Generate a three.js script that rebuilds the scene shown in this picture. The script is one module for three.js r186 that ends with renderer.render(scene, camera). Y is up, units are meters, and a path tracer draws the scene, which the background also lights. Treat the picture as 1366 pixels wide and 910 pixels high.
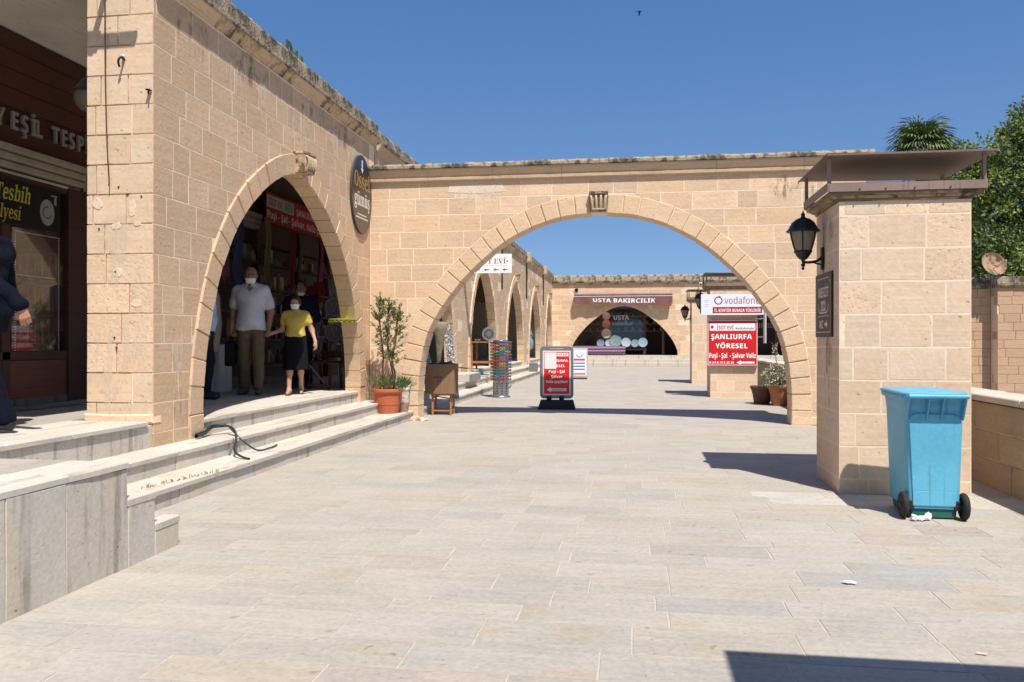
import * as THREE from 'three';
import { mergeGeometries } from 'three/addons/utils/BufferGeometryUtils.js';
import { RoundedBoxGeometry } from 'three/addons/geometries/RoundedBoxGeometry.js';
import { FontLoader } from 'three/addons/loaders/FontLoader.js';
import { TextGeometry } from 'three/addons/geometries/TextGeometry.js';

// ---------------------------------------------------------------- camera, sky, sun, exposure
const scene = new THREE.Scene();
const camera = new THREE.PerspectiveCamera(44.87, 1024 / 682, 0.05, 600);
camera.position.set(0, 1.25, 0);
camera.rotation.y = Math.atan(164 / 1102);
const renderer = new THREE.WebGLRenderer({ antialias: true });
renderer.setSize(1024, 682);
renderer.toneMapping = THREE.LinearToneMapping;
renderer.toneMappingExposure = 1.42;
renderer.shadowMap.enabled = true;
renderer.shadowMap.type = THREE.PCFSoftShadowMap;

const SUN = new THREE.Vector3(0.285, 1, 0.50).normalize();          // towards the sun: right, up, behind the camera
{ // clear summer sky: deep blue overhead, pale at the horizon, brighter round the sun
  const W = 512, H = 256, data = new Float32Array(W * H * 4);
  const zen = [0.035, 0.10, 0.29], mid = [0.052, 0.149, 0.372], hor = [0.32, 0.525, 0.80], low = [0.30, 0.27, 0.22];
  for (let j = 0; j < H; j++) for (let i = 0; i < W; i++) {
    const el = ((j + 0.5) / H - 0.5) * Math.PI, az = ((i + 0.5) / W - 0.5) * 2 * Math.PI;
    const d = new THREE.Vector3(Math.cos(az) * Math.cos(el), Math.sin(el), Math.sin(az) * Math.cos(el));
    const k = (j * W + i) * 4, y = Math.max(0, d.y);
    const a = Math.exp(-y / 0.16), b = Math.min(1, Math.max(0, (y - 0.25) / 0.6));
    const glow = 0.28 * Math.pow(Math.max(0, d.dot(SUN)), 5);
    for (let c = 0; c < 3; c++) {
      let v = mid[c] * (1 - b) + zen[c] * b; v = v * (1 - a) + hor[c] * a;
      v += glow * [0.9, 0.95, 1][c];
      if (d.y < 0) v = hor[c] + (low[c] - hor[c]) * Math.min(1, -d.y * 12);
      data[k + c] = v * 0.86;
    }
    data[k + 3] = 1;
  }
  const sky = new THREE.DataTexture(data, W, H, THREE.RGBAFormat, THREE.FloatType);
  sky.mapping = THREE.EquirectangularReflectionMapping; sky.magFilter = THREE.LinearFilter; sky.minFilter = THREE.LinearFilter;
  sky.wrapS = THREE.RepeatWrapping; sky.needsUpdate = true;
  scene.background = sky; scene.environment = sky;
}
const sun = new THREE.DirectionalLight(new THREE.Color(1, 0.945, 0.86), 4.2);
sun.position.set(0, 0, -12).addScaledVector(SUN, 60); sun.target.position.set(0, 0, -12);
sun.castShadow = true; sun.shadow.mapSize.set(4096, 4096); sun.shadow.bias = -0.0004; sun.shadow.normalBias = 0.01;
Object.assign(sun.shadow.camera, { left: -32, right: 32, top: 34, bottom: -34, near: 1, far: 140 });
scene.add(sun, sun.target);

// ---------------------------------------------------------------- naming, random numbers, small helpers
function rngOf(seed) { let s = seed >>> 0; return () => { s = (s + 0x6d2b79f5) | 0; let t = Math.imul(s ^ (s >>> 15), 1 | s); t = (t + Math.imul(t ^ (t >>> 7), 61 | t)) ^ t; return ((t ^ (t >>> 14)) >>> 0) / 4294967296; }; }
const used = {};
function numbered(name) { const n = used[name] = (used[name] ?? -1) + 1; return n ? name + '_' + String(n).padStart(3, '0') : name; }
const V3 = (x, y, z) => new THREE.Vector3(x, y, z);
const col = (r, g, b) => new THREE.Color().setRGB(r, g, b);
function thing(name, label, category, [x, y, z] = [0, 0, 0], turn = 0, group) {
  const o = new THREE.Group(); o.name = numbered(name); scene.add(o);
  o.position.set(x, y, z); o.rotation.y = turn; o.userData = { kind: 'thing', label, category };
  if (group) o.userData.group = group;
  return o;
}
function struct(name, label, [x, y, z] = [0, 0, 0], turn = 0) {
  const o = new THREE.Group(); o.name = numbered(name); scene.add(o); o.position.set(x, y, z); o.rotation.y = turn;
  o.userData = { kind: 'structure' }; if (label) o.userData.label = label;
  return o;
}
function part(name, geo, mat, parent, pos, rot) {
  const m = new THREE.Mesh(Array.isArray(geo) ? merge(geo) : geo, mat); m.name = name; parent.add(m);
  if (pos) m.position.set(...pos);
  if (rot) m.rotation.set(...rot);
  return m;
}
function soloThing(name, label, category, geo, mat, pos, turn = 0, group) {
  const m = part(numbered(name), geo, mat, scene, pos, [0, turn, 0]); m.userData = { label, category }; if (group) m.userData.group = group; return m;
}
function copyOf(o, pos, turn, label, group) {
  const c = o.clone(); c.name = numbered(o.name.replace(/_\d\d\d$/, '')); c.userData = { ...o.userData, label };
  if (group) c.userData.group = group;
  c.position.set(...pos); c.rotation.y = turn; scene.add(c); return c;
}
function merge(list) {
  return mergeGeometries(list.map((g) => { const q = g.index ? g.toNonIndexed() : g; for (const k of Object.keys(q.attributes)) if (!['position', 'normal', 'uv', 'color'].includes(k)) q.deleteAttribute(k); return q; }));
}
const move = (g, x = 0, y = 0, z = 0) => g.translate(x, y, z);
function box(w, h, d, x = 0, y = 0, z = 0, r = 0.006) {
  r = Math.min(r, w / 2.2, h / 2.2, d / 2.2);
  const g = r > 0.0004 ? new RoundedBoxGeometry(w, h, d, 1, r) : new THREE.BoxGeometry(w, h, d);
  boxUV(g); return g.translate(x, y, z);
}
function boxUV(g) { // uv in metres from the dominant axis of each normal
  const p = g.attributes.position, n = g.attributes.normal, uv = new Float32Array(p.count * 2);
  for (let i = 0; i < p.count; i++) {
    const ax = Math.abs(n.getX(i)), ay = Math.abs(n.getY(i)), az = Math.abs(n.getZ(i));
    if (ax >= ay && ax >= az) { uv[i * 2] = p.getZ(i); uv[i * 2 + 1] = p.getY(i); }
    else if (ay >= az) { uv[i * 2] = p.getX(i); uv[i * 2 + 1] = p.getZ(i); }
    else { uv[i * 2] = p.getX(i); uv[i * 2 + 1] = p.getY(i); }
  }
  g.setAttribute('uv', new THREE.BufferAttribute(uv, 2)); return g;
}
function shiftUV(g, u, v) { const a = g.attributes.uv; for (let i = 0; i < a.count; i++) a.setXY(i, a.getX(i) + u, a.getY(i) + v); return g; }
function tube(points, r, seg = 24, rad = 8, closed = false) {
  return new THREE.TubeGeometry(new THREE.CatmullRomCurve3(points.map((p) => V3(...p)), closed), seg, r, rad, closed);
}
function rod(a, b, r, r2 = r, n = 8) {
  const A = V3(...a), B = V3(...b), d = B.clone().sub(A), g = new THREE.CylinderGeometry(r2, r, d.length(), n);
  g.applyQuaternion(new THREE.Quaternion().setFromUnitVectors(V3(0, 1, 0), d.normalize()));
  return g.translate((A.x + B.x) / 2, (A.y + B.y) / 2, (A.z + B.z) / 2);
}
function bar(a, b, w, t, up = [0, 1, 0]) { // a rectangular bar from a to b
  const A = V3(...a), B = V3(...b), z = B.clone().sub(A), L = z.length(); z.normalize();
  const x = V3(...up).cross(z).normalize(), y = z.clone().cross(x);
  const g = box(w, t, L, 0, 0, 0, 0.004); g.applyMatrix4(new THREE.Matrix4().makeBasis(x, y, z));
  return g.translate((A.x + B.x) / 2, (A.y + B.y) / 2, (A.z + B.z) / 2);
}
const lathe = (pts, n = 24) => new THREE.LatheGeometry(pts.map(([r, y]) => new THREE.Vector2(r, y)), n);
function polyShape(pts) { const s = new THREE.Shape(); pts.forEach(([x, y], i) => (i ? s.lineTo(x, y) : s.moveTo(x, y))); s.closePath(); return s; }
function extrude(pts, depth, bevel = 0) {
  return new THREE.ExtrudeGeometry(polyShape(pts), { depth: depth - 2 * bevel, bevelEnabled: bevel > 0, bevelSize: bevel, bevelThickness: bevel, bevelOffset: -bevel, bevelSegments: 1, curveSegments: 8 }).translate(0, 0, bevel);
}

// ---------------------------------------------------------------- tileable noise and textures
function lattice(n, seed) { const r = rngOf(seed), a = new Float32Array(n * n); for (let i = 0; i < n * n; i++) a[i] = r() * 2 - 1; return a; }
function fbm(size, fx, fy, oct, seed, gain = 0.5) {
  const out = new Float32Array(size * size); let amp = 1, tot = 0;
  for (let o = 0; o < oct; o++) {
    const nx = fx << o, ny = fy << o, N = Math.max(nx, ny), L = lattice(N, seed + o * 17);
    for (let y = 0; y < size; y++) {
      const v = (y / size) * ny, j = Math.floor(v), q = v - j, sy = q * q * (3 - 2 * q), j0 = (j % ny) * N, j1 = ((j + 1) % ny) * N;
      for (let x = 0; x < size; x++) {
        const u = (x / size) * nx, i = Math.floor(u), p = u - i, sx = p * p * (3 - 2 * p), i0 = i % nx, i1 = (i + 1) % nx;
        const a = L[j0 + i0] + (L[j0 + i1] - L[j0 + i0]) * sx, b = L[j1 + i0] + (L[j1 + i1] - L[j1 + i0]) * sx;
        out[y * size + x] += (a + (b - a) * sy) * amp;
      }
    }
    tot += amp; amp *= gain;
  }
  for (let i = 0; i < out.length; i++) out[i] /= tot * 0.62;
  return out;
}
function dots(size, n, rMin, rMax, seed) { // scattered small pits with uneven outlines
  const r = rngOf(seed), out = new Float32Array(size * size);
  for (let k = 0; k < n; k++) {
    const cx = r() * size, cy = r() * size, R = rMin + (rMax - rMin) * Math.pow(r(), 3), e = 0.6 + r() * 0.8, a = r() * 6.28, p1 = r() * 6.28, B = Math.ceil(R * 1.9), ca = Math.cos(a), sa = Math.sin(a), deep = 0.5 + 0.5 * r();
    for (let y = -B; y <= B; y++) for (let x = -B; x <= B; x++) { const u = (x * ca + y * sa) * e, v = (y * ca - x * sa) / e, q = Math.hypot(u, v) / (R * (1 + 0.28 * Math.sin(Math.atan2(v, u) * 3 + p1))); const i = ((Math.floor(cy + y) + size) % size) * size + ((Math.floor(cx + x) + size) % size); out[i] = Math.max(out[i], deep * (1 - smooth(0.55, 1.15, q))); }
  }
  return out;
}
const toByte = (v) => Math.max(0, Math.min(255, Math.round(v * 255)));
const enc = (v) => (v <= 0.0031308 ? v * 12.92 : 1.055 * Math.pow(v, 1 / 2.4) - 0.055);
function texture(size, metres, fn, srgb = true) { // fn(i) -> [r,g,b] linear
  const d = new Uint8Array(size * size * 4);
  for (let i = 0; i < size * size; i++) { const c = fn(i); for (let k = 0; k < 3; k++) d[i * 4 + k] = toByte(srgb ? enc(Math.max(0, Math.min(1, c[k]))) : c[k]); d[i * 4 + 3] = 255; }
  const t = new THREE.DataTexture(d, size, size); t.wrapS = t.wrapT = THREE.RepeatWrapping; t.magFilter = THREE.LinearFilter; t.minFilter = THREE.LinearMipmapLinearFilter; t.generateMipmaps = true;
  if (srgb) t.colorSpace = THREE.SRGBColorSpace;
  t.repeat.set(1 / metres, 1 / metres); t.needsUpdate = true; return t;
}
const smooth = (a, b, x) => { const t = Math.max(0, Math.min(1, (x - a) / (b - a))); return t * t * (3 - 2 * t); };
const mat = (o) => new THREE.MeshStandardMaterial({ roughness: 0.85, metalness: 0, ...o });

// limestone of the walls: mottled, grainy, pitted, with pale lime patches
const TS = {};
{
  const S = 1024, lo = fbm(S, 3, 3, 4, 11), tool = fbm(S, 5, 90, 3, 12), fine = fbm(S, 90, 90, 3, 13), pit = dots(S, 330, 1.0, 5.5, 14), pock = dots(S, 5200, 1.2, 5, 19), pale = fbm(S, 4, 5, 5, 15), vein = fbm(S, 6, 14, 4, 16);
  const hole = (i) => pit[i];
  TS.stone = texture(S, 2.2, (i) => {
    const v = 0.90 + 0.07 * lo[i] + 0.04 * tool[i] + 0.055 * fine[i] - 0.40 * hole(i);
    const p = smooth(0.25, 0.9, pale[i]) * 0.5, o = smooth(0.1, 0.8, vein[i]) * 0.22;
    return [v * (1 + 0.10 * p), v * (1 + 0.20 * p - 0.10 * o), v * (1 + 0.34 * p - 0.26 * o)];
  });
  TS.stoneBump = texture(S, 2.2, (i) => { const v = 0.6 + 0.10 * tool[i] + 0.16 * fine[i] + 0.06 * lo[i] - 0.5 * hole(i); return [v, v, v]; }, false);
  TS.rough = texture(S, 2.2, (i) => {
    const h = pock[i], v = 0.93 + 0.09 * lo[i] + 0.07 * fine[i] - 0.22 * h;
    const p = smooth(0.0, 0.8, pale[i]) * 0.6; return [v * (1 + 0.06 * p), v * (1 + 0.16 * p), v * (1 + 0.28 * p)];
  });
  TS.roughBump = texture(S, 2.2, (i) => { const v = 0.6 + 0.2 * fine[i] - 0.45 * pock[i]; return [v, v, v]; }, false);
}
{ // paving: worn limestone flags with ochre and grey blotches, scuffs along the length
  const S = 1024, lo = fbm(S, 3, 4, 4, 31), fine = fbm(S, 110, 110, 2, 32), scuff = fbm(S, 7, 60, 4, 33), och = fbm(S, 4, 7, 5, 34), gr = fbm(S, 5, 6, 5, 35), pit = dots(S, 900, 0.8, 3.5, 36), spot = dots(S, 60, 2.5, 12, 37);
  TS.pave = texture(S, 1.9, (i) => {
    const v = 0.88 + 0.075 * lo[i] + 0.065 * fine[i] + 0.045 * scuff[i] - 0.24 * pit[i] - 0.30 * spot[i];
    const o = smooth(0.45, 1.1, och[i]) * 0.5, g = smooth(0.3, 0.9, gr[i]) * 0.5;
    return [v * (1 + 0.03 * o - 0.09 * g), v * (1 - 0.10 * o - 0.045 * g), v * (1 - 0.32 * o)];
  });
  TS.paveBump = texture(S, 1.9, (i) => { const v = 0.55 + 0.15 * fine[i] + 0.12 * scuff[i] + 0.1 * lo[i] - 0.4 * pit[i]; return [v, v, v]; }, false);
}
{ // step stone: pale grey travertine with upright streaks of grime, chips and small dark holes
  const S = 1024, lo = fbm(S, 4, 3, 4, 51), fine = fbm(S, 100, 100, 2, 52), run = fbm(S, 26, 2, 4, 53), och = fbm(S, 8, 2, 4, 54), pit = dots(S, 620, 0.8, 5.5, 55), patch = fbm(S, 5, 4, 4, 56);
  TS.step = texture(S, 1.6, (i) => {
    const dark = smooth(0.35, 1.2, run[i] + 0.5 * patch[i]) * 0.34, o = smooth(0.2, 0.9, och[i]) * 0.55;
    const v = 0.90 + 0.06 * lo[i] + 0.06 * fine[i] - dark - 0.6 * pit[i] * smooth(-0.4, 0.6, patch[i]);
    return [v * (1 + 0.03 * o), v * (1 - 0.06 * o), v * (1 - 0.24 * o)];
  });
  TS.stepBump = texture(S, 1.6, (i) => { const v = 0.6 + 0.13 * fine[i] - 0.5 * pit[i]; return [v, v, v]; }, false);
}
{ // weathered coping: grey stone with black lichen crust and pale worn spots
  const S = 512, lo = fbm(S, 4, 4, 4, 71), fine = fbm(S, 70, 70, 2, 72), li = fbm(S, 9, 7, 5, 73, 0.65), run = fbm(S, 24, 3, 3, 74), yel = fbm(S, 8, 8, 4, 75);
  TS.lichen = texture(S, 1.3, (i) => {
    const l = smooth(-0.25, 0.8, li[i] + 0.3 * run[i]), y = smooth(0.45, 0.9, yel[i]) * 0.4, v = 0.92 + 0.1 * lo[i] + 0.12 * fine[i];
    const k = v * (1 - 0.78 * l); return [k * (1.0 + 0.05 * y), k * (0.97), k * (0.92 - 0.3 * y)];
  });
  TS.lichenBump = texture(S, 1.3, (i) => { const v = 0.5 + 0.2 * fine[i] + 0.25 * li[i]; return [v, v, v]; }, false);
}
{ // timber: dark red-brown, grain along u
  const S = 512, g = fbm(S, 3, 60, 4, 91), lo = fbm(S, 3, 3, 3, 92);
  TS.wood = texture(S, 1.0, (i) => { const v = 0.8 + 0.22 * g[i] + 0.12 * lo[i]; return [v, v * 0.97, v * 0.94]; });
}
{ // general wear for paint, plastic, metal
  const S = 512, lo = fbm(S, 4, 4, 5, 111), fine = fbm(S, 64, 64, 2, 112), scr = fbm(S, 60, 4, 3, 113);
  TS.wear = texture(S, 1.0, (i) => { const v = 0.92 + 0.09 * lo[i] + 0.045 * fine[i] - 0.20 * smooth(0.55, 1.1, scr[i] + 0.4 * lo[i]); return [v, v, v]; });
  const S2 = 256, w1 = fbm(S2, 90, 90, 1, 121), w2 = fbm(S2, 4, 5, 4, 122);
  TS.cloth = texture(S2, 0.5, (i) => { const v = 0.93 + 0.09 * w1[i] + 0.06 * w2[i]; return [v, v, v]; });
  TS.clothBump = texture(S2, 0.5, (i) => { const v = 0.5 + 0.2 * w1[i] + 0.4 * w2[i]; return [v, v, v]; }, false);
}
function canvasTex(w, h, draw) {
  const c = document.createElement('canvas'); c.width = w; c.height = h; const g = c.getContext('2d'); draw(g, w, h);
  const t = new THREE.CanvasTexture(c); t.colorSpace = THREE.SRGBColorSpace; t.anisotropy = 8; return t;
}
// families of alike stones: same grain, slightly different tone
function family(map, bump, scale, base, spread, n, seed, extra = {}) {
  const r = rngOf(seed), list = [];
  for (let i = 0; i < n; i++) {
    const b = 1 + (r() * 2 - 1) * spread, w = (r() * 2 - 1) * spread * 0.6;
    list.push(mat({ map, bumpMap: bump, bumpScale: scale, color: col(base[0] * b, base[1] * b * (1 - w * 0.35), base[2] * b * (1 - w)), roughness: 0.9, ...extra }));
  }
  return list;
}
const WALL = family(TS.stone, TS.stoneBump, 0.004, [0.755, 0.54, 0.362], 0.10, 8, 201);
const WALL_L_SHADED = family(TS.stone, TS.stoneBump, 0.004, [0.635, 0.445, 0.285], 0.10, 8, 205);  // golden-brown stone of the left wall, darkened so its shade sits in the colour
const PIERROUGH = family(TS.rough, TS.roughBump, 0.004, [0.80, 0.585, 0.41], 0.06, 4, 207);
const PALE = family(TS.stone, TS.stoneBump, 0.003, [0.76, 0.575, 0.415], 0.075, 6, 206);
const RING = family(TS.stone, TS.stoneBump, 0.004, [0.79, 0.57, 0.375], 0.08, 6, 202);
const PAVE = family(TS.pave, TS.paveBump, 0.004, [0.440, 0.400, 0.346], 0.05, 9, 203);
PAVE.push(mat({ map: TS.pave, bumpMap: TS.paveBump, bumpScale: 0.004, color: col(0.45, 0.39, 0.31), roughness: 0.9 }), mat({ map: TS.pave, bumpMap: TS.paveBump, bumpScale: 0.004, color: col(0.45, 0.38, 0.325), roughness: 0.9 }), mat({ map: TS.pave, bumpMap: TS.paveBump, bumpScale: 0.004, color: col(0.415, 0.395, 0.36), roughness: 0.9 }));
const STEP = family(TS.step, TS.stepBump, 0.0022, [0.63, 0.575, 0.495], 0.06, 6, 204);
const M = {
  mortar: mat({ map: TS.stone, color: col(0.90, 0.72, 0.53), roughness: 0.95 }),
  groutPave: mat({ map: TS.pave, color: col(0.55, 0.50, 0.43), roughness: 0.95 }),
  lichen: mat({ map: TS.lichen, bumpMap: TS.lichenBump, bumpScale: 0.012, color: col(0.40, 0.33, 0.245), roughness: 0.95 }),
  cornice: mat({ map: TS.stone, bumpMap: TS.stoneBump, bumpScale: 0.008, color: col(0.64, 0.47, 0.31), roughness: 0.9 }),
  corniceStain: mat({ map: TS.lichen, bumpMap: TS.lichenBump, bumpScale: 0.008, color: col(0.60, 0.45, 0.30), roughness: 0.95 }),
  plaster: mat({ map: TS.stone, color: col(0.50, 0.44, 0.36), roughness: 0.95 }),
  black: mat({ color: col(0.012, 0.012, 0.013), roughness: 0.55 }),
  iron: mat({ color: col(0.012, 0.013, 0.015), roughness: 0.42, metalness: 0.3 }),
  steel: mat({ map: TS.wear, color: col(0.50, 0.51, 0.53), roughness: 0.32, metalness: 0.9 }),
  alu: mat({ map: TS.wear, color: col(0.34, 0.35, 0.37), roughness: 0.4, metalness: 0.7 }),
  darkWood: mat({ map: TS.wood, color: col(0.055, 0.018, 0.011), roughness: 0.6 }),
  redWood: mat({ map: TS.wood, color: col(0.13, 0.035, 0.018), roughness: 0.55 }),
  oakWood: mat({ map: TS.wood, color: col(0.44, 0.21, 0.075), roughness: 0.6 }),
  glass: new THREE.MeshPhysicalMaterial({ color: 0xffffff, roughness: 0.03, transmission: 1, thickness: 0, ior: 1.45 }),
  white: mat({ map: TS.wear, color: col(0.78, 0.78, 0.77), roughness: 0.7 }),
  terracotta: mat({ map: TS.wear, color: col(0.50, 0.135, 0.055), roughness: 0.75 }),
  soil: mat({ map: TS.rough, color: col(0.06, 0.04, 0.025), roughness: 1 }),
};
// ---------------------------------------------------------------- masonry: every stone a bevelled prism of its own
function inset(poly, d) {
  const n = poly.length, out = [];
  for (let i = 0; i < n; i++) {
    const a = poly[(i + n - 1) % n], b = poly[i], c = poly[(i + 1) % n];
    let e1 = [b[0] - a[0], b[1] - a[1]], e2 = [c[0] - b[0], c[1] - b[1]];
    const l1 = Math.hypot(...e1) || 1, l2 = Math.hypot(...e2) || 1; e1 = [e1[0] / l1, e1[1] / l1]; e2 = [e2[0] / l2, e2[1] / l2];
    let nx = -e1[1] - e2[1], ny = e1[0] + e2[0]; const L = Math.hypot(nx, ny) || 1; nx /= L; ny /= L;
    const cosA = Math.max(0.5, nx * -e1[1] + ny * e1[0]); out.push([b[0] + (nx * d) / cosA, b[1] + (ny * d) / cosA]);
  }
  return out;
}
// a stone: counter-clockwise outline in the wall's face plane, from z0 (inside the wall) to z1 (its face)
function stoneGeo(poly, z0, z1, bevel, rnd, wobble = 0.002) {
  const P = [];
  for (let i = 0; i < poly.length; i++) {
    const a = poly[i], b = poly[(i + 1) % poly.length], L = Math.hypot(b[0] - a[0], b[1] - a[1]);
    const w = () => (rnd() * 2 - 1) * wobble;
    P.push([a[0] + w(), a[1] + w()]);
    if (L > 0.16) P.push([(a[0] + b[0]) / 2 + w(), (a[1] + b[1]) / 2 + w()]);
  }
  const F = inset(P, bevel), n = P.length, pos = [], uv = [], ou = rnd() * 7, ov = rnd() * 7;
  const put = (q, z, u, v) => { pos.push(q[0], q[1], z); uv.push(u, v); };
  const tilt = [(rnd() * 2 - 1) * 0.0016, (rnd() * 2 - 1) * 0.0016], cx = P[0][0], cy = P[0][1];
  const zf = (q) => z1 + (q[0] - cx) * tilt[0] + (q[1] - cy) * tilt[1];
  for (const [a, b, c] of THREE.ShapeUtils.triangulateShape(F.map((q) => new THREE.Vector2(...q)), [])) for (const k of [a, b, c]) put(F[k], zf(F[k]), F[k][0] + ou, F[k][1] + ov);
  for (let i = 0; i < n; i++) {
    const j = (i + 1) % n, a = P[i], b = P[j], fa = F[i], fb = F[j], za = zf(fa) - bevel, zb = zf(fb) - bevel;
    put(a, za, a[0] + ou, a[1] + ov); put(b, zb, b[0] + ou, b[1] + ov); put(fb, zf(fb), fb[0] + ou, fb[1] + ov);
    put(a, za, a[0] + ou, a[1] + ov); put(fb, zf(fb), fb[0] + ou, fb[1] + ov); put(fa, zf(fa), fa[0] + ou, fa[1] + ov);
    const horiz = Math.abs(b[0] - a[0]) > Math.abs(b[1] - a[1]), s = (q, z) => (horiz ? [q[0] + ou, z + ov] : [z + ou, q[1] + ov]);
    put(a, z0, ...s(a, z0)); put(b, z0, ...s(b, z0)); put(b, zb, ...s(b, zb));
    put(a, z0, ...s(a, z0)); put(b, zb, ...s(b, zb)); put(a, za, ...s(a, za));
  }
  const g = new THREE.BufferGeometry();
  g.setAttribute('position', new THREE.Float32BufferAttribute(pos, 3)); g.setAttribute('uv', new THREE.Float32BufferAttribute(uv, 2));
  g.computeVertexNormals(); return g;
}
// an arch from a table of [height, half width]; curve from the left foot over the crown to the right foot
function arch(cx, table, ring) {
  const half = table.map(([y, w]) => new THREE.Vector2(w, y));
  const spl = new THREE.SplineCurve(half), R = spl.getSpacedPoints(60);
  const inner = [...R.map((p) => [cx - p.x, p.y]), ...R.slice(0, -1).reverse().map((p) => [cx + p.x, p.y])];
  const outerR = R.map((p, i) => {
    const a = R[Math.max(0, i - 1)], b = R[Math.min(60, i + 1)], t = b.clone().sub(a).normalize();
    const nrm = i === 60 ? new THREE.Vector2(0, 1) : new THREE.Vector2(t.y, -t.x); return new THREE.Vector2(Math.max(0, p.x + nrm.x * ring), p.y + nrm.y * ring);
  });
  const outer = [...outerR.map((p) => [cx - p.x, p.y]), ...outerR.slice(0, -1).reverse().map((p) => [cx + p.x, p.y])];
  const apex = outerR[60].y, wmax = Math.max(...outerR.map((p) => p.x));
  const W = (y) => { // outer half width at height y
    if (y >= apex) return 0; if (y <= outerR[0].y) return outerR[0].x;
    for (let i = 0; i < 60; i++) if (outerR[i].y <= y && outerR[i + 1].y > y) { const t = (y - outerR[i].y) / (outerR[i + 1].y - outerR[i].y); return outerR[i].x + t * (outerR[i + 1].x - outerR[i].x); }
    return 0;
  };
  const Y = (x) => { // outer height at distance x from the middle
    x = Math.abs(x); if (x >= wmax) return -9;
    for (let i = 60; i > 0; i--) if (outerR[i].x <= x && outerR[i - 1].x > x) { const t = (x - outerR[i].x) / (outerR[i - 1].x - outerR[i].x); return outerR[i].y + t * (outerR[i - 1].y - outerR[i].y); }
    return apex;
  };
  return { cx, inner, outer, apex, wmax, W, Y, top: table.at(-1)[0], bottom: table[0][0], foot: table[0][1] };
}
function clipToArch(a, b, v0, v1, A, gap) {
  if (!A || b < A.cx - A.wmax - gap || a > A.cx + A.wmax + gap || v0 > A.apex + gap) return [[[a, v0], [b, v0], [b, v1], [a, v1]]];
  if (a < A.cx - 0.02 && b > A.cx + 0.02) {
    if (v1 < A.apex + 0.05) return [...clipToArch(a, A.cx, v0, v1, A, gap), ...clipToArch(A.cx, b, v0, v1, A, gap)];
    const bottom = []; for (let i = 0; i <= 8; i++) { const x = a + ((b - a) * i) / 8; bottom.push([x, Math.max(v0, A.Y(x - A.cx) + gap)]); }
    return [[...bottom, [b, v1], [a, v1]]];
  }
  const left = (a + b) / 2 < A.cx, lim = (y) => (left ? A.cx - A.W(y) - gap * 1.2 : A.cx + A.W(y) + gap * 1.2), MIN = 0.035;
  const ok = (y) => (left ? lim(y) > a + MIN : lim(y) < b - MIN);
  if (!ok(v1)) return [];
  let lo = v0; if (!ok(v0)) { let h = v1; for (let i = 0; i < 20; i++) { const m = (lo + h) / 2; if (ok(m)) h = m; else lo = m; } lo = h; }
  if (v1 - lo < 0.035) return [];
  const side = []; for (let i = 0; i <= 5; i++) { const y = lo + ((v1 - lo) * i) / 5; side.push([left ? Math.min(b, lim(y)) : Math.max(a, lim(y)), y]); }
  const keep = side.filter((p, i) => i === 0 || i === 5 || Math.abs(p[0] - side[i - 1][0]) > 1e-4 || Math.abs(p[0] - side[i + 1][0]) > 1e-4);
  const poly = left ? [[a, lo], ...keep, [a, v1]] : [[b, lo], [b, v1], ...keep.reverse()];
  return [poly.filter((p, i) => { const q = poly[(i + 1) % poly.length]; return Math.hypot(p[0] - q[0], p[1] - q[1]) > 0.002; })];
}
// courses of stones; place is the Matrix4 from the face plane to the parent
function courses(o, parent) {
  const rnd = rngOf(o.seed), gap = o.joint ?? 0.009, made = [], I = o.place;
  let v = o.phase; while (v > o.v0 + 0.001) v -= o.course; 
  for (; v < o.v1 - 0.02; v += o.course) {
    let a0 = Math.max(o.v0, v), b0 = Math.min(o.v1, v + o.course); if (b0 - a0 < 0.05) continue;
    let u = o.u0 - rnd() * o.lenMax * 0.5;
    while (u < o.u1 - 0.01) {
      let e = u + o.lenMin + rnd() * (o.lenMax - o.lenMin); if (o.u1 - e < o.lenMin * 0.6) e = o.u1;
      const a = Math.max(u, o.u0), b = Math.min(e, o.u1); u = e;
      if (b - a < 0.05) continue;
      let polys = [[a + gap / 2, b - gap / 2]];
      const list = []; let A = null; for (const q of o.arches ?? []) if (b > q.cx - q.wmax - 0.02 && a < q.cx + q.wmax + 0.02) A = q;
      for (const [pa, pb] of polys) list.push(...clipToArch(pa, pb, a0 + gap / 2, b0 - gap / 2, A, gap * 0.6));
      for (const poly of list) {
        if (poly.length < 3 || (o.skip && o.skip(poly))) continue;
        const g = stoneGeo(poly, o.depth ?? -0.04, (o.out ?? 0) + (rnd() - 0.5) * (o.uneven ?? 0.004), o.bevel ?? 0.004, rnd, o.wobble ?? 0.0025);
        if (I) g.applyMatrix4(I);
        made.push([g, o.pick ? o.pick(poly, rnd) : o.mats[Math.floor(rnd() * o.mats.length)]]);
      }
    }
  }
  return made;
}
function addStones(made, parent, name = 'stone') { for (const [g, m] of made) part(name, g, m, parent); }
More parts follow.
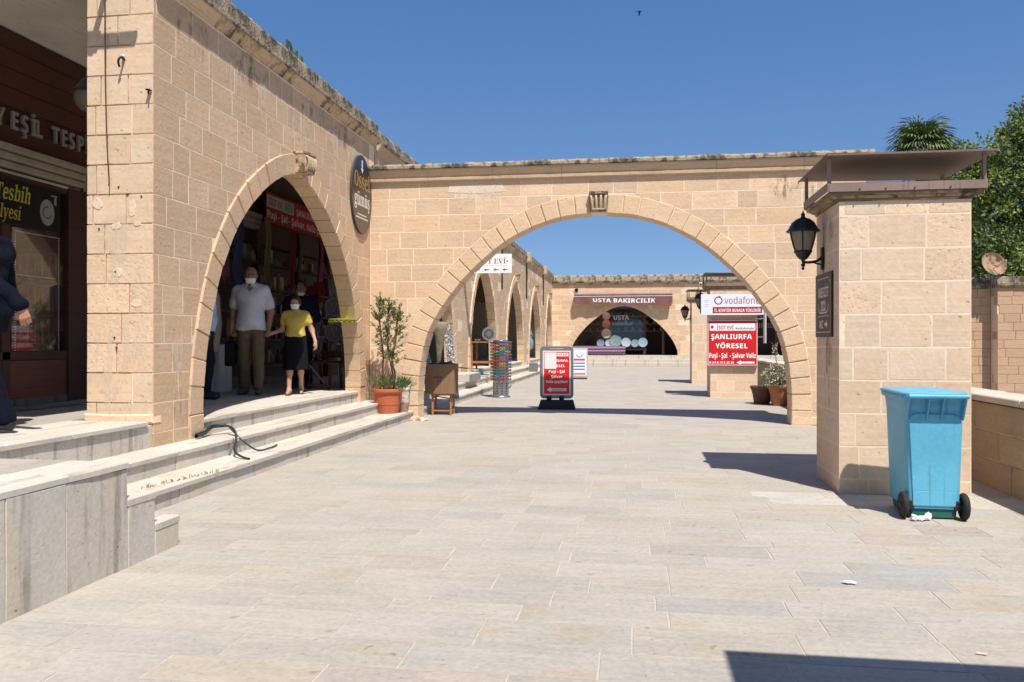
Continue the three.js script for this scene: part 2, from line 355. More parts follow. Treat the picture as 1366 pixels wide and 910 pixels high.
// far masonry, too small to pick apart stone by stone: still real stones, joined by tone
function addJoined(made, parent, name = 'masonry') {
  const by = new Map(); for (const [g, m] of made) { if (!by.has(m)) by.set(m, []); by.get(m).push(g); }
  for (const [m, gs] of by) part(name, gs, m, parent).userData.kind = 'stuff';
}
function voussoirs(A, n, z0, z1, place, rnd, gap, mats, skipKey, bevel = 0.005) {
  const made = [], L = A.inner.length; let len = [0];
  for (let i = 1; i < L; i++) len.push(len[i - 1] + Math.hypot(A.inner[i][0] - A.inner[i - 1][0], A.inner[i][1] - A.inner[i - 1][1]));
  const at = (s, list) => { s = Math.max(0, Math.min(len[L - 1], s)); let i = 1; while (i < L - 1 && len[i] < s) i++; const t = (s - len[i - 1]) / (len[i] - len[i - 1]); return [list[i - 1][0] + t * (list[i][0] - list[i - 1][0]), list[i - 1][1] + t * (list[i][1] - list[i - 1][1])]; };
  const T = len[L - 1];
  for (let k = 0; k < n; k++) {
    const s0 = (T * k) / n + gap / 2, s1 = (T * (k + 1)) / n - gap / 2; const m = (s0 + s1) / 2;
    if (skipKey && Math.abs(m - T / 2) < (T / n) * 0.4) continue;
    const poly = []; for (let i = 0; i <= 3; i++) poly.push(at(s0 + ((s1 - s0) * i) / 3, A.outer).map((q, c) => q)); for (let i = 3; i >= 0; i--) poly.push(at(s0 + ((s1 - s0) * i) / 3, A.inner));
    const area = poly.reduce((s, p, i) => { const q = poly[(i + 1) % poly.length]; return s + p[0] * q[1] - q[0] * p[1]; }, 0); if (area < 0) poly.reverse();
    const g = stoneGeo(poly, z0, z1 + (rnd() - 0.5) * 0.012, bevel, rnd, 0.003); if (place) g.applyMatrix4(place);
    made.push([g, mats[Math.floor(rnd() * mats.length)]]);
  }
  return made;
}
// the wall's core with its arched openings; thickness t behind the face
function core(u0, u1, v0, v1, arches, t, place, grow = 0.012, front = -0.0016) {
  const pts = [[u0, v0]];
  for (const A of [...arches].sort((a, b) => a.cx - b.cx)) {
    const c = A.inner.map(([x, y]) => { const dx = x - A.cx; return [x + Math.sign(dx) * grow, y + grow * (y > A.bottom + 0.02 ? 1 : 0)]; });
    pts.push([c[0][0], v0], ...c.filter((p) => p[1] > v0 + 0.001), [c.at(-1)[0], v0]);
  }
  pts.push([u1, v0], [u1, v1], [u0, v1]);
  const g = new THREE.ExtrudeGeometry(polyShape(pts), { depth: t + front, bevelEnabled: false }).translate(0, 0, -t); if (place) g.applyMatrix4(place); return g;
}
// a moulding: profile [z out, y] run along u, with broken top edge if ragged
function moulding(profile, u0, u1, place, ragged = 0, seed = 1, step = 0.11) {
  const rnd = rngOf(seed), n = ragged ? Math.max(2, Math.round((u1 - u0) / step)) : Math.max(1, Math.round((u1 - u0) / 0.9)), m = profile.length, pos = [], uv = []; const rows = [];
  for (let i = 0; i <= n; i++) rows.push(profile.map(([z, y, f = 0]) => [u0 + ((u1 - u0) * i) / n, y + (rnd() * 2 - 1) * ragged * f, z + (rnd() * 2 - 1) * ragged * f * 0.7]));
  const put = (p, s) => { pos.push(...p); uv.push(p[0], s); };
  const S = [0]; for (let k = 1; k <= m; k++) S.push(S[k - 1] + Math.hypot(profile[k % m][0] - profile[k - 1][0], profile[k % m][1] - profile[k - 1][1]));
  for (let i = 0; i < n; i++) for (let k = 0; k < m; k++) {
    const q = (k + 1) % m, a = rows[i][k], b = rows[i + 1][k], c = rows[i + 1][q], d = rows[i][q];
    put(a, S[k]); put(b, S[k]); put(c, S[k + 1]); put(a, S[k]); put(c, S[k + 1]); put(d, S[k + 1]);
  }
  for (const [row, flip] of [[rows[0], 1], [rows[n], 0]]) {
    for (const [a, b, c] of THREE.ShapeUtils.triangulateShape(profile.map(([z, y]) => new THREE.Vector2(z, y)), [])) for (const k of flip ? [a, b, c] : [a, c, b]) { pos.push(...row[k]); uv.push(row[k][2], row[k][1]); }
  }
  const g = new THREE.BufferGeometry(); g.setAttribute('position', new THREE.Float32BufferAttribute(pos, 3)); g.setAttribute('uv', new THREE.Float32BufferAttribute(uv, 2)); g.computeVertexNormals();
  if (place) g.applyMatrix4(place); return g;
}
const MAT = (x = 0, y = 0, z = 0, ry = 0) => new THREE.Matrix4().makeRotationY(ry).setPosition(x, y, z);
// ================================================================ THE SETTING
const DEG = Math.PI / 180;
const FLAT = (y = 0) => new THREE.Matrix4().makeRotationX(-Math.PI / 2).setPosition(0, y, 0);      // face plane (right, away) -> level sheet
const SIDE = (x) => new THREE.Matrix4().makeRotationY(Math.PI / 2).setPosition(x, 0, 0);            // face plane (away, up) -> upright, facing right
const rect = (a, b, c, d) => [[a, c], [b, c], [b, d], [a, d]];
const pick = (list, r) => list[Math.floor(r() * list.length)];
function onScreen(x, y, z, pad = 0) { const v = V3(x, y, z).project(camera); return v.z < 1 && Math.abs(v.x) < 1 + pad && Math.abs(v.y) < 1 + pad; }
camera.updateMatrixWorld(true); camera.updateProjectionMatrix();

// land under everything, out to the horizon
{
  const g = new THREE.PlaneGeometry(900, 900).rotateX(-Math.PI / 2); boxUV(g);
  const land = part('ground', g, mat({ map: TS.rough, color: col(0.30, 0.26, 0.20), roughness: 1 }), scene, [0, -0.12, 0]); land.userData = { kind: 'structure' };
}
// ---- the paved street
{
  const plaza = struct('pavement');
  const bed = new THREE.BoxGeometry(7.6, 0.1, 52); boxUV(bed); part('bed', bed, M.groutPave, plaza, [-0.75, -0.0528, -18]);
  const rnd = rngOf(7), F = FLAT(0), all = [];
  const left = (d) => (d < 4.72 ? -2.785 : -3.48);
  let d = -3.2;
  while (d < 43) {
    const h = d < 14 ? [0.165, 0.27, 0.30, 0.215, 0.32, 0.27][Math.floor(rnd() * 6)] + rnd() * 0.02 : 0.3;
    const x0 = left(d + h), g = 0.0075; let u = x0 - rnd() * 0.5;
    while (u < 2.98) {
      const e = u + 0.40 + rnd() * 0.42, a = Math.max(u, x0), b = Math.min(e, 2.98); u = e;
      if (b - a < 0.08) continue;
      all.push([a + g / 2, b - g / 2, d + g / 2 * 0.8, d + h - g / 2 * 0.8]);
    }
    d += h;
  }
  // the row of pale flags laid round the foot of the near pillar
  const keep = all, isPale = (q) => (q[2] + q[3]) / 2 > 6.55 && (q[2] + q[3]) / 2 < 7.15 && (q[0] + q[1]) / 2 > 1.22;
  const near = keep.map((q) => { const x = (q[0] + q[1]) / 2, z = (q[2] + q[3]) / 2; return [q, onScreen(x, 0, -z, 0.12) && z > 2 ? z : 1e3 + z]; }).sort((p, q) => p[1] - q[1]);
  const P = family(TS.pave, TS.paveBump, 0.004, [0.52, 0.48, 0.425], 0.04, 2, 231), tail = [];
  near.forEach(([q], i) => {
    const g = stoneGeo(rect(...q), -0.04, (rnd() - 0.5) * 0.0014, 0.0016, rnd, i < 292 ? 0.0022 : 0.001).applyMatrix4(F);
    const k = rnd(), m = isPale(q) ? pick(P, rnd) : k < 0.86 ? PAVE[Math.floor(rnd() * 9)] : PAVE[9 + Math.floor(rnd() * 3)];
    if (i < 292) part('paving_slab', g, m, plaza); else tail.push([g, m]);
  });
  addJoined(tail, plaza, 'far_paving');
}
// ---- steps along the left arcade
{
  const steps = struct('steps'), rnd = rngOf(23), tail = [];
  const run = (x, y0, y1, back, d0, d1) => {
    for (let k = 0; k < 2; k++) {
      let d = d0 - rnd() * 0.3;
      while (d < d1) {
        const L = 0.62 + rnd() * 0.5, a = Math.max(d, d0) + 0.002, b = Math.min(d + L, d1) - 0.002; d += L; if (b - a < 0.1) continue;
        const g = k ? stoneGeo(rect(back, x + 0.018, a, b), -0.038, y1 * 0 + (rnd() - 0.5) * 0.003, 0.006, rnd, 0.003).applyMatrix4(FLAT(y1))
          : stoneGeo(rect(a, b, y0 - 0.03, y1 - 0.039), -0.05, (rnd() - 0.5) * 0.004, 0.003, rnd, 0.002).applyMatrix4(SIDE(x));
        if (d < 13.6) part(k ? 'tread_slab' : 'riser_slab', g, pick(STEP, rnd), steps); else tail.push([g, pick(STEP, rnd)]);
      }
    }
  };
  run(-3.49, 0, 0.15, -3.95, 4.21, 42.4);
  run(-3.86, 0.15, 0.31, -4.40, 4.21, 42.4);
  run(-4.245, 0.31, 0.478, -4.95, 7.5, 42.4);
  run(-4.215, 0.31, 0.548, -4.95, 4.0, 6.745);
  addJoined(tail, steps, 'far_step_slabs');
  const fill = (x0, x1, y1, d0, d1) => { const g = new THREE.BoxGeometry(x1 - x0, y1 - 0.02, d1 - d0); boxUV(g); return g.translate((x0 + x1) / 2, (y1 - 0.02) / 2, -(d0 + d1) / 2); };
  part('fill', [fill(-4.6, -3.54, 0.118, 4.25, 42.3), fill(-4.9, -3.92, 0.275, 4.26, 42.25), fill(-11.2, -4.29, 0.448, 6.9, 42.2), fill(-7.25, -4.28, 0.516, -3, 6.95)], M.mortar, steps);
  // the wall-like block of the landing with its three short steps at the end
  const landing = struct('landing'), F = 0.584;
  let d = -2.5; const cut = [2.02, 2.42, 2.88, 3.30, 3.70, 4.2];
  const ds = [-2.5, -1.6, -0.8, 0, 0.6, 1.1, 1.58, ...cut];
  for (let i = 0; i < ds.length - 1; i++) part('face_slab', stoneGeo(rect(ds[i] + 0.002, ds[i + 1] - 0.002, -0.03, F - 0.036), -0.06, (rnd() - 0.5) * 0.006, 0.004, rnd, 0.003).applyMatrix4(SIDE(-2.77)), pick(STEP, rnd), landing);
  const cs = [-2.5, -1.1, 0.2, 1.2, 2.3, 3.1, 3.72, 4.2];
  for (let i = 0; i < cs.length - 1; i++) part('edge_slab', stoneGeo(rect(-3.12, -2.764, cs[i] + 0.002, cs[i + 1] - 0.002), -0.034, (rnd() - 0.5) * 0.003, 0.006, rnd, 0.004).applyMatrix4(FLAT(F)), pick(STEP, rnd), landing);
  for (let row = 0; row < 14; row++) { // paving of the landing, laid across
    let u = -4.2 - rnd() * 0.4; const a = -2.5 + row * 0.48, b = a + 0.474;
    while (u < -3.13) { const L = 0.45 + rnd() * 0.35, x0 = Math.max(u, -4.2), x1 = Math.min(u + L, -3.126); u += L; if (x1 - x0 < 0.06) continue; part('paving_slab', stoneGeo(rect(x0 + 0.003, x1 - 0.003, a, Math.min(b, 4.2)), -0.04, (rnd() - 0.5) * 0.003, 0.003, rnd, 0.002).applyMatrix4(FLAT(F)), pick(PAVE, rnd), landing); }
  }
  const LF = new THREE.BoxGeometry(1.36, F - 0.045, 6.62); boxUV(LF); part('core', LF.translate(-3.51, (F - 0.045) / 2 - 0.004, -0.85), M.mortar, landing);
  const end = new THREE.BoxGeometry(1.41, F - 0.05, 0.05); boxUV(end); part('end_slab', end.translate(-3.49, (F - 0.05) / 2, -4.186), STEP[2], landing);
  for (const [a, b, h] of [[4.205, 4.458, 0.377], [4.462, 4.71, 0.184]]) {
    part('face_slab', stoneGeo(rect(a, b, -0.03, h - 0.04), -0.06, (rnd() - 0.5) * 0.004, 0.004, rnd, 0.003).applyMatrix4(SIDE(-2.77)), pick(STEP, rnd), landing);
    part('tread_slab', stoneGeo(rect(-3.47, -2.765, a, b + 0.008), -0.042, 0, 0.007, rnd, 0.004).applyMatrix4(FLAT(h)), pick(STEP, rnd), landing);
    const g = new THREE.BoxGeometry(0.64, h - 0.05, b - a - 0.01); boxUV(g); part('core', g.translate(-3.15, (h - 0.05) / 2, -(a + b) / 2), STEP[1], landing);
  }
  // raised walk in front of and inside the arcade
  const walk = struct('arcade_floor'), far = [];
  const floorRow = (x0, x1, d0, d1, y, mats, indiv) => {
    for (let a = d0; a < d1; a += 0.42) { let u = x0 - rnd() * 0.5; while (u < x1) { const L = 0.5 + rnd() * 0.45, p = Math.max(u, x0), q = Math.min(u + L, x1); u += L; if (q - p < 0.06) continue; const g = stoneGeo(rect(p + 0.003, q - 0.003, a + 0.003, Math.min(a + 0.417, d1)), -0.04, (rnd() - 0.5) * 0.003, 0.003, rnd, 0.002).applyMatrix4(FLAT(y)), m = pick(mats, rnd); if (indiv) part('paving_slab', g, m, walk); else far.push([g, m]); } }
  };
  floorRow(-6.6, -4.955, -2.5, 6.9, 0.548, PAVE.slice(0, 9), true);
  const DARKF = PAVE.slice(0, 9);
  floorRow(-6.75, -4.955, 6.94, 15, 0.478, DARKF, true);
  floorRow(-6.75, -4.955, 15, 42, 0.478, DARKF, false);
  addJoined(far, walk, 'far_paving');
}
// ================================================================ LEFT ARCADE WALL
const ARCH_TABLE = [[0.28, 2.335], [0.7, 2.335], [1.15, 2.27], [1.56, 2.15], [1.98, 1.97], [2.38, 1.70], [2.62, 1.47], [2.80, 1.26], [2.96, 1.02], [3.10, 0.78], [3.22, 0.52], [3.31, 0.24], [3.345, 0]];
const leftArch = arch(9.93, ARCH_TABLE, 0.25);
function stain(poly, rnd, mats) { return mats[Math.floor(rnd() * mats.length)]; }
{
  const rnd = rngOf(301);
  const w = thing('arcade_wall', 'tall sandstone arcade wall with pointed arch and round-headed keystone above the people', 'wall', [-4.21, 0, -6.75], Math.PI / 2);
  const I = MAT(-6.75, 0, 0), END = MAT(0, 0, 0, -Math.PI / 2);
  part('core', [core(6.757, 13.0, 0.26, 4.52, [leftArch], 0.22, I), new THREE.BoxGeometry(0.5, 4.2, 0.42).translate(0.27, 2.4, -0.43)], M.mortar, w);
  addStones(courses({ u0: 6.75, u1: 12.76, v0: 0.29, v1: 4.455, course: 0.265, phase: 2.82, joint: 0.010, lenMin: 0.27, lenMax: 0.62, seed: 311, arches: [leftArch], place: I, mats: WALL_L_SHADED, uneven: 0.0012, bevel: 0.002 }), w);
  // end of the wall facing the viewer: big rough-worn blocks
  addStones(courses({ u0: -0.645, u1: 0.0, v0: 0.51, v1: 4.9, course: 0.265, phase: 2.82, joint: 0.012, lenMin: 0.22, lenMax: 0.46, seed: 322, place: END, mats: WALL, uneven: 0.0012, bevel: 0.002, pick: (p, r) => (p[0][1] < 1.9 && p[0][1] > 0.75 ? pick(PIERROUGH, r) : pick(PALE, r)) }), w);
  part('plinth', stoneGeo(rect(-0.66, 0.004, 0.52, 0.60), -0.12, 0.016, 0.012, rnd, 0.006).applyMatrix4(END), PIERROUGH[1], w);
  for (const [g, m] of voussoirs(leftArch, 33, -0.225, 0.020, I, rnd, 0.010, WALL_L_SHADED, false, 0.008)) part('voussoir', g, m, w);
  // carved keystone
  const key = part('keystone', [stoneGeo([[9.80, 3.36], [10.06, 3.36], [10.075, 3.585], [9.785, 3.585]], -0.05, 0.16, 0.012, rnd, 0.003), move(box(0.31, 0.035, 0.20, 0, 0, 0, 0.01), 9.93, 3.60, 0.08), move(box(0.24, 0.03, 0.18, 0, 0, 0, 0.01), 9.93, 3.375, 0.085)].map((g) => g.applyMatrix4(I)), M.corniceStain, w);
  for (let i = 0; i < 5; i++) { const x = 9.83 + i * 0.05; part('carved_leaf', tube([[x, 3.40, 0.165], [x + (i - 2) * 0.006, 3.47, 0.188], [x + (i - 2) * 0.012, 3.545, 0.18], [x + (i - 2) * 0.016, 3.56, 0.15]], 0.017, 10, 7).applyMatrix4(I), M.cornice, key); }
  // cornice: cove, lip and weathered blocking course
  const cove = [[-0.05, 4.425], [0.012, 4.425], [0.016, 4.44], [0.03, 4.45], [0.034, 4.465], [0.055, 4.49], [0.086, 4.515], [0.092, 4.535], [-0.05, 4.535]];
  const lip = [[-0.3, 4.537], [0.098, 4.537, 0.2], [0.110, 4.548, 0.4], [0.110, 4.585, 0.5], [0.075, 4.600, 0.6], [0.062, 4.612, 0.3], [0.060, 4.755, 0.7], [0.045, 4.785, 1.2], [-0.10, 4.80, 1.2], [-0.3, 4.79, 1]];
  for (let k = 0, u = 6.70; u < 12.9; k++) { const e = Math.min(u + 0.82 + rnd() * 0.3, 13.02); part('cornice_stone', moulding(cove, u + 0.003, e - 0.003, I, 0.002, 400 + k, 0.2), k % 3 ? M.corniceStain : M.cornice, w); u = e; }
  for (let k = 0, u = 6.66; u < 12.9; k++) { const e = Math.min(u + 1.0 + rnd() * 0.4, 13.02); part('coping_stone', moulding(lip, u + 0.003, e - 0.003, I, 0.010, 500 + k, 0.09), M.lichen, w); u = e; }
  const e1 = moulding([[-0.05, 4.9], [0.02, 4.9], [0.04, 5.0], [-0.05, 5.0]], -0.66, 0.02, END); part('end_coping', e1, M.lichen, w);
  // lime patches and drill holes on the worn end
  const lime = mat({ map: TS.rough, color: col(0.80, 0.64, 0.48), roughness: 1 });
  for (const [u, v, a, b] of [[-0.535, 2.47, 0.045, 0.05], [-0.20, 2.43, 0.032, 0.075], [-0.155, 2.29, 0.04, 0.02], [-0.34, 1.86, 0.045, 0.04], [-0.16, 1.58, 0.05, 0.035], [-0.35, 2.27, 0.05, 0.03]]) {
    const n = 16, pts = []; for (let i = 0; i < n; i++) { const t = (i / n) * 2 * Math.PI, k = 0.8 + 0.4 * rnd(); pts.push([u + Math.cos(t) * a * k, v + Math.sin(t) * b * k]); }
    part('lime_patch', stoneGeo(pts, -0.01, 0.0045, 0.002, rnd, 0.001).applyMatrix4(END), lime, w);
  }
  const hole = mat({ color: col(0.03, 0.02, 0.015), roughness: 1 });
  for (const [u, v] of [[-0.36, 1.865], [-0.52, 2.25], [-0.33, 2.62], [-0.37, 1.28], [-0.35, 1.19], [-0.24, 2.55], [-0.11, 2.53]]) part('drill_hole', new THREE.CylinderGeometry(0.008, 0.008, 0.02, 8).rotateX(Math.PI / 2).translate(u, v, -0.002).applyMatrix4(END), hole, w);
}
// the same wall going on beyond the cross wall: four more arches
const FAR_ARCHES = [[16.9, 2.1], [22.95, 2.04], [29.1, 2.04], [35.0, 2.0], [40.65, 1.45]].map(([c, h]) => arch(c, ARCH_TABLE.map(([y, x]) => [y + 0.0, (x * h) / 2.335]), 0.24));
{
  const rnd = rngOf(331), x0 = 13.12;
  const w = thing('arcade_wall', 'sandstone arcade wall with a row of pointed arches running away behind the cross wall', 'wall', [-4.21, 0, -x0], Math.PI / 2);
  const I = MAT(-x0, 0, 0);
  part('core', core(x0, 42.5, 0.26, 4.45, FAR_ARCHES, 0.22, I), M.mortar, w);
  addJoined(courses({ u0: x0, u1: 42.5, v0: 0.29, v1: 4.36, course: 0.265, phase: 2.82, joint: 0.007, lenMin: 0.3, lenMax: 0.62, seed: 341, arches: FAR_ARCHES, place: I, mats: WALL_L_SHADED, uneven: 0.004, wobble: 0.001 }), w);
  FAR_ARCHES.forEach((A, i) => {
    for (const [g, m] of voussoirs(A, 29, -0.225, 0.03, I, rnd, 0.012, RING, false, 0.008)) part('voussoir', g, m, w);
    part('keystone', [move(box(0.24, 0.26, 0.22, 0, 0, 0, 0.02), A.cx, 3.47, 0.04), move(box(0.3, 0.04, 0.26, 0, 0, 0, 0.01), A.cx, 3.61, 0.05)].map((g) => g.applyMatrix4(I)), M.corniceStain, w);
  });
  const cove = [[-0.05, 4.30], [0.012, 4.30], [0.02, 4.36], [0.05, 4.42], [0.085, 4.48], [-0.05, 4.48]];
  const lip = [[-0.3, 4.482], [0.10, 4.482], [0.11, 4.53], [0.07, 4.56], [0.06, 4.68], [0.03, 4.72], [-0.3, 4.72]].map(([z, y], i) => [z, y, i > 1 ? 0.8 : 0]);
  for (let k = 0, u = x0; u < 42.4; k++) { const e = Math.min(u + 1.4, 42.42); part('cornice_stone', moulding(cove, u + 0.003, e - 0.003, I), k % 2 ? M.corniceStain : M.cornice, w); part('coping_stone', moulding(lip, u + 0.003, e - 0.003, I, 0.012, 600 + k, 0.12), M.lichen, w); u = e; }
  for (const u of [25.97, 32.0, 37.9]) { part('cornice_block', move(box(0.5, 0.36, 0.22, 0, 0, 0, 0.02), u, 4.50, 0.09).applyMatrix4(I), M.cornice, w); part('rainwater_pipe', rod([u, 4.3, 0.03], [u, 2.9, 0.03], 0.022).applyMatrix4(I), M.iron, w); }
}
// ================================================================ CROSS WALL WITH THE WIDE ARCH
const crossArch = arch(-0.55, [[-0.02, 2.85], [0.5, 2.85], [0.95, 2.80], [1.33, 2.71], [1.62, 2.57], [2.01, 2.30], [2.30, 2.05], [2.60, 1.72], [2.82, 1.42], [3.00, 1.08], [3.12, 0.75], [3.19, 0.42], [3.215, 0]], 0.285);
{
  const rnd = rngOf(351);
  const w = thing('cross_wall', 'sunlit sandstone wall with wide low arch spanning the street', 'wall', [-4.21, 0, -12.75]);
  const I = MAT(4.21, 0, 0), U0 = -4.20, U1 = 3.35;
  part('core', core(U0, U1, -0.05, 3.86, [crossArch], 0.36, I), M.mortar, w);
  addStones(courses({ u0: U0 + 0.005, u1: U1, v0: 0.0, v1: 3.745, course: 0.262, phase: 3.247, joint: 0.014, lenMin: 0.3, lenMax: 0.72, seed: 361, arches: [crossArch], place: I, mats: WALL, uneven: 0.0012, bevel: 0.002 }), w);
  const back = courses({ u0: -U1, u1: -U0, v0: 0, v1: 3.9, course: 0.262, phase: 3.247, lenMin: 0.3, lenMax: 0.7, seed: 362, arches: [{ ...crossArch, cx: 0.55 }], place: I.clone().multiply(MAT(0, 0, -0.36, Math.PI)), mats: WALL });
  addJoined(back, w, 'back_masonry');
  for (const [g, m] of voussoirs(crossArch, 41, -0.365, 0.020, I, rnd, 0.017, RING, true, 0.007)) part('voussoir', g, m, w);
  const key = part('keystone', [stoneGeo([[-0.665, 3.235], [-0.435, 3.235], [-0.415, 3.50], [-0.685, 3.50]], -0.1, 0.09, 0.014, rnd, 0.003), move(box(0.29, 0.05, 0.2, 0, 0, 0, 0.012), -0.55, 3.515, 0.02)].map((g) => g.applyMatrix4(I)), M.lichen, w);
  for (let i = 0; i < 4; i++) { const x = -0.64 + i * 0.06; part('carved_leaf', tube([[x, 3.27, 0.095], [x + (i - 1.5) * 0.006, 3.36, 0.115], [x + (i - 1.5) * 0.014, 3.45, 0.11], [x + (i - 1.5) * 0.02, 3.47, 0.08]], 0.020, 10, 7).applyMatrix4(I), M.cornice, key); }
  part('carved_band', move(box(0.2, 0.022, 0.03, 0, 0, 0, 0.008), -0.55, 3.262, 0.1).applyMatrix4(I), M.cornice, key);
  const prof = [[-0.1, 3.745], [0.022, 3.745], [0.026, 3.775], [0.052, 3.785], [0.056, 3.825], [0.038, 3.84], [0.075, 3.885], [0.10, 3.93], [0.102, 3.955], [-0.1, 3.955]];
  const cop = [[-0.62, 3.957], [0.112, 3.957, 0.2], [0.125, 3.97, 0.7], [0.122, 4.01, 1], [0.085, 4.042, 1.1], [-0.1, 4.055, 1], [-0.62, 4.05, 1]];  // back edge pushed out, unseen, so the wall casts a longer shadow
  for (let k = 0, u = U0; u < U1 - 0.05; k++) { const e = Math.min(u + 0.9 + rnd() * 0.4, U1 + 0.08); part('cornice_stone', moulding(prof, u + 0.002, e - 0.002, I, 0.002, 700 + k, 0.3), M.cornice, w); u = e; }
  for (let k = 0, u = U0 - 0.0; u < U1 - 0.05; k++) { const e = Math.min(u + 1.1 + rnd() * 0.5, U1 + 0.1); part('coping_stone', moulding(cop, u + 0.002, e - 0.002, I, 0.007, 720 + k, 0.075), M.lichen, w); u = e; }
  // broken render at the foot of the right leg
  part('plinth', stoneGeo([[2.31, 0.0], [3.34, 0.0], [3.34, 0.13], [2.9, 0.155], [2.6, 0.12], [2.31, 0.15]], -0.02, 0.022, 0.012, rnd, 0.008).applyMatrix4(I), PIERROUGH[2], w);
  part('lime_patch', stoneGeo([[-2.92, 3.60], [-2.5, 3.56], [-2.0, 3.59], [-2.06, 3.70], [-2.6, 3.72], [-2.9, 3.70]], -0.01, 0.0045, 0.002, rnd, 0.006).applyMatrix4(I), mat({ map: TS.rough, color: col(0.76, 0.64, 0.50), roughness: 1 }), w);
}
// ================================================================ SHOP WALL CLOSING THE STREET
const endArch1 = arch(-0.57, [[0.50, 2.75], [0.75, 2.70], [1.3, 2.45], [1.9, 1.98], [2.4, 1.42], [2.75, 0.92], [2.97, 0.45], [3.05, 0]], 0.28);
const endArch2 = arch(5.63, [[0.50, 2.75], [0.75, 2.70], [1.3, 2.45], [1.9, 1.98], [2.4, 1.42], [2.75, 0.92], [2.97, 0.45], [3.05, 0]], 0.28);
{
  const rnd = rngOf(371), D = 42.5;
  const w = thing('shop_wall', 'far sandstone wall with low wide shop arches closing the end of the street', 'wall', [-4.2, 0, -D]);
  const I = MAT(4.2, 0, 0);
  part('core', core(-4.6, 9.5, 0.3, 4.4, [endArch1, endArch2], 0.35, I), M.mortar, w);
  addJoined(courses({ u0: -4.2, u1: 9.5, v0: 0.5, v1: 4.2, course: 0.262, phase: 3.1, joint: 0.012, lenMin: 0.35, lenMax: 0.75, seed: 381, arches: [endArch1, endArch2], place: I, mats: WALL, wobble: 0.001 }), w);
  for (const A of [endArch1, endArch2]) for (const [g, m] of voussoirs(A, 31, -0.36, 0.02, I, rnd, 0.02, RING, false)) part('voussoir', g, m, w);
  for (let k = 0, u = -4.2; u < 9.4; k++) { const e = u + 1.37; part('cornice_stone', moulding([[-0.1, 4.12], [0.04, 4.12], [0.1, 4.22], [-0.1, 4.22]], u + 0.004, e - 0.004, I), M.corniceStain, w); part('coping_stone', moulding([[-0.6, 4.222], [0.13, 4.222], [0.15, 4.3], [0.10, 4.56], [0.05, 4.62], [-0.6, 4.62]].map(([z, y], i) => [z, y, i > 1 ? 1 : 0]), u + 0.004, e - 0.004, I, 0.010, 800 + k, 0.16), M.lichen, w); u = e; }
  part('vent', [new THREE.CylinderGeometry(0.09, 0.09, 0.06, 16).rotateX(Math.PI / 2).translate(-2.97, 3.87, 0.02)].map((g) => g.applyMatrix4(I)), M.iron, w);
  // steps and raised floor before the shop
  const s = struct('shop_terrace'); const g1 = (x0, x1, y, d0, d1) => box(x1 - x0, y, d1 - d0, (x0 + x1) / 2, y / 2, -(d0 + d1) / 2, 0.01);
  part('step', g1(-3.45, 9.5, 0.17, 41.3, 44), STEP[0], s); part('step', g1(-3.45, 9.5, 0.345, 41.65, 44.1), STEP[3], s); part('step', g1(-4.1, 9.5, 0.52, 42.0, 44.2), STEP[4], s);
  const pale = box(1.0, 0.5, 0.02, 2.75, 0.78, -42.465, 0.006); part('pale_patch', pale, PIERROUGH[0], s);
}
// lime runs and soot under the cornice, as the photograph shows them: thin crusts with broken outlines
function crust(seed, c, sx, sy, cover) {
  const S = 256, a = fbm(S, sx, sy, 5, seed, 0.6), b = fbm(S, 40, 8, 2, seed + 5), d = new Uint8Array(S * S * 4);
  for (let y = 0; y < S; y++) for (let x = 0; x < S; x++) { const i = y * S + x, u = x / S - 0.5, v = y / S - 0.5, e = 1 - smooth(0.28, 0.5, Math.abs(u)) , f = 1 - smooth(0.25, 0.5, Math.abs(v)); const m = smooth(0.15, 0.75, a[i] + 0.25 * b[i] + cover) * e * f; d[i * 4] = toByte(enc(c[0])); d[i * 4 + 1] = toByte(enc(c[1])); d[i * 4 + 2] = toByte(enc(c[2])); d[i * 4 + 3] = toByte(m * 0.48); }
  const t = new THREE.DataTexture(d, S, S); t.colorSpace = THREE.SRGBColorSpace; t.magFilter = THREE.LinearFilter; t.needsUpdate = true;
  return new THREE.MeshStandardMaterial({ map: t, transparent: true, roughness: 0.95 });
}
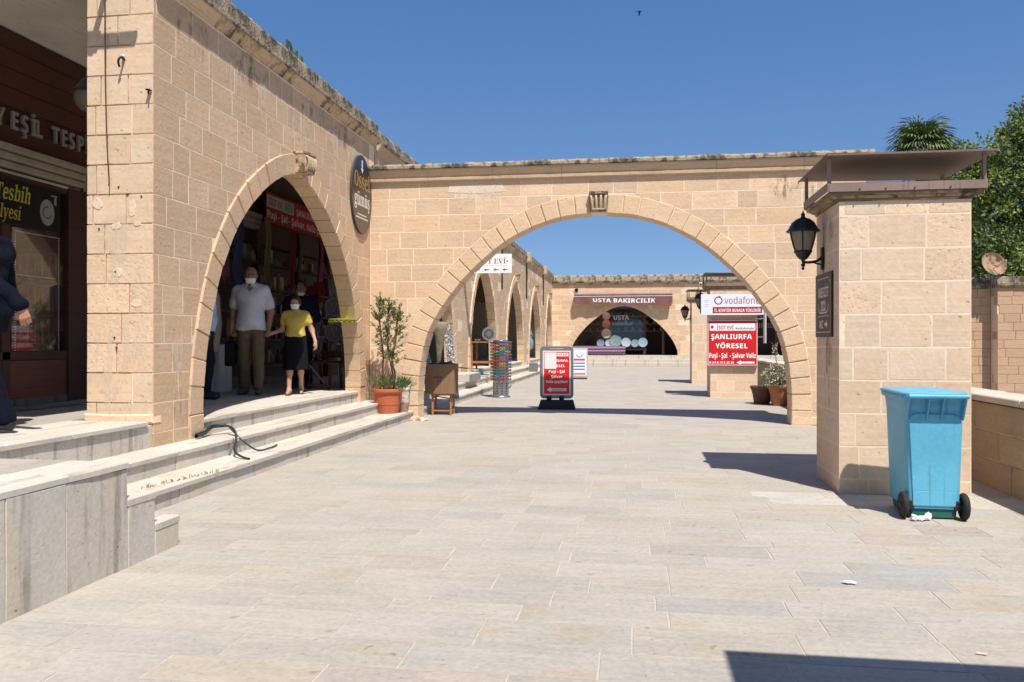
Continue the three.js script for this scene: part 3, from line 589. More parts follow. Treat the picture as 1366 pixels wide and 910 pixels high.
{
  const w = scene.getObjectByName('arcade_wall'), I = MAT(-6.75, 0, 0), END = MAT(0, 0, 0, -Math.PI / 2);
  const lime = [crust(911, [0.80, 0.70, 0.56], 9, 2, 0.1), crust(921, [0.78, 0.68, 0.55], 7, 3, 0.0)], soot = [crust(931, [0.10, 0.07, 0.05], 11, 2, 0.0), crust(941, [0.13, 0.09, 0.065], 8, 2, 0.1)];
  const put = (name, u, v, a, b, m, place, k) => part(name, new THREE.PlaneGeometry(a, b).translate(u, v, 0.0062 + k * 0.0004).applyMatrix4(place), m, w);
  [[8.25, 4.05, 0.5, 0.8], [8.9, 3.95, 0.7, 0.75], [9.9, 3.95, 0.8, 0.6], [11.2, 3.9, 0.9, 0.9], [11.9, 4.0, 0.5, 0.7], [7.15, 1.0, 0.55, 0.9], [12.5, 1.4, 0.3, 1.2]].forEach(([u, v, a, b], i) => put('lime_run', u, v, a, b, lime[i % 2], I, i));
  [[7.4, 4.2, 0.8, 0.5], [8.6, 4.25, 1.0, 0.42], [10.4, 4.25, 1.1, 0.42], [11.6, 4.25, 1.0, 0.42], [7.2, 0.62, 0.4, 0.4]].forEach(([u, v, a, b], i) => put('soot_run', u, v, a, b, soot[i % 2], I, i + 8));
  [[-0.33, 2.0, 0.6, 0.9], [-0.3, 1.2, 0.6, 0.9], [-0.4, 0.75, 0.5, 0.4]].forEach(([u, v, a, b], i) => put('lime_run', u, v, a, b, lime[(i + 1) % 2], END, i));
  const c = scene.getObjectByName('cross_wall'), J = MAT(4.21, 0, 0);
  [[2.62, 3.45, 0.35, 0.7], [2.2, 3.55, 0.5, 0.4], [-2.4, 3.55, 0.9, 0.35], [2.75, 0.4, 0.7, 0.6]].forEach(([u, v, a, b], i) => part('soot_run', new THREE.PlaneGeometry(a, b).translate(u, v, 0.0062 + i * 0.0004).applyMatrix4(J), i > 1 ? lime[0] : soot[i % 2], c));
}
// roof over the arcade and the shops behind
{
  const roof = struct('arcade_roof');
  const c = mat({ map: TS.wear, color: col(0.80, 0.75, 0.68), roughness: 0.95 });
  const g = (x0, x1, y0, y1, d0, d1) => { const b = new THREE.BoxGeometry(x1 - x0, y1 - y0, d1 - d0); boxUV(b); return b.translate((x0 + x1) / 2, (y0 + y1) / 2, -(d0 + d1) / 2); };
  part('ceiling', [g(-11.4, -4.86, 4.6, 4.72, -4, 6.9), g(-11.4, -4.5, 4.6, 4.72, 6.9, 43.5)], c, roof);
  part('slab', [g(-14, -11.35, 4.5, 4.7, -4, 48), g(-8.5, 12, 4.35, 4.5, 43.0, 52)], c, roof);
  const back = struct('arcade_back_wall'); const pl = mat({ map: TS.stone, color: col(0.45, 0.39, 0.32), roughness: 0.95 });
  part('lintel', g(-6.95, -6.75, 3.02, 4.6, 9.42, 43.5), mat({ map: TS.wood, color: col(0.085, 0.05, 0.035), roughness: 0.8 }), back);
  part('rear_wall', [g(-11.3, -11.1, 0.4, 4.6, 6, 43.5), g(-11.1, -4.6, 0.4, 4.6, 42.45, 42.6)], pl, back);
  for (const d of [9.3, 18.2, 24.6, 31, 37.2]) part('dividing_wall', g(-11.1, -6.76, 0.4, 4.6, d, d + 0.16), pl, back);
}
// ================================================================ PILLARS WITH METAL CAPS
const tin = mat({ map: TS.wear, color: col(0.30, 0.215, 0.175), roughness: 0.55, metalness: 0.15 });
const tinDark = mat({ map: TS.wear, color: col(0.20, 0.135, 0.105), roughness: 0.6 });
const SOOT = [crust(951, [0.10, 0.065, 0.04], 10, 2, 0.05), crust(961, [0.22, 0.14, 0.08], 6, 3, 0.1)];
function makePillar(label) {
  const rnd = rngOf(411), t = thing('stone_pillar', label, 'pillar', [2.165, 0, -7.525]);
  const c = new THREE.BoxGeometry(1.0132, 2.47, 0.8472); boxUV(c); part('core', c.translate(0, 1.18, 0), M.mortar, t);
  const P0 = 0.12, o = { v0: 0, v1: 2.392, course: 0.27, phase: P0, joint: 0.013, lenMin: 0.26, lenMax: 0.56, uneven: 0.0010, bevel: 0.002 };
  const top = (p, r) => (p[0][1] > 1.4 ? (r() < 0.5 ? pick(PIERROUGH, r) : pick(PALE, r)) : pick(PALE, r));
  addStones(courses({ ...o, u0: -0.508, u1: 0.508, seed: 421, place: MAT(0, 0, 0.425), mats: PALE, pick: top }), t);
  addStones(courses({ ...o, u0: -0.422, u1: 0.422, seed: 422, place: MAT(-0.508, 0, 0, -Math.PI / 2), mats: PALE }), t);
  addStones(courses({ ...o, u0: -0.422, u1: 0.422, seed: 423, place: MAT(0.508, 0, 0, Math.PI / 2), mats: PALE }), t);
  addStones(courses({ ...o, u0: -0.508, u1: 0.508, seed: 424, place: MAT(0, 0, -0.425, Math.PI), mats: PALE }), t);
  [[-0.2, 2.05, 0.3, 0.6, 0], [0.12, 2.1, 0.35, 0.5, 1], [0.0, 1.0, 0.5, 0.8, 1]].forEach(([u, v, a, b, q], i) => part('soot_run', new THREE.PlaneGeometry(a, b).translate(u, v, 0.0055 + i * 0.0004).applyMatrix4(MAT(-0.508, 0, 0, -Math.PI / 2)), SOOT[q], t));
  // moulded stone cap, square on plan
  const ring = (w, d, y0, y1, ww, dd) => { const g = new THREE.CylinderGeometry(1, 1, 1, 4, 1); g.rotateY(Math.PI / 4); const p = g.attributes.position; for (let i = 0; i < p.count; i++) { const up = p.getY(i) > 0; p.setXYZ(i, Math.sign(p.getX(i)) * (Math.abs(p.getX(i)) < 1e-6 ? 0 : up ? ww : w), up ? y1 : y0, Math.sign(p.getZ(i)) * (Math.abs(p.getZ(i)) < 1e-6 ? 0 : up ? dd : d)); } g.computeVertexNormals(); boxUV(g); return g; };
  part('cap_stone', [ring(0.515, 0.430, 2.392, 2.412, 0.523, 0.436), ring(0.533, 0.438, 2.414, 2.435, 0.568, 0.452), ring(0.583, 0.458, 2.437, 2.468, 0.598, 0.466)], mat({ map: TS.lichen, bumpMap: TS.lichenBump, bumpScale: 0.006, color: col(0.40, 0.29, 0.19), roughness: 0.95 }), t);
  // metal: four fascia plates, corner posts, flat roof sheet
  const fw = 0.611, fd = 0.475;
  for (const [g] of [[box(2 * fw, 0.072, 0.006, 0, 2.503, fd, 0.002)], [box(2 * fw, 0.072, 0.006, 0, 2.503, -fd, 0.002)], [box(0.006, 0.072, 2 * fd - 0.01, -fw, 2.503, 0, 0.002)], [box(0.006, 0.072, 2 * fd - 0.01, fw, 2.503, 0, 0.002)]]) part('fascia', g, tin, t);
  for (const sx of [-1, 1]) for (const sz of [-1, 1]) part('post', box(0.028, 0.236, 0.028, sx * (fw - 0.02), 2.628, sz * (fd - 0.02), 0.003), tin, t);
  const roof = new THREE.PlaneGeometry(1.285, 1.19, 10, 10).rotateX(-Math.PI / 2); const rp = roof.attributes.position;
  const sheet = (y) => { const g = roof.clone(), p = g.attributes.position; for (let i = 0; i < p.count; i++) { const x = p.getX(i), z = p.getZ(i); p.setY(i, y + 0.010 * Math.sin(x * 4 + 1) * Math.cos(z * 3) - 0.008 * x + (x > 0.55 && z > 0.5 ? 0.012 : 0)); } g.computeVertexNormals(); return g; };
  part('roof_sheet', [sheet(2.753), sheet(2.749), box(1.285, 0.016, 0.004, 0, 2.748, 0.594, 0.001), box(0.004, 0.016, 1.19, -0.642, 2.750, 0, 0.001)], tinDark, t, [0.005, 0, -0.015]);
  for (const x of [-0.36, -0.16, 0.06, 0.33]) part('bolt', new THREE.CylinderGeometry(0.006, 0.006, 0.02, 8).rotateX(Math.PI / 2), M.black, t, [x, 2.482, fd + 0.008]);
  return t;
}
const pillar = makePillar('nearest stone pillar with metal cap, right behind the blue bin');
copyOf(pillar, [2.165, 0, -19.225], 0, 'stone pillar carrying the red and white sign boards beyond the arch', 'row of stone pillars with metal caps');
copyOf(pillar, [2.165, 0, -25.225], 0, 'farthest stone pillar, narrow strip left of the red sign board', 'row of stone pillars with metal caps');
copyOf(pillar, [1.78, 0, -1.44], 0, 'stone pillar beside the camera whose shadow falls at the lower right', 'row of stone pillars with metal caps');
pillar.userData.group = 'row of stone pillars with metal caps';

// ================================================================ LANTERNS
const milk = new THREE.MeshPhysicalMaterial({ color: col(0.30, 0.27, 0.20), roughness: 0.35, transmission: 0.35, thickness: 0 });
function makeLantern(label) { // hangs on a wall that lies at x = 0; the arm reaches to -x
  const t = thing('wall_lantern', label, 'lantern', [1.655, 1.98, -7.65]);
  part('back_plate', [box(0.022, 0.20, 0.055, -0.012, 0, 0, 0.008), box(0.012, 0.13, 0.08, -0.008, 0, 0, 0.005)], M.iron, t);
  part('arm', [tube([[-0.01, 0.02, 0], [-0.05, -0.015, 0], [-0.11, -0.03, 0], [-0.165, -0.03, 0]], 0.012, 16, 8), tube([[-0.01, -0.05, 0], [-0.05, -0.045, 0], [-0.09, -0.03, 0]], 0.008, 10, 6)], M.iron, t);
  const x = -0.175;
  part('finial', lathe([[0.001, -0.10], [0.010, -0.095], [0.014, -0.085], [0.007, -0.075], [0.018, -0.060], [0.020, -0.05], [0.009, -0.038], [0.014, -0.02], [0.022, 0.0]], 14), M.iron, t, [x, 0, 0]);
  part('cup', lathe([[0.0, -0.01], [0.03, -0.005], [0.052, 0.02], [0.072, 0.055], [0.080, 0.062], [0.078, 0.07], [0, 0.07]], 16), M.iron, t, [x, 0, 0]);
  part('glass', lathe([[0.070, 0.068], [0.092, 0.13], [0.108, 0.19], [0.117, 0.24]], 16), milk, t, [x, 0, 0]);
  for (let i = 0; i < 6; i++) { const a = (i / 6) * 2 * Math.PI + 0.3; part('rib', tube([[0.074, 0.066, 0], [0.096, 0.13, 0], [0.112, 0.19, 0], [0.120, 0.242, 0]], 0.006, 8, 6).rotateY(a), M.iron, t, [x, 0, 0]); }
  part('cap', lathe([[0.118, 0.235], [0.142, 0.24], [0.146, 0.252], [0.128, 0.262], [0.118, 0.285], [0.095, 0.325], [0.062, 0.352], [0.036, 0.362], [0.022, 0.368], [0.016, 0.385], [0.020, 0.395], [0.010, 0.408], [0.001, 0.432]], 18), M.iron, t, [x, 0, 0]);
  part('bulb', new THREE.SphereGeometry(0.03, 12, 10), M.white, t, [x, 0.14, 0]);
  return t;
}
const LG = 'black wall lanterns';
const lantern = makeLantern('black wall lantern on the near pillar above the brown sign'); lantern.userData.group = LG;
copyOf(lantern, [1.655, 1.98, -19.3], 0, 'black lantern half hidden behind the white sign board', LG);
copyOf(lantern, [1.655, 1.93, -25.2], 0, 'black lantern on the narrow far pillar right of the shop arch', LG);
{ // globe lamp on the left shop front, half hidden by the wall end
  const t = thing('globe_lamp', 'wall lamp with dark hood and pale globe behind the wall end', 'lamp', [-5.42, 3.74, -7.55]);
  part('hood', lathe([[0.15, -0.01], [0.155, 0], [0.12, 0.03], [0.075, 0.09], [0.045, 0.13], [0.02, 0.15], [0.02, 0.22], [0.001, 0.22]], 20), mat({ color: col(0.05, 0.05, 0.06), roughness: 0.35 }), t);
  part('globe', lathe([[0.12, -0.005], [0.125, -0.06], [0.105, -0.13], [0.06, -0.18], [0.001, -0.195]], 20), milk, t);
  part('arm', tube([[0, 0.2, 0], [0.05, 0.3, 0], [0.3, 0.3, 0], [0.62, 0.2, 0]], 0.016, 20, 8), M.iron, t);
}
// ================================================================ SIGNS
function signMat(w, h, draw, rough = 0.45) { return mat({ map: canvasTex(w, h, draw), roughness: rough }); }
function board(w, h, d, face, edge, bev = 0.004) { // a board with print on its front only
  const g = box(w, h, d, 0, 0, 0, Math.min(bev, d / 3)); const f = new THREE.PlaneGeometry(w - 2 * bev, h - 2 * bev).translate(0, 0, d / 2 + 0.0012);
  return [[g, edge], [f, face]];
}
function addBoard(t, w, h, d, face, edge, pos, rot) { const [a, b] = board(w, h, d, face, edge); part('panel', a[0], a[1], t, pos, rot); part('print', b[0], b[1], t, pos, rot); }
const text = (g, s, x, y, size, color, font = 'bold', fam = 'sans-serif', sx = 1) => { g.save(); g.translate(x, y); g.scale(sx, 1); g.fillStyle = color; g.font = `${font} ${size}px ${fam}`; g.fillText(s, 0, 0); g.restore(); };
const fit = (g, s, x, y, w, size, color, font = 'bold', fam = 'sans-serif') => { g.font = `${font} ${size}px ${fam}`; const m = g.measureText(s).width; text(g, s, x, y, size, color, font, fam, w / m); };
{ // brown direction sign on the shaded side of the near pillar
  const t = thing('direction_sign', 'brown sign with white letters and arrow on shaded side of near pillar', 'sign', [1.648, 1.565, -7.60], -Math.PI / 2);
  const face = signMat(440, 400, (g, w, h) => {
    g.fillStyle = '#3a2420'; g.fillRect(0, 0, w, h); g.strokeStyle = '#cfc4bd'; g.lineWidth = 5; g.beginPath();
    g.moveTo(30, 60); g.quadraticCurveTo(60, 58, 62, 30); g.lineTo(378, 30); g.quadraticCurveTo(380, 58, 410, 60); g.lineTo(410, 372); g.lineTo(30, 372); g.closePath(); g.stroke();
    fit(g, 'MESCİT', 80, 150, 280, 90, '#d6ccc6'); g.lineWidth = 9; g.strokeStyle = '#d6ccc6';
    g.beginPath(); g.moveTo(80, 185); g.quadraticCurveTo(90, 252, 150, 248); g.lineTo(290, 248); g.quadraticCurveTo(350, 252, 360, 185); g.stroke(); g.fillStyle = '#b9aca5'; g.fillRect(155, 172, 130, 66); fit(g, 'cami', 165, 222, 110, 50, '#3a2420');
    g.fillStyle = '#d6ccc6'; g.fillRect(70, 268, 300, 4); text(g, 'WC', 110, 348, 74, '#d6ccc6'); g.beginPath(); g.moveTo(262, 312); g.lineTo(300, 312); g.lineTo(300, 294); g.lineTo(340, 322); g.lineTo(300, 350); g.lineTo(300, 332); g.lineTo(262, 332); g.fill();
  });
  addBoard(t, 0.62, 0.56, 0.014, face, M.black);
}
{ // white board above, red board below, on the second pillar
  const a = thing('phone_shop_sign', 'white sign board with dark red lettering above the red board on the pillar', 'sign', [2.11, 2.05, -18.63]);
  const red = '#9c1f2c';
  addBoard(a, 1.34, 0.46, 0.03, signMat(1340, 460, (g, w, h) => {
    g.fillStyle = '#e4e8f2'; g.fillRect(0, 0, w, h); g.strokeStyle = red; g.lineWidth = 26; g.beginPath(); g.arc(372, 142, 78, 0, 7); g.stroke(); g.lineWidth = 20; g.strokeStyle = '#e4e8f2'; g.beginPath(); g.moveTo(372, 60); g.lineTo(440, 40); g.stroke();
    g.fillStyle = red; g.beginPath(); g.moveTo(372, 44); g.quadraticCurveTo(410, 30, 430, 52); g.quadraticCurveTo(390, 60, 372, 82); g.fill();
    fit(g, 'vodafone', 500, 215, 760, 210, red, 'normal'); g.fillStyle = red; g.fillRect(250, 285, 1060, 140); fit(g, 'TL KONTÖR BURADA YÜKLENİR', 280, 398, 1000, 104, '#f2eef0');
    for (const [y, l] of [[135, 100], [170, 80], [225, 110], [260, 90]]) { g.fillStyle = '#b8bccb'; g.fillRect(70, y, l, 12); }
  }), M.white);
  part('bracket', [rod([-0.3, 0, -0.02], [-0.3, 0, -0.18], 0.012), rod([0.4, 0, -0.02], [0.4, 0, -0.18], 0.012)], M.steel, a);
  const b = thing('shop_sign', 'red sign board with white lettering and arrow hung on the second pillar', 'sign', [2.125, 1.21, -18.72]);
  addBoard(b, 1.07, 1.0, 0.03, signMat(1070, 1000, (g, w, h) => {
    g.fillStyle = '#d9dbe0'; g.fillRect(0, 0, w, h); g.fillStyle = '#d01a1c'; g.fillRect(14, 14, w - 28, h - 28);
    g.fillStyle = '#eceef2'; g.beginPath(); g.roundRect(40, 70, 985, 160, 16); g.fill(); g.fillStyle = '#b01c22'; g.beginPath(); g.arc(95, 150, 34, 0, 7); g.fill(); fit(g, 'İSOT EVİ', 190, 205, 370, 118, '#b01c22'); fit(g, 'Katkılarıyla', 600, 205, 400, 66, '#3b2a2a');
    fit(g, 'ŞANLIURFA', 65, 415, 890, 150, '#ffffff'); fit(g, 'YÖRESEL', 165, 620, 700, 150, '#ffffff'); fit(g, 'Puşi - Şal  - Şalvar Valiz', 25, 835, 1015, 150, '#ffffff'); fit(g, '0 (414) 313 23 26', 30, 960, 540, 66, '#ffffff');
    g.fillStyle = '#fff'; g.beginPath(); g.moveTo(620, 936); g.lineTo(720, 890); g.lineTo(720, 916); g.lineTo(1010, 916); g.lineTo(1010, 956); g.lineTo(720, 956); g.lineTo(720, 982); g.fill();
  }), M.white);
  soloThing('edge_on_sign', 'thin white sign panel seen edge-on beside the red board', 'sign', [box(0.02, 0.68, 0.30, 0, 0, 0, 0.004), rod([-0.02, 0.2, -0.1], [-0.2, 0.2, -0.1], 0.012), rod([-0.02, -0.2, -0.1], [-0.2, -0.2, -0.1], 0.012)], M.white, [2.80, 1.54, -18.62]);
}
{ // white hanging sign of the spice house beyond the cross wall
  const t = thing('hanging_sign', 'white hanging sign with red letters and four red arrows', 'sign', [-3.60, 3.15, -20]);
  addBoard(t, 1.24, 0.47, 0.04, signMat(1240, 470, (g, w, h) => {
    g.fillStyle = '#f1f3f6'; g.fillRect(0, 0, w, h); fit(g, 'İSOT EVİ', 330, 235, 770, 170, '#a5323f', 'bold', 'serif'); g.fillStyle = '#9aa6a6'; for (let x = 330; x < 1170; x += 70) g.fillRect(x, 280, 50, 10);
    g.fillStyle = '#c03a44'; for (const x of [300, 535, 770, 1000]) { g.beginPath(); g.moveTo(x, 388); g.lineTo(x + 70, 350); g.lineTo(x + 76, 374); g.lineTo(x + 150, 374); g.lineTo(x + 150, 402); g.lineTo(x + 76, 402); g.lineTo(x + 70, 426); g.fill(); }
    g.fillStyle = '#c98a8a'; g.beginPath(); g.arc(1130, 180, 26, 0, 7); g.fill(); g.fillStyle = '#565a60'; g.fillRect(640, 40, 20, 20); g.fillRect(1100, 70, 24, 14);
  }), M.white);
  part('hanger', [rod([-0.62, 0.12, 0], [-0.8, 0.3, 0], 0.012), rod([0.1, 0.235, 0], [0.02, 0.42, 0], 0.01), rod([-0.2, 0.235, 0], [-0.12, 0.4, 0], 0.01)], M.iron, t);
}
{ // oval silver shop sign on the left wall
  const t = thing('oval_sign', 'dark oval sign with pale lettering and a white arrow on left wall', 'sign', [-4.186, 3.51, -12.29], Math.PI / 2);
  const g = new THREE.CylinderGeometry(1, 1, 0.03, 48).rotateX(Math.PI / 2); g.scale(0.47, 0.605, 1); part('panel', g, mat({ color: col(0.05, 0.045, 0.04), roughness: 0.5 }), t);
  const f = new THREE.CircleGeometry(1, 48); f.scale(0.465, 0.60, 1);
  part('print', f, signMat(700, 900, (c, w, h) => {
    const q = c.createLinearGradient(0, 0, 0, h); c.fillStyle = '#2b3038'; c.fillRect(0, 0, w, h); c.fillStyle = '#3d3730'; c.fillRect(0, h * 0.24, w, h); c.fillStyle = '#574a3a'; c.fillRect(0, h * 0.55, w, h);
    c.fillStyle = '#e8e8ea'; c.beginPath(); c.moveTo(330, 50); c.lineTo(370, 50); c.lineTo(370, 150); c.lineTo(398, 150); c.lineTo(350, 205); c.lineTo(302, 150); c.lineTo(330, 150); c.fill();
    fit(c, 'Ossel', 70, 380, 560, 250, '#b08a52', 'bold', 'serif'); fit(c, 'gümüş', 80, 585, 540, 210, '#e6e4e2', 'bold', 'serif'); c.fillStyle = '#d8d4cf'; c.fillRect(180, 680, 320, 14); c.fillRect(130, 716, 430, 16);
  }, 0.35), t, [0, 0, 0.0165]);
}
{ // pavement sign in the street
  const rubber = mat({ map: TS.wear, color: col(0.014, 0.017, 0.027), roughness: 0.7 });
  const t = thing('pavement_sign', 'red and white pavement sign on black rubber foot standing mid-street', 'sign', [-1.42, 0, -15.12], 0.05);
  part('foot', [new THREE.ExtrudeGeometry(polyShape([[-0.345, 0.0], [0.345, 0.0], [0.30, 0.165], [-0.29, 0.165]]), { depth: 0.30, bevelEnabled: true, bevelSize: 0.015, bevelThickness: 0.015, bevelSegments: 2, bevelOffset: -0.015 }).translate(0, 0.001, -0.15)], rubber, t);
  for (const x of [-0.14, 0.09]) part('spring', lathe([[0.03, 0.16], [0.05, 0.17], [0.045, 0.19], [0.06, 0.2], [0.05, 0.22], [0.06, 0.235], [0.03, 0.24]], 14), rubber, t, [x, 0, 0]);
  const rr = (w, h, r) => { const s = new THREE.Shape(); s.moveTo(-w + r, -h); s.lineTo(w - r, -h); s.quadraticCurveTo(w, -h, w, -h + r); s.lineTo(w, h - r); s.quadraticCurveTo(w, h, w - r, h); s.lineTo(-w + r, h); s.quadraticCurveTo(-w, h, -w, h - r); s.lineTo(-w, -h + r); s.quadraticCurveTo(-w, -h, -w + r, -h); return s; };
  const fr = rr(0.30, 0.475, 0.08), hole = new THREE.Path(); [[-0.13, 0.448], [-0.13, 0.43], [0.13, 0.43], [0.13, 0.448]].forEach(([x, y], i) => (i ? hole.lineTo(x, y) : hole.moveTo(x, y))); fr.holes.push(hole);
  part('frame', new THREE.ExtrudeGeometry(fr, { depth: 0.05, bevelEnabled: true, bevelSize: 0.006, bevelThickness: 0.006, bevelSegments: 2, curveSegments: 6 }).translate(0, 0.675, -0.03), mat({ map: TS.wear, color: col(0.22, 0.23, 0.25), roughness: 0.5, metalness: 0.3 }), t);
  part('poster', new THREE.PlaneGeometry(0.51, 0.815), signMat(510, 815, (g, w, h) => {
    g.fillStyle = '#e2e3e6'; g.fillRect(0, 0, w, h); g.fillStyle = '#d7201d'; g.fillRect(22, 22, w - 44, h - 44); g.fillStyle = '#f2f2f2'; g.fillRect(35, 40, w - 75, 62); fit(g, 'İSOT EVİ', 240, 92, 210, 48, '#b01c22');
    fit(g, 'ŞANLIURFA', 60, 205, 400, 62, '#fff'); fit(g, 'YÖRESEL', 90, 300, 320, 62, '#fff'); fit(g, 'Puşi - Şal', 105, 405, 300, 70, '#fff'); fit(g, 'Şalvar', 150, 500, 210, 70, '#fff'); fit(g, 'Valiz çeşitleri', 55, 590, 400, 64, '#fff');
    g.fillStyle = '#e9e9ea'; g.beginPath(); g.moveTo(75, 715); g.lineTo(150, 665); g.lineTo(150, 690); g.lineTo(430, 690); g.lineTo(430, 740); g.lineTo(150, 740); g.lineTo(150, 765); g.fill(); fit(g, 'BURADAN', 170, 730, 230, 36, '#5a2020');
  }), t, [0, 0.665, 0.0285]);
  part('paper_sheet', box(0.215, 0.30, 0.002, -0.115, 0.89, 0.031, 0.0005), mat({ color: col(0.80, 0.79, 0.80), roughness: 0.8 }), t);
  const b = thing('pavement_sign', 'small white pavement sign half hidden behind the red one', 'sign', [-1.84, 0, -27.2], 0.1);
  part('frame', [box(0.62, 0.98, 0.05, 0, 0.52, 0, 0.02)], mat({ map: TS.wear, color: col(0.5, 0.5, 0.52), roughness: 0.5 }), b);
  part('poster', new THREE.PlaneGeometry(0.54, 0.86), signMat(270, 430, (g, w, h) => { g.fillStyle = '#dfe6f2'; g.fillRect(0, 0, w, h); g.strokeStyle = '#4a5a80'; g.lineWidth = 12; g.beginPath(); g.arc(150, 80, 45, 0, 3.1); g.stroke(); g.fillStyle = '#d04a50'; g.fillRect(60, 150, 180, 34); g.fillStyle = '#47639a'; for (const y of [215, 265, 315]) g.fillRect(50, y, 190, 20); g.fillStyle = '#d97a50'; g.fillRect(20, 385, 230, 30); }), b, [0, 0.54, 0.0265]);
  part('foot', [box(0.56, 0.04, 0.34, 0, 0.02, 0, 0.01)], rubber, b);
}
// green roof letters, seen over the coping
{
  const font = await new FontLoader().loadAsync('fonts/droid/droid_sans_bold.typeface.json');
  const green = mat({ color: col(0.075, 0.085, 0.012), roughness: 0.5 });
  const letter = (ch, size, depth) => { const g = new TextGeometry(ch, { font, size, depth, curveSegments: 4, bevelEnabled: false }); return g; };
  const t = thing('roof_sign', 'small green letters standing on the coping of the left wall', 'sign', [-4.36, 4.80, -9.86], Math.PI / 2);
  [['D', 0, 0.24], ['ı', 0.22, 0.2], ['l', 0.31, 0.19], ['A', 0.42, 0.18]].forEach(([c, x, s]) => part('letter', letter(c, s, 0.02), green, t, [x, 0.02, 0]));
  part('rail', box(0.75, 0.02, 0.03, 0.37, 0.01, 0.02, 0.004), M.iron, t);
  // ---- the timber shop front on the far left
  const s = thing('timber_shop_front', 'dark timber shop front with metal letters and rolled shutter left of the wall end', 'shop front', [-6.6, 0, -9.42], Math.PI / 2);
  const X = (d) => d - 9.42, rnd = rngOf(431);
  part('wall', move(new THREE.BoxGeometry(11.6, 4.1, 0.1), -6.0, 2.6, -0.12), M.darkWood, s);
  const pan = family(TS.wood, null, 0, [0.085, 0.024, 0.013], 0.2, 4, 241, { roughness: 0.5 });
  for (let k = 0; k < 6; k++) { const y = 3.36 + k * 0.205; for (const [a, b] of [[2.0, 4.9], [4.9, 7.3], [7.3, 9.4]]) part('board', box(b - a - 0.006, 0.196, 0.03, X((a + b) / 2), y + 0.1, -0.045 + (k ? 0 : 0.02), 0.006), pan[(k + Math.round(a)) % 4], s); }
  const steelL = mat({ map: TS.wear, color: col(0.52, 0.52, 0.50), roughness: 0.35, metalness: 0.6 });
  for (const [ch, d] of [['Y', 7.71], ['E', 7.925], ['Ş', 8.075], ['İ', 8.225], ['L', 8.29], ['T', 8.56], ['E', 8.70], ['S', 8.835], ['P', 8.98], ['İ', 9.13], ['H', 9.2]]) part('letter', letter(ch, 0.19, 0.03).scale(0.82, 1, 1), steelL, s, [X(d), 3.52, -0.005]);
  // rolled shutter box and slats
  const sh = mat({ map: TS.wear, color: col(0.36, 0.315, 0.245), roughness: 0.6 });
  for (let k = 0; k < 3; k++) part('shutter_slat', box(5.0, 0.075, 0.16 - k * 0.03, X(6.55), 3.285 - k * 0.083, 0.05 - k * 0.02, 0.014), sh, s);
  part('shutter_rail', box(5.0, 0.03, 0.10, X(6.52), 3.045, -0.02, 0.006), mat({ map: TS.wear, color: col(0.5, 0.45, 0.36), roughness: 0.5 }), s);
  // glazed display
  const fr = (w, h, x, y, d = 0.10) => box(w, h, d, x, y, -0.03, 0.008);
  part('frame', [fr(0.34, 2.5, X(8.98), 1.80, 0.14), fr(0.12, 2.4, X(7.86), 1.75), fr(0.10, 2.4, X(5.9), 1.75), fr(3.2, 0.10, X(7.3), 1.09), fr(3.2, 0.07, X(7.3), 3.0)], M.darkWood, s);
  part('base_panel', box(3.3, 0.48, 0.06, X(7.3), 0.80, -0.02, 0.01), M.redWood, s);
  part('skirting', box(3.4, 0.08, 0.08, X(7.3), 0.585, -0.02, 0.01), mat({ map: TS.step, color: col(0.12, 0.11, 0.10) }), s);
  part('pane', box(0.8, 1.36, 0.008, X(8.36), 1.80, 0.0, 0.001), M.glass, s); part('pane', box(1.8, 1.36, 0.008, X(6.88), 1.80, 0.0, 0.001), M.glass, s);
  part('shelf', [1.22, 1.55, 1.93, 2.26].map((y) => box(2.9, 0.02, 0.22, X(7.25), y, -0.14, 0.002)), mat({ map: TS.wood, color: col(0.10, 0.07, 0.04) }), s);
  const bead = [mat({ color: col(0.12, 0.075, 0.02), roughness: 0.4 }), mat({ color: col(0.09, 0.04, 0.02), roughness: 0.4 }), mat({ color: col(0.14, 0.10, 0.035), roughness: 0.4 }), mat({ color: col(0.05, 0.035, 0.03), roughness: 0.4 })];
  for (let k = 0; k < 74; k++) { const row = k % 3, x = X(5.95) + ((k / 3) | 0) * 0.115; part('bead_string', tube([[x, 2.23 - row * 0.37, -0.07], [x + 0.01, 2.06 - row * 0.37, -0.065], [x + 0.018, 1.94 - row * 0.37, -0.07], [x + 0.03, 2.06 - row * 0.37, -0.075], [x + 0.036, 2.23 - row * 0.37, -0.07]], 0.011, 12, 6), bead[k % 4], s); }
  const led = mat({ color: col(0.75, 0.76, 0.80), roughness: 0.4 }), dots = []; for (let y = 1.15; y < 2.46; y += 0.028) for (const d of [8.02, 8.70]) dots.push(box(0.012, 0.012, 0.01, X(d), y, -0.012, 0.002)); for (let d = 8.05; d < 8.68; d += 0.032) dots.push(box(0.012, 0.012, 0.01, X(d), 2.44, -0.012, 0.002), box(0.010, 0.010, 0.01, X(d), 1.97, -0.03, 0.002));
  part('bead_trim', dots, led, s).userData.kind = 'stuff';
  // black fascia sign in the window
  const f = thing('black_shop_sign', 'black sign with yellow script lettering and a grey disc in shop window', 'sign', [-6.55, 2.72, -7.58], Math.PI / 2);
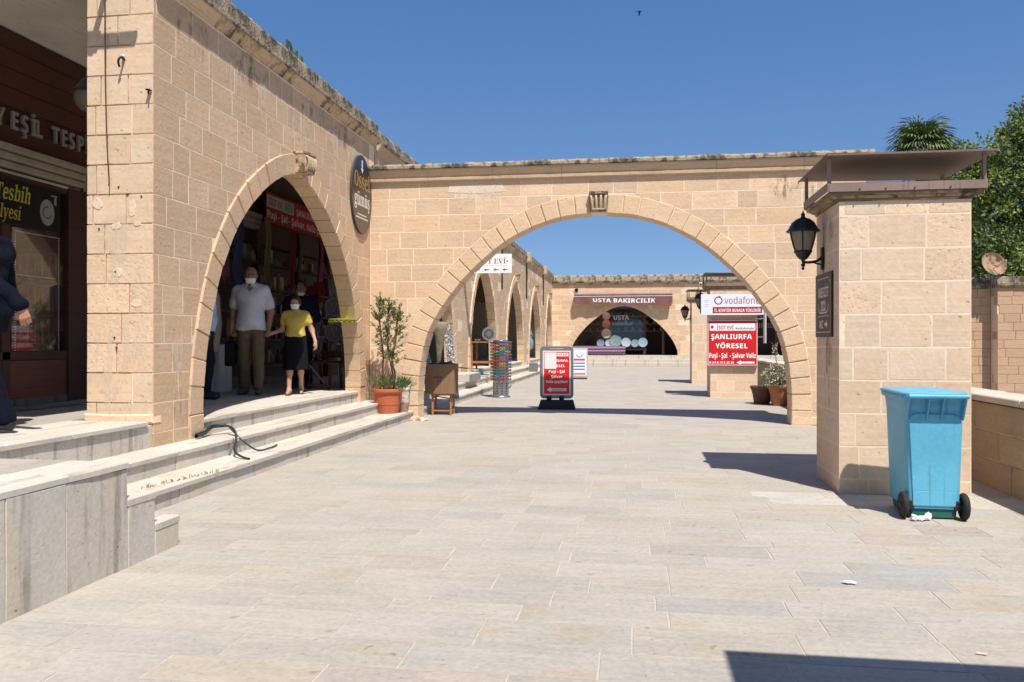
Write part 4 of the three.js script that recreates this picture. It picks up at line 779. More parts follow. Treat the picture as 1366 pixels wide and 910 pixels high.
  addBoard(f, 2.1, 0.47, 0.03, signMat(1680, 376, (g, w, h) => { g.fillStyle = '#07080a'; g.fillRect(0, 0, w, h); g.font = 'italic bold 150px serif'; fit(g, 'Yeşil Tesbih', 560, 170, 740, 190, '#b3b03a', 'italic bold', 'serif'); fit(g, 'Atölyesi', 760, 330, 420, 160, '#b99a36', 'italic bold', 'serif'); g.fillStyle = '#8d8d88'; g.beginPath(); g.ellipse(1510, 210, 92, 120, 0, 0, 7); g.fill(); g.strokeStyle = '#55554f'; g.lineWidth = 14; g.beginPath(); g.arc(1510, 210, 52, 0.3, 5); g.stroke(); g.fillStyle = '#8d8d88'; g.fillRect(1560, 40, 80, 14); g.fillRect(1600, 60, 30, 70); }, 0.9), M.black);
}
// ================================================================ THE BLUE BIN
{
  const blue = mat({ map: TS.wear, color: col(0.125, 0.47, 0.68), roughness: 0.5 }), blueD = mat({ map: TS.wear, color: col(0.11, 0.41, 0.60), roughness: 0.5 }), under = mat({ map: TS.wear, color: col(0.02, 0.13, 0.13), roughness: 0.7 });
  const t = thing('wheeled_bin', 'sky blue wheeled bin standing with its wheels towards the viewer', 'bin', [2.075, 0, -6.30], -0.04);
  t.scale.set(0.93, 1, 0.96);
  const loft = (secs, n = 8) => { // rounded rectangles stacked up
    const rings = secs.map(([y, w, zb, zf, r]) => { const p = []; const c = [[w - r, zb - r, 0], [-w + r, zb - r, 1], [-w + r, zf + r, 2], [w - r, zf + r, 3]]; for (const [cx, cz, q] of c) for (let i = 0; i <= n; i++) { const a = (q + i / n) * Math.PI / 2; p.push([cx + Math.cos(a) * r, y, cz + Math.sin(a) * r]); } return p; });
    const pos = [], uv = []; const N = rings[0].length;
    for (let k = 0; k < rings.length - 1; k++) for (let i = 0; i < N; i++) { const j = (i + 1) % N, a = rings[k][i], b = rings[k][j], c = rings[k + 1][j], d = rings[k + 1][i]; for (const q of [a, c, b, a, d, c]) { pos.push(...q); uv.push(q[0] + q[2], q[1]); } }
    for (const [ring, f] of [[rings[0], 0], [rings.at(-1), 1]]) for (let i = 1; i < N - 1; i++) for (const q of f ? [ring[0], ring[i + 1], ring[i]] : [ring[0], ring[i], ring[i + 1]]) { pos.push(...q); uv.push(q[0], q[2]); }
    const g = new THREE.BufferGeometry(); g.setAttribute('position', new THREE.Float32BufferAttribute(pos, 3)); g.setAttribute('uv', new THREE.Float32BufferAttribute(uv, 2)); g.computeVertexNormals(); return g;
  };
  part('foot', loft([[0.012, 0.166, 0.140, -0.33, 0.03], [0.075, 0.172, 0.146, -0.345, 0.03]]), under, t);  // dark teal: the shadow below the inset base is put into the colour
  part('body', loft([[0.076, 0.186, 0.156, -0.36, 0.035], [0.16, 0.188, 0.159, -0.365, 0.04], [0.66, 0.203, 0.177, -0.39, 0.045], [0.76, 0.206, 0.180, -0.40, 0.045], [0.80, 0.212, 0.190, -0.40, 0.045], [0.842, 0.215, 0.195, -0.42, 0.045]]), blue, t);
  const pan = (pts, z0, tilt) => { const s = polyShape(pts); const g = new THREE.ExtrudeGeometry(s, { depth: 0.006, bevelEnabled: true, bevelSize: 0.005, bevelThickness: 0.004, bevelSegments: 2, curveSegments: 8 }); g.rotateX(tilt); return g.translate(0, 0, z0); };
  const top = []; for (let i = 0; i <= 10; i++) { const a = (i / 10) * Math.PI / 2; top.push([0.175 - 0.05 + Math.sin(Math.PI / 2 - a) * 0.05, 0.685 + Math.sin(a) * 0.05]); }
  const L = top.map(([x, y]) => [-x, y + 0.006]).reverse();
  part('back_panel', [pan([[-0.148, 0.205], [0.148, 0.205], ...top, ...L], 0.152, 0.038), pan([[-0.146, 0.10], [0.146, 0.10], [0.147, 0.198], [-0.147, 0.198]], 0.152, 0.038)], mat({ map: TS.wear, color: col(0.135, 0.50, 0.71), roughness: 0.45 }), t);
  part('rim', loft([[0.835, 0.226, 0.205, -0.455, 0.05], [0.850, 0.232, 0.212, -0.465, 0.05], [0.866, 0.232, 0.212, -0.465, 0.05]]), blueD, t);
  part('lid', loft([[0.868, 0.230, 0.205, -0.49, 0.05], [0.884, 0.232, 0.207, -0.495, 0.05], [0.892, 0.222, 0.197, -0.48, 0.05], [0.899, 0.15, 0.12, -0.40, 0.05]]), blueD, t);
  const h = part('handle', [rod([-0.205, 0.868, 0.268], [0.205, 0.868, 0.268], 0.016, 0.016, 12), box(0.41, 0.010, 0.05, 0, 0.858, 0.235, 0.004)], blue, t);
  for (const x of [-0.195, -0.055, 0.045, 0.195]) part('gusset', extrude([[0.18, 0.70], [0.20, 0.70], [0.275, 0.845], [0.27, 0.868], [0.18, 0.868]], 0.012, 0.002).rotateY(-Math.PI / 2).translate(x, 0, 0), blueD, h);
  part('axle', rod([-0.215, 0.096, 0.145], [0.215, 0.096, 0.145], 0.011, 0.011, 10), M.black, t);
  for (const s of [-1, 1]) {
    const w = part('wheel', new THREE.TorusGeometry(0.072, 0.0235, 12, 32).rotateY(Math.PI / 2), mat({ color: col(0.018, 0.018, 0.018), roughness: 0.8 }), t, [s * 0.212, 0.096, 0.145]);
    part('rim', [new THREE.CylinderGeometry(0.066, 0.066, 0.026, 24).rotateZ(Math.PI / 2), new THREE.CylinderGeometry(0.022, 0.026, 0.05, 16).rotateZ(Math.PI / 2), new THREE.TorusGeometry(0.05, 0.007, 8, 24).rotateY(Math.PI / 2).translate(s * 0.014, 0, 0)], mat({ color: col(0.03, 0.03, 0.032), roughness: 0.6 }), w);
  }
  part('hub_bracket', [box(0.05, 0.07, 0.06, -0.165, 0.10, 0.135, 0.008), box(0.05, 0.07, 0.06, 0.165, 0.10, 0.135, 0.008)], M.black, t);
}
// crumpled papers
function crumple(sx, sy, sz, seed) { const r = rngOf(seed), g = new THREE.IcosahedronGeometry(1, 3), p = g.attributes.position, K = []; for (let i = 0; i < 14; i++) K.push([V3(r() - 0.5, r() - 0.5, r() - 0.5).normalize(), 0.35 + r() * 0.5]); for (let i = 0; i < p.count; i++) { const v = V3(p.getX(i), p.getY(i), p.getZ(i)); let m = 1; for (const [n, d] of K) { const q = v.dot(n); if (q > d) m = Math.min(m, d / q); } const j = Math.sin(v.x * 9 + seed) * Math.cos(v.z * 8) * 0.12; p.setXYZ(i, v.x * (m + j) * sx, Math.max(-0.6, v.y * (m + j)) * sy, v.z * (m + j) * sz); } g.computeVertexNormals(); return g; }
const paperW = mat({ color: col(0.80, 0.80, 0.82), roughness: 0.9 });
soloThing('crumpled_paper', 'crumpled white tissue lying at the foot of the blue bin', 'paper', [crumple(0.05, 0.028, 0.04, 3), crumple(0.045, 0.03, 0.04, 8).translate(-0.055, -0.002, 0.02), crumple(0.03, 0.035, 0.03, 12).translate(0.035, 0.01, -0.01)], paperW, [1.975, 0.022, -6.10]);
soloThing('crumpled_paper', 'small crumpled white paper alone on the paving', 'paper', [crumple(0.030, 0.016, 0.022, 5), crumple(0.02, 0.01, 0.018, 6).translate(0.03, -0.003, 0.006)], paperW, [1.08, 0.012, -4.45]);
soloThing('cigarette_end', 'cigarette end on the paving near the big shadow', 'litter', [rod([-0.014, 0, 0], [0.010, 0, 0.006], 0.004), rod([0.010, 0, 0.006], [0.022, 0, 0.009], 0.0042)], mat({ color: col(0.72, 0.6, 0.45), roughness: 0.9 }), [1.36, 0.006, -3.53]);
// ================================================================ PARAPET AND COURTYARD WALL ON THE RIGHT
{
  const t = thing('parapet_wall', 'low stone parapet with flat coping slabs running behind the pillars', 'wall', [3.0, 0, -8]); const rnd = rngOf(441);
  const I = MAT(0, 0, 0, -Math.PI / 2); // u runs towards the viewer
  const c = new THREE.BoxGeometry(0.3, 0.76, 41.9); boxUV(c); part('core', c.translate(0.16, 0.33, -12.02), M.mortar, t);
  const near = { v0: 0, v1: 0.725, course: 0.24, phase: 0.0, joint: 0.008, lenMin: 0.7, lenMax: 1.25, mats: family(TS.stone, TS.stoneBump, 0.006, [0.50, 0.36, 0.235], 0.12, 5, 251), place: I };
  addStones(courses({ ...near, u0: -4, u1: 8.9, seed: 451 }), t); addJoined(courses({ ...near, u0: -33, u1: -4, seed: 452 }), t);
  for (let u = -33; u < 8.9; ) { const L = 0.8 + rnd() * 0.4, e = Math.min(u + L, 8.95); part('coping_slab', stoneGeo(rect(-0.03, 0.36, -e + 0.004, -u - 0.004), -0.055, (rnd() - 0.5) * 0.006, 0.009, rnd, 0.005).applyMatrix4(FLAT(0.785)), STEP[(u + 40) % 6 | 0], t); u = e; }
}
{
  const t = thing('courtyard_wall', 'sunlit sandstone wall right of the near pillar, satellite dish on top', 'wall', [8.0, 0, -22]); const rnd = rngOf(461);
  const core2 = [new THREE.BoxGeometry(0.72, 4.6, 0.4).translate(0.36, 0.3, -0.22), new THREE.BoxGeometry(7, 4.6, 0.77).translate(4.23, 0.3, -0.03)]; core2.forEach(boxUV); part('core', core2, M.mortar, t);
  const o = { v0: -0.6, v1: 2.55, course: 0.212, phase: 2.55, joint: 0.010, lenMin: 0.3, lenMax: 0.62, mats: family(TS.stone, TS.stoneBump, 0.006, [0.58, 0.385, 0.25], 0.06, 5, 252) };
  addStones(courses({ ...o, u0: 0, u1: 0.725, seed: 471, place: MAT(0, 0, 0) }), t); addStones(courses({ ...o, u0: 0.73, u1: 2.4, seed: 472, place: MAT(0, 0, 0.37) }), t); addJoined(courses({ ...o, u0: 2.4, u1: 7.7, seed: 473, place: MAT(0, 0, 0.37) }), t);
  addJoined(courses({ ...o, u0: -0.01, u1: 0.355, seed: 474, place: MAT(0.73, 0, 0, -Math.PI / 2) }), t);
  const prof = [[-0.4, 2.55], [0.05, 2.55], [0.075, 2.60], [0.08, 2.66], [0.06, 2.672], [0.055, 2.80], [0.02, 2.82], [-0.4, 2.82]].map(([z, y], i) => [z, y, i > 3 ? 0.7 : 0]);
  for (let k = 0, u = 0; u < 7.6; k++) { const b = u < 0.7 ? 0.70 : u + 0.95; part('coping_stone', moulding(prof, u + 0.004, b - 0.004, MAT(0, 0, u < 0.69 ? 0 : 0.37), 0.010, 900 + k, 0.12), M.lichen, t); u = b; }
  const d = thing('satellite_dish', 'rusty satellite dish on a pole above the right wall', 'dish', [8.58, 2.80, -21.72], 0);
  const rust = mat({ map: TS.lichen, color: col(0.42, 0.27, 0.17), roughness: 0.8 });
  part('pole', rod([0, -0.05, 0], [0, 0.24, 0], 0.022), M.alu, d);
  const bowl = lathe([[0.001, 0], [0.08, 0.006], [0.16, 0.024], [0.24, 0.055], [0.305, 0.09], [0.305, 0.098], [0.24, 0.064], [0.16, 0.033], [0.08, 0.014], [0.001, 0.008]], 28).rotateX(1.15).rotateZ(-0.45); part('bowl', bowl, rust, d, [0.05, 0.30, 0.03]);
  part('feed_arm', [rod([0.03, 0.2, 0.05], [0.22, 0.36, 0.36], 0.009), box(0.05, 0.05, 0.07, 0.22, 0.37, 0.37, 0.01)], M.alu, d);
}
// ================================================================ FAR SHOP, AWNING
{
  const t = thing('awning', 'maroon shop awning with white lettering above the far shop arch', 'awning', [-0.6, 3.6, -42.4]);
  const fab = mat({ map: TS.cloth, bumpMap: TS.clothBump, bumpScale: 0.02, color: col(0.15, 0.062, 0.058), roughness: 0.9 });
  part('cassette', box(4.95, 0.12, 0.25, 0, 0.03, 0.1, 0.04), mat({ map: TS.wear, color: col(0.42, 0.26, 0.24), roughness: 0.7 }), t);
  part('roof_cloth', (() => { const g = box(4.95, 0.02, 0.16, 0, 0, 0, 0.004); g.rotateX(0.22); return g.translate(0, -0.03, 0.20); })(), fab, t);
  part('front_bar', box(5.0, 0.045, 0.05, 0, -0.075, 0.25, 0.012), M.white, t);
  const v = new THREE.PlaneGeometry(4.95, 0.45, 60, 6), p = v.attributes.position; for (let i = 0; i < p.count; i++) { const x = p.getX(i), k = (0.225 - p.getY(i)) / 0.45, drop = 0.38 + 0.16 * Math.abs(x + 0.2) / 2.4 * (x > 0 ? 0.9 : 0.35) + 0.05 * Math.cos(x * 1.6); p.setXYZ(i, x * (1 - 0.025 * k), -0.09 - k * drop, 0.262 + 0.03 * Math.sin(x * 7) * k); } v.computeVertexNormals();
  part('valance', v, mat({ map: canvasTex(1024, 128, (g, w, h) => { g.fillStyle = '#7d5552'; g.fillRect(0, 0, w, h); fit(g, 'USTA BAKIRCILIK', 190, 92, 660, 84, '#f5f2f4'); }), roughness: 0.9 }), t);
  for (const s of [-1, 1]) part('side_cloth', extrude([[0.0, 0], [0.24, -0.1], [0.24, -0.5], [0.18, -0.44], [0.08, -0.18]], 0.012).rotateY(-Math.PI / 2).translate(s * 2.46, 0, 0.02), fab, t);
}
{
  const s = thing('far_shop_front', 'dark glazed shop front inside the far arch under the awning', 'shop front', [-0.57, 0.52, -43.05]); const rnd = rngOf(481);
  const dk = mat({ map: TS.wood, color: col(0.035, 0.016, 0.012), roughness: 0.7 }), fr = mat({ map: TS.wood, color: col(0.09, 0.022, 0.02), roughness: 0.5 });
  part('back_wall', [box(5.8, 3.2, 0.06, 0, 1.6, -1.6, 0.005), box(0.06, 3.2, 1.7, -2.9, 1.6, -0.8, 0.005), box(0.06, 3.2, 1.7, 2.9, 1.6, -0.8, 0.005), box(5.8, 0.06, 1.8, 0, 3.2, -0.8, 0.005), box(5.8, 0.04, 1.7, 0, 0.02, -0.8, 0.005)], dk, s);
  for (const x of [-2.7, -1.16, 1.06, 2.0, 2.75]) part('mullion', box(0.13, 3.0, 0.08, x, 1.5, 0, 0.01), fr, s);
  part('transom', [box(5.6, 0.10, 0.08, 0, 2.75, 0.002, 0.01), box(3.9, 0.10, 0.08, -0.8, 0.3, 0.003, 0.01)], fr, s);
  for (const [a, b] of [[-2.63, -1.23], [-1.09, 0.99]]) part('pane', box(b - a, 2.3, 0.01, (a + b) / 2, 1.55, 0, 0.001), M.glass, s);
  part('window_lettering', new THREE.PlaneGeometry(1.15, 0.62), new THREE.MeshStandardMaterial({ map: canvasTex(460, 248, (g) => { g.clearRect(0, 0, 460, 248); fit(g, 'USTA', 30, 115, 330, 130, '#b9bcc4'); fit(g, 'BAKIRCILIK', 10, 225, 420, 78, '#9a9ca4'); }), transparent: true, alphaTest: 0.4, roughness: 0.5 }), s, [-0.05, 1.80, 0.012]);
  for (const y of [1.25, 1.62, 2.0]) part('shelf', box(5.2, 0.03, 0.3, -0.1, y, -0.9, 0.004), mat({ color: col(0.2, 0.19, 0.18) }), s);
  const pots = [mat({ color: col(0.30, 0.30, 0.31), roughness: 0.3, metalness: 0.6 }), mat({ color: col(0.35, 0.14, 0.06), roughness: 0.35, metalness: 0.6 }), mat({ color: col(0.32, 0.24, 0.10), roughness: 0.35, metalness: 0.6 })];
  for (let k = 0; k < 42; k++) { const r = 0.05 + rnd() * 0.05; part('copper_pot', lathe([[0.001, 0], [r, 0.005], [r * 1.15, r * 0.8], [r * 0.6, r * 1.7], [r * 0.75, r * 2.1]], 10), pots[k % 3], s, [-2.5 + (k % 14) * 0.37, [1.27, 1.64, 2.02][(k / 14) | 0], -0.85]); }
  const plate = (r) => lathe([[0.001, 0.012], [r * 0.55, 0.012], [r * 0.62, 0.02], [r, 0.045], [r, 0.052], [r * 0.6, 0.03], [r * 0.5, 0.022], [0.001, 0.022]], 24).rotateX(Math.PI / 2);
  const cop = [mat({ color: col(0.50, 0.20, 0.10), roughness: 0.4, metalness: 0.5 }), mat({ color: col(0.56, 0.40, 0.32), roughness: 0.4, metalness: 0.4 })], cer = [mat({ color: col(0.30, 0.42, 0.50), roughness: 0.3 }), mat({ color: col(0.45, 0.55, 0.6), roughness: 0.3 }), mat({ color: col(0.24, 0.34, 0.36), roughness: 0.3 })];
  [[2.38, 0.14], [2.02, 0.2], [1.6, 0.22], [1.12, 0.25]].forEach(([y, r], i) => soloThing('copper_plate', ['topmost and smallest', 'second from the top', 'third from the top', 'lowest and largest'][i] + ' copper plate in the upright row in far shop window', 'plate', plate(r), cop[i % 2 ? 1 : 0], [-1.46 + 0.0, 0.52 + y, -42.98]));
  [[-1.75, 0.2, 2], [-1.32, 0.2, 1], [-0.98, 0.31, 2], [-0.45, 0.24, 1], [0.0, 0.2, 2], [0.40, 0.24, 0]].forEach(([x, r, c], i) => soloThing('ceramic_plate', ['grey plate leftmost in the low row behind the patterned table', 'small pale blue plate left of the big plate in far shop', 'largest blue-grey plate of the low row in far shop', 'pale plate right of the largest one in far shop', 'greenish plate second from right in far shop low row', 'blue-white plate rightmost of the low row in far shop'][i], 'plate', plate(r), cer[c], [x, 0.52 + 0.42 + r, -42.95 + i * 0.004]));
  const tb = thing('display_table', 'low table with a purple patterned cloth before the far shop', 'table', [-1.82, 0.52, -42.35]);
  part('table_top', box(2.6, 0.04, 0.5, 0, 0.44, 0, 0.01), M.oakWood, tb); for (const x of [-1.25, 1.25]) for (const z of [-0.2, 0.2]) part('leg', box(0.05, 0.42, 0.05, x, 0.21, z, 0.005), M.oakWood, tb);
  const cl = soloThing('tablecloth', 'purple zigzag patterned cloth over the low table of the far shop', 'tablecloth', [box(2.66, 0.012, 0.54, 0, 0.472, 0, 0.004), box(2.66, 0.40, 0.012, 0, 0.27, 0.268, 0.004), box(0.012, 0.4, 0.54, 1.33, 0.27, 0, 0.004)], mat({ map: (() => { const q = canvasTex(256, 128, (g, w, h) => { g.fillStyle = '#6f5670'; g.fillRect(0, 0, w, h); g.lineWidth = 9; for (let r = 0; r < 5; r++) { g.strokeStyle = ['#b79ab5', '#3b2c48', '#a0566e'][r % 3]; g.beginPath(); for (let x = -16; x <= w + 16; x += 16) g.lineTo(x, r * 28 + ((x / 16) & 1 ? 14 : 0)); g.stroke(); } }); q.wrapS = q.wrapT = THREE.RepeatWrapping; q.repeat.set(1.6, 2.2); return q; })(), roughness: 0.9 }), [-1.82, 0.52, -42.35]);
  // second far arch: dark shop behind with pale lettering
  const s2 = thing('second_far_shop', 'dark shop front inside the far arch seen right of the red board', 'shop front', [5.63, 0.52, -43.05]);
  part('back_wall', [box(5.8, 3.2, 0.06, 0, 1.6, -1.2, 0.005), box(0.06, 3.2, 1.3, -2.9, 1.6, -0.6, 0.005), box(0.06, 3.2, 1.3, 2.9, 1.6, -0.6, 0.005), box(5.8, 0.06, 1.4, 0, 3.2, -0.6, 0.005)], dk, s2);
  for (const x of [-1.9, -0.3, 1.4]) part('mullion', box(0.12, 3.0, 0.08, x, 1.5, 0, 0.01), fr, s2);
  part('window_lettering', new THREE.PlaneGeometry(1.6, 0.9), new THREE.MeshStandardMaterial({ map: canvasTex(400, 225, (g) => { g.clearRect(0, 0, 400, 225); fit(g, 'USTA', 40, 100, 320, 110, '#6d6f76'); fit(g, 'BAKIRCILIK', 20, 200, 360, 80, '#6d6f76'); }), transparent: true, alphaTest: 0.4, roughness: 0.5 }), s2, [0.75, 1.75, 0.03]);
}
{ const c = thing('security_camera', 'small security camera high on far shop wall', 'camera', [3.24, 4.1, -42.3]); part('housing', [box(0.14, 0.14, 0.35, 0, 0, 0.1, 0.03)], M.white, c); part('bracket', rod([0, 0.02, 0], [0, 0.25, -0.15], 0.02), M.iron, c); part('lens', new THREE.CylinderGeometry(0.05, 0.05, 0.03, 12).rotateX(Math.PI / 2), M.black, c, [0, -0.02, 0.285]); }
// ================================================================ LEAVES AND PLANTS
function foliage(list, shade) { // list of {p, n (leaf direction), up, l, w, c}; every leaf a folded four-triangle blade
  const pos = [], colr = [], uv = [], idx = [];
  for (const { p, dir, side, l, w, c } of list) {
    const b = pos.length / 3, nrm = dir.clone().cross(side).normalize(), fold = w * 0.18;
    const P = [p, p.clone().addScaledVector(dir, l * 0.5).addScaledVector(side, w / 2).addScaledVector(nrm, fold), p.clone().addScaledVector(dir, l * 0.52), p.clone().addScaledVector(dir, l * 0.5).addScaledVector(side, -w / 2).addScaledVector(nrm, fold), p.clone().addScaledVector(dir, l).addScaledVector(nrm, -fold * 1.5)];
    for (const q of P) { pos.push(q.x, q.y, q.z); colr.push(...c); uv.push(0, 0); }
    idx.push(b, b + 1, b + 2, b, b + 2, b + 3, b + 2, b + 1, b + 4, b + 2, b + 4, b + 3);
  }
  const g = new THREE.BufferGeometry(); g.setAttribute('position', new THREE.Float32BufferAttribute(pos, 3)); g.setAttribute('color', new THREE.Float32BufferAttribute(colr, 3)); g.setAttribute('uv', new THREE.Float32BufferAttribute(uv, 2)); g.setIndex(idx); g.computeVertexNormals(); return g;
}
const leafMat = new THREE.MeshPhysicalMaterial({ vertexColors: true, roughness: 0.55, transmission: 0.0, side: THREE.DoubleSide });
const softLeaf = new THREE.MeshPhysicalMaterial({ vertexColors: true, roughness: 0.8, transmission: 0.3, thickness: 0, side: THREE.DoubleSide });
const barkM = mat({ map: TS.wood, color: col(0.12, 0.085, 0.06), roughness: 0.95 });
function randDir(r) { const z = r() * 2 - 1, a = r() * Math.PI * 2, s = Math.sqrt(1 - z * z); return V3(s * Math.cos(a), z, s * Math.sin(a)); }
function leafAt(p, dir, r, l, w, c) { const side = dir.clone().cross(randDir(r)).normalize(); return { p, dir, side, l, w, c }; }
const tone = (base, r, k = 0.3) => { const b = 1 + (r() * 2 - 1) * k, y = (r() - 0.5) * k; return [base[0] * b * (1 + y), base[1] * b, base[2] * b * (1 - y)]; };
{ // terracotta pot with a two-stemmed shrub on the first step
  const r = rngOf(601);
  const pot = thing('plant_pot', 'terracotta pot on the lowest step holding the tall two-stemmed shrub', 'plant pot', [-3.745, 0.15, -12.22]);
  part('pot', lathe([[0.001, 0.0], [0.165, 0.0], [0.172, 0.012], [0.192, 0.13], [0.198, 0.135], [0.199, 0.145], [0.196, 0.15], [0.212, 0.29], [0.214, 0.315], [0.238, 0.318], [0.243, 0.33], [0.243, 0.365], [0.236, 0.374], [0.222, 0.374], [0.21, 0.34], [0.001, 0.335]], 36), M.terracotta, pot);
  part('soil', new THREE.CylinderGeometry(0.215, 0.21, 0.02, 24), M.soil, pot, [0, 0.345, 0]);
  const s = thing('shrub', 'tall thin shrub with two bare stems and pale green leaves', 'shrub', [-3.745, 0.50, -12.22]);
  const stems = [[[-0.05, 0, 0], [-0.075, 0.25, 0.01], [-0.065, 0.5, 0.0], [-0.10, 0.85, 0.02], [-0.13, 1.15, 0.0], [-0.10, 1.36, 0.02]], [[0.09, 0, 0.02], [0.12, 0.22, 0.0], [0.085, 0.45, 0.03], [0.13, 0.75, 0.02], [0.15, 1.0, 0.0], [0.17, 1.22, 0.0]], [[0.12, 0.02, 0.02], [0.09, 0.3, 0.05], [0.03, 0.6, 0.05], [0.015, 0.95, 0.05], [0.03, 1.25, 0.03]]];
  for (const p of stems) part('stem', new THREE.TubeGeometry(new THREE.CatmullRomCurve3(p.map((q) => V3(...q))), 24, 0.015, 7), barkM, s);
  const leaves = [], twigs = [];
  for (const p of stems) { const cv = new THREE.CatmullRomCurve3(p.map((q) => V3(...q))); for (let k = 0; k < 52; k++) { const t = 0.33 + 0.67 * Math.pow(r(), 0.9), q = cv.getPoint(t), d = randDir(r); d.y = Math.abs(d.y) * 0.8 + 0.45; d.normalize(); const L = (0.09 + r() * 0.17) * (t > 0.9 ? 0.75 : 1), e = q.clone().addScaledVector(d, L); twigs.push(rod(q.toArray(), e.toArray(), 0.0028, 0.0015, 4)); for (let m = 0; m < 17; m++) { const w = q.clone().lerp(e, 0.25 + 0.8 * r()), ld = d.clone().add(randDir(r).multiplyScalar(0.9)).normalize(); leaves.push(leafAt(w, ld, r, 0.035 + r() * 0.025, 0.013 + r() * 0.007, tone(r() < 0.35 ? [0.34, 0.33, 0.13] : r() < 0.6 ? [0.16, 0.19, 0.065] : [0.07, 0.10, 0.035], r))); } } }
  part('twigs', twigs, barkM, s).userData.kind = 'stuff'; part('foliage', foliage(leaves), leafMat, s);
  // grassy plants below
  const low = []; for (let k = 0; k < 520; k++) { const a = r() * 6.28, R = Math.sqrt(r()) * 0.17, right = r() < 0.45, q = V3(Math.cos(a) * R + (right ? 0.17 : -0.06), -0.10 + r() * 0.02, Math.sin(a) * R * 0.8 + 0.03); const d = V3((right ? 0.35 : 0) + (r() - 0.5) * 1.1, right ? 0.35 + r() * 0.4 : 0.8 + r() * 0.6, (r() - 0.4) * 0.9).normalize(); low.push(leafAt(q.addScaledVector(d, r() * 0.15), d, r, 0.07 + r() * 0.09, 0.010, tone(right ? [0.06, 0.13, 0.035] : [0.15, 0.18, 0.06], r))); }
  soloThing('low_plants', 'bushy low green plants filling the terracotta pot under the shrub', 'plant', foliage(low), leafMat, [-3.745, 0.60, -12.22]);
  for (const [x, y, h] of [[-3.93, 0.5, 0.42], [-3.89, 0.5, 0.34]]) soloThing('plant_stake', x < -3.9 ? 'thin stake standing leftmost at the rim of the terracotta pot' : 'thin shorter stake at the left side of the terracotta pot', 'stake', rod([0, 0, 0], [-0.015, h, 0], 0.006), barkM, [x, y, -12.1]);
  const p2 = thing('painted_pot', 'white painted flower pot with grey blotches behind the terracotta pot', 'plant pot', [-3.60, 0.15, -12.50]);
  part('pot', lathe([[0.001, 0], [0.095, 0], [0.12, 0.14], [0.135, 0.34], [0.15, 0.345], [0.15, 0.38], [0.12, 0.375], [0.11, 0.34], [0.001, 0.33]], 26), mat({ map: TS.lichen, color: col(0.72, 0.68, 0.62), roughness: 0.8 }), p2); part('lower_band', lathe([[0.097, 0.004], [0.122, 0.14], [0.1225, 0.145], [0.098, 0.0]], 26), mat({ color: col(0.42, 0.25, 0.18), roughness: 0.8 }), p2);
  const sp = []; for (let k = 0; k < 60; k++) { const d = V3((r() - 0.25) * 1.4, 0.5 + r(), (r() - 0.5)).normalize(); sp.push(leafAt(V3((r() - 0.5) * 0.12, 0, (r() - 0.5) * 0.12), d, r, 0.16 + r() * 0.14, 0.012, tone([0.09, 0.12, 0.045], r))); }
  soloThing('spiky_plant', 'thin spiky green plant in the white painted pot', 'plant', foliage(sp), leafMat, [-3.60, 0.50, -12.50]);
  soloThing('rubble', 'pale broken mortar heap at the foot of the left arch leg', 'rubble', [crumple(0.16, 0.07, 0.12, 41), crumple(0.09, 0.05, 0.08, 42).translate(0.16, -0.01, 0.05), crumple(0.06, 0.04, 0.05, 43).translate(-0.14, 0, 0.06)], PIERROUGH[0], [-3.42, 0.03, -12.66]);
}
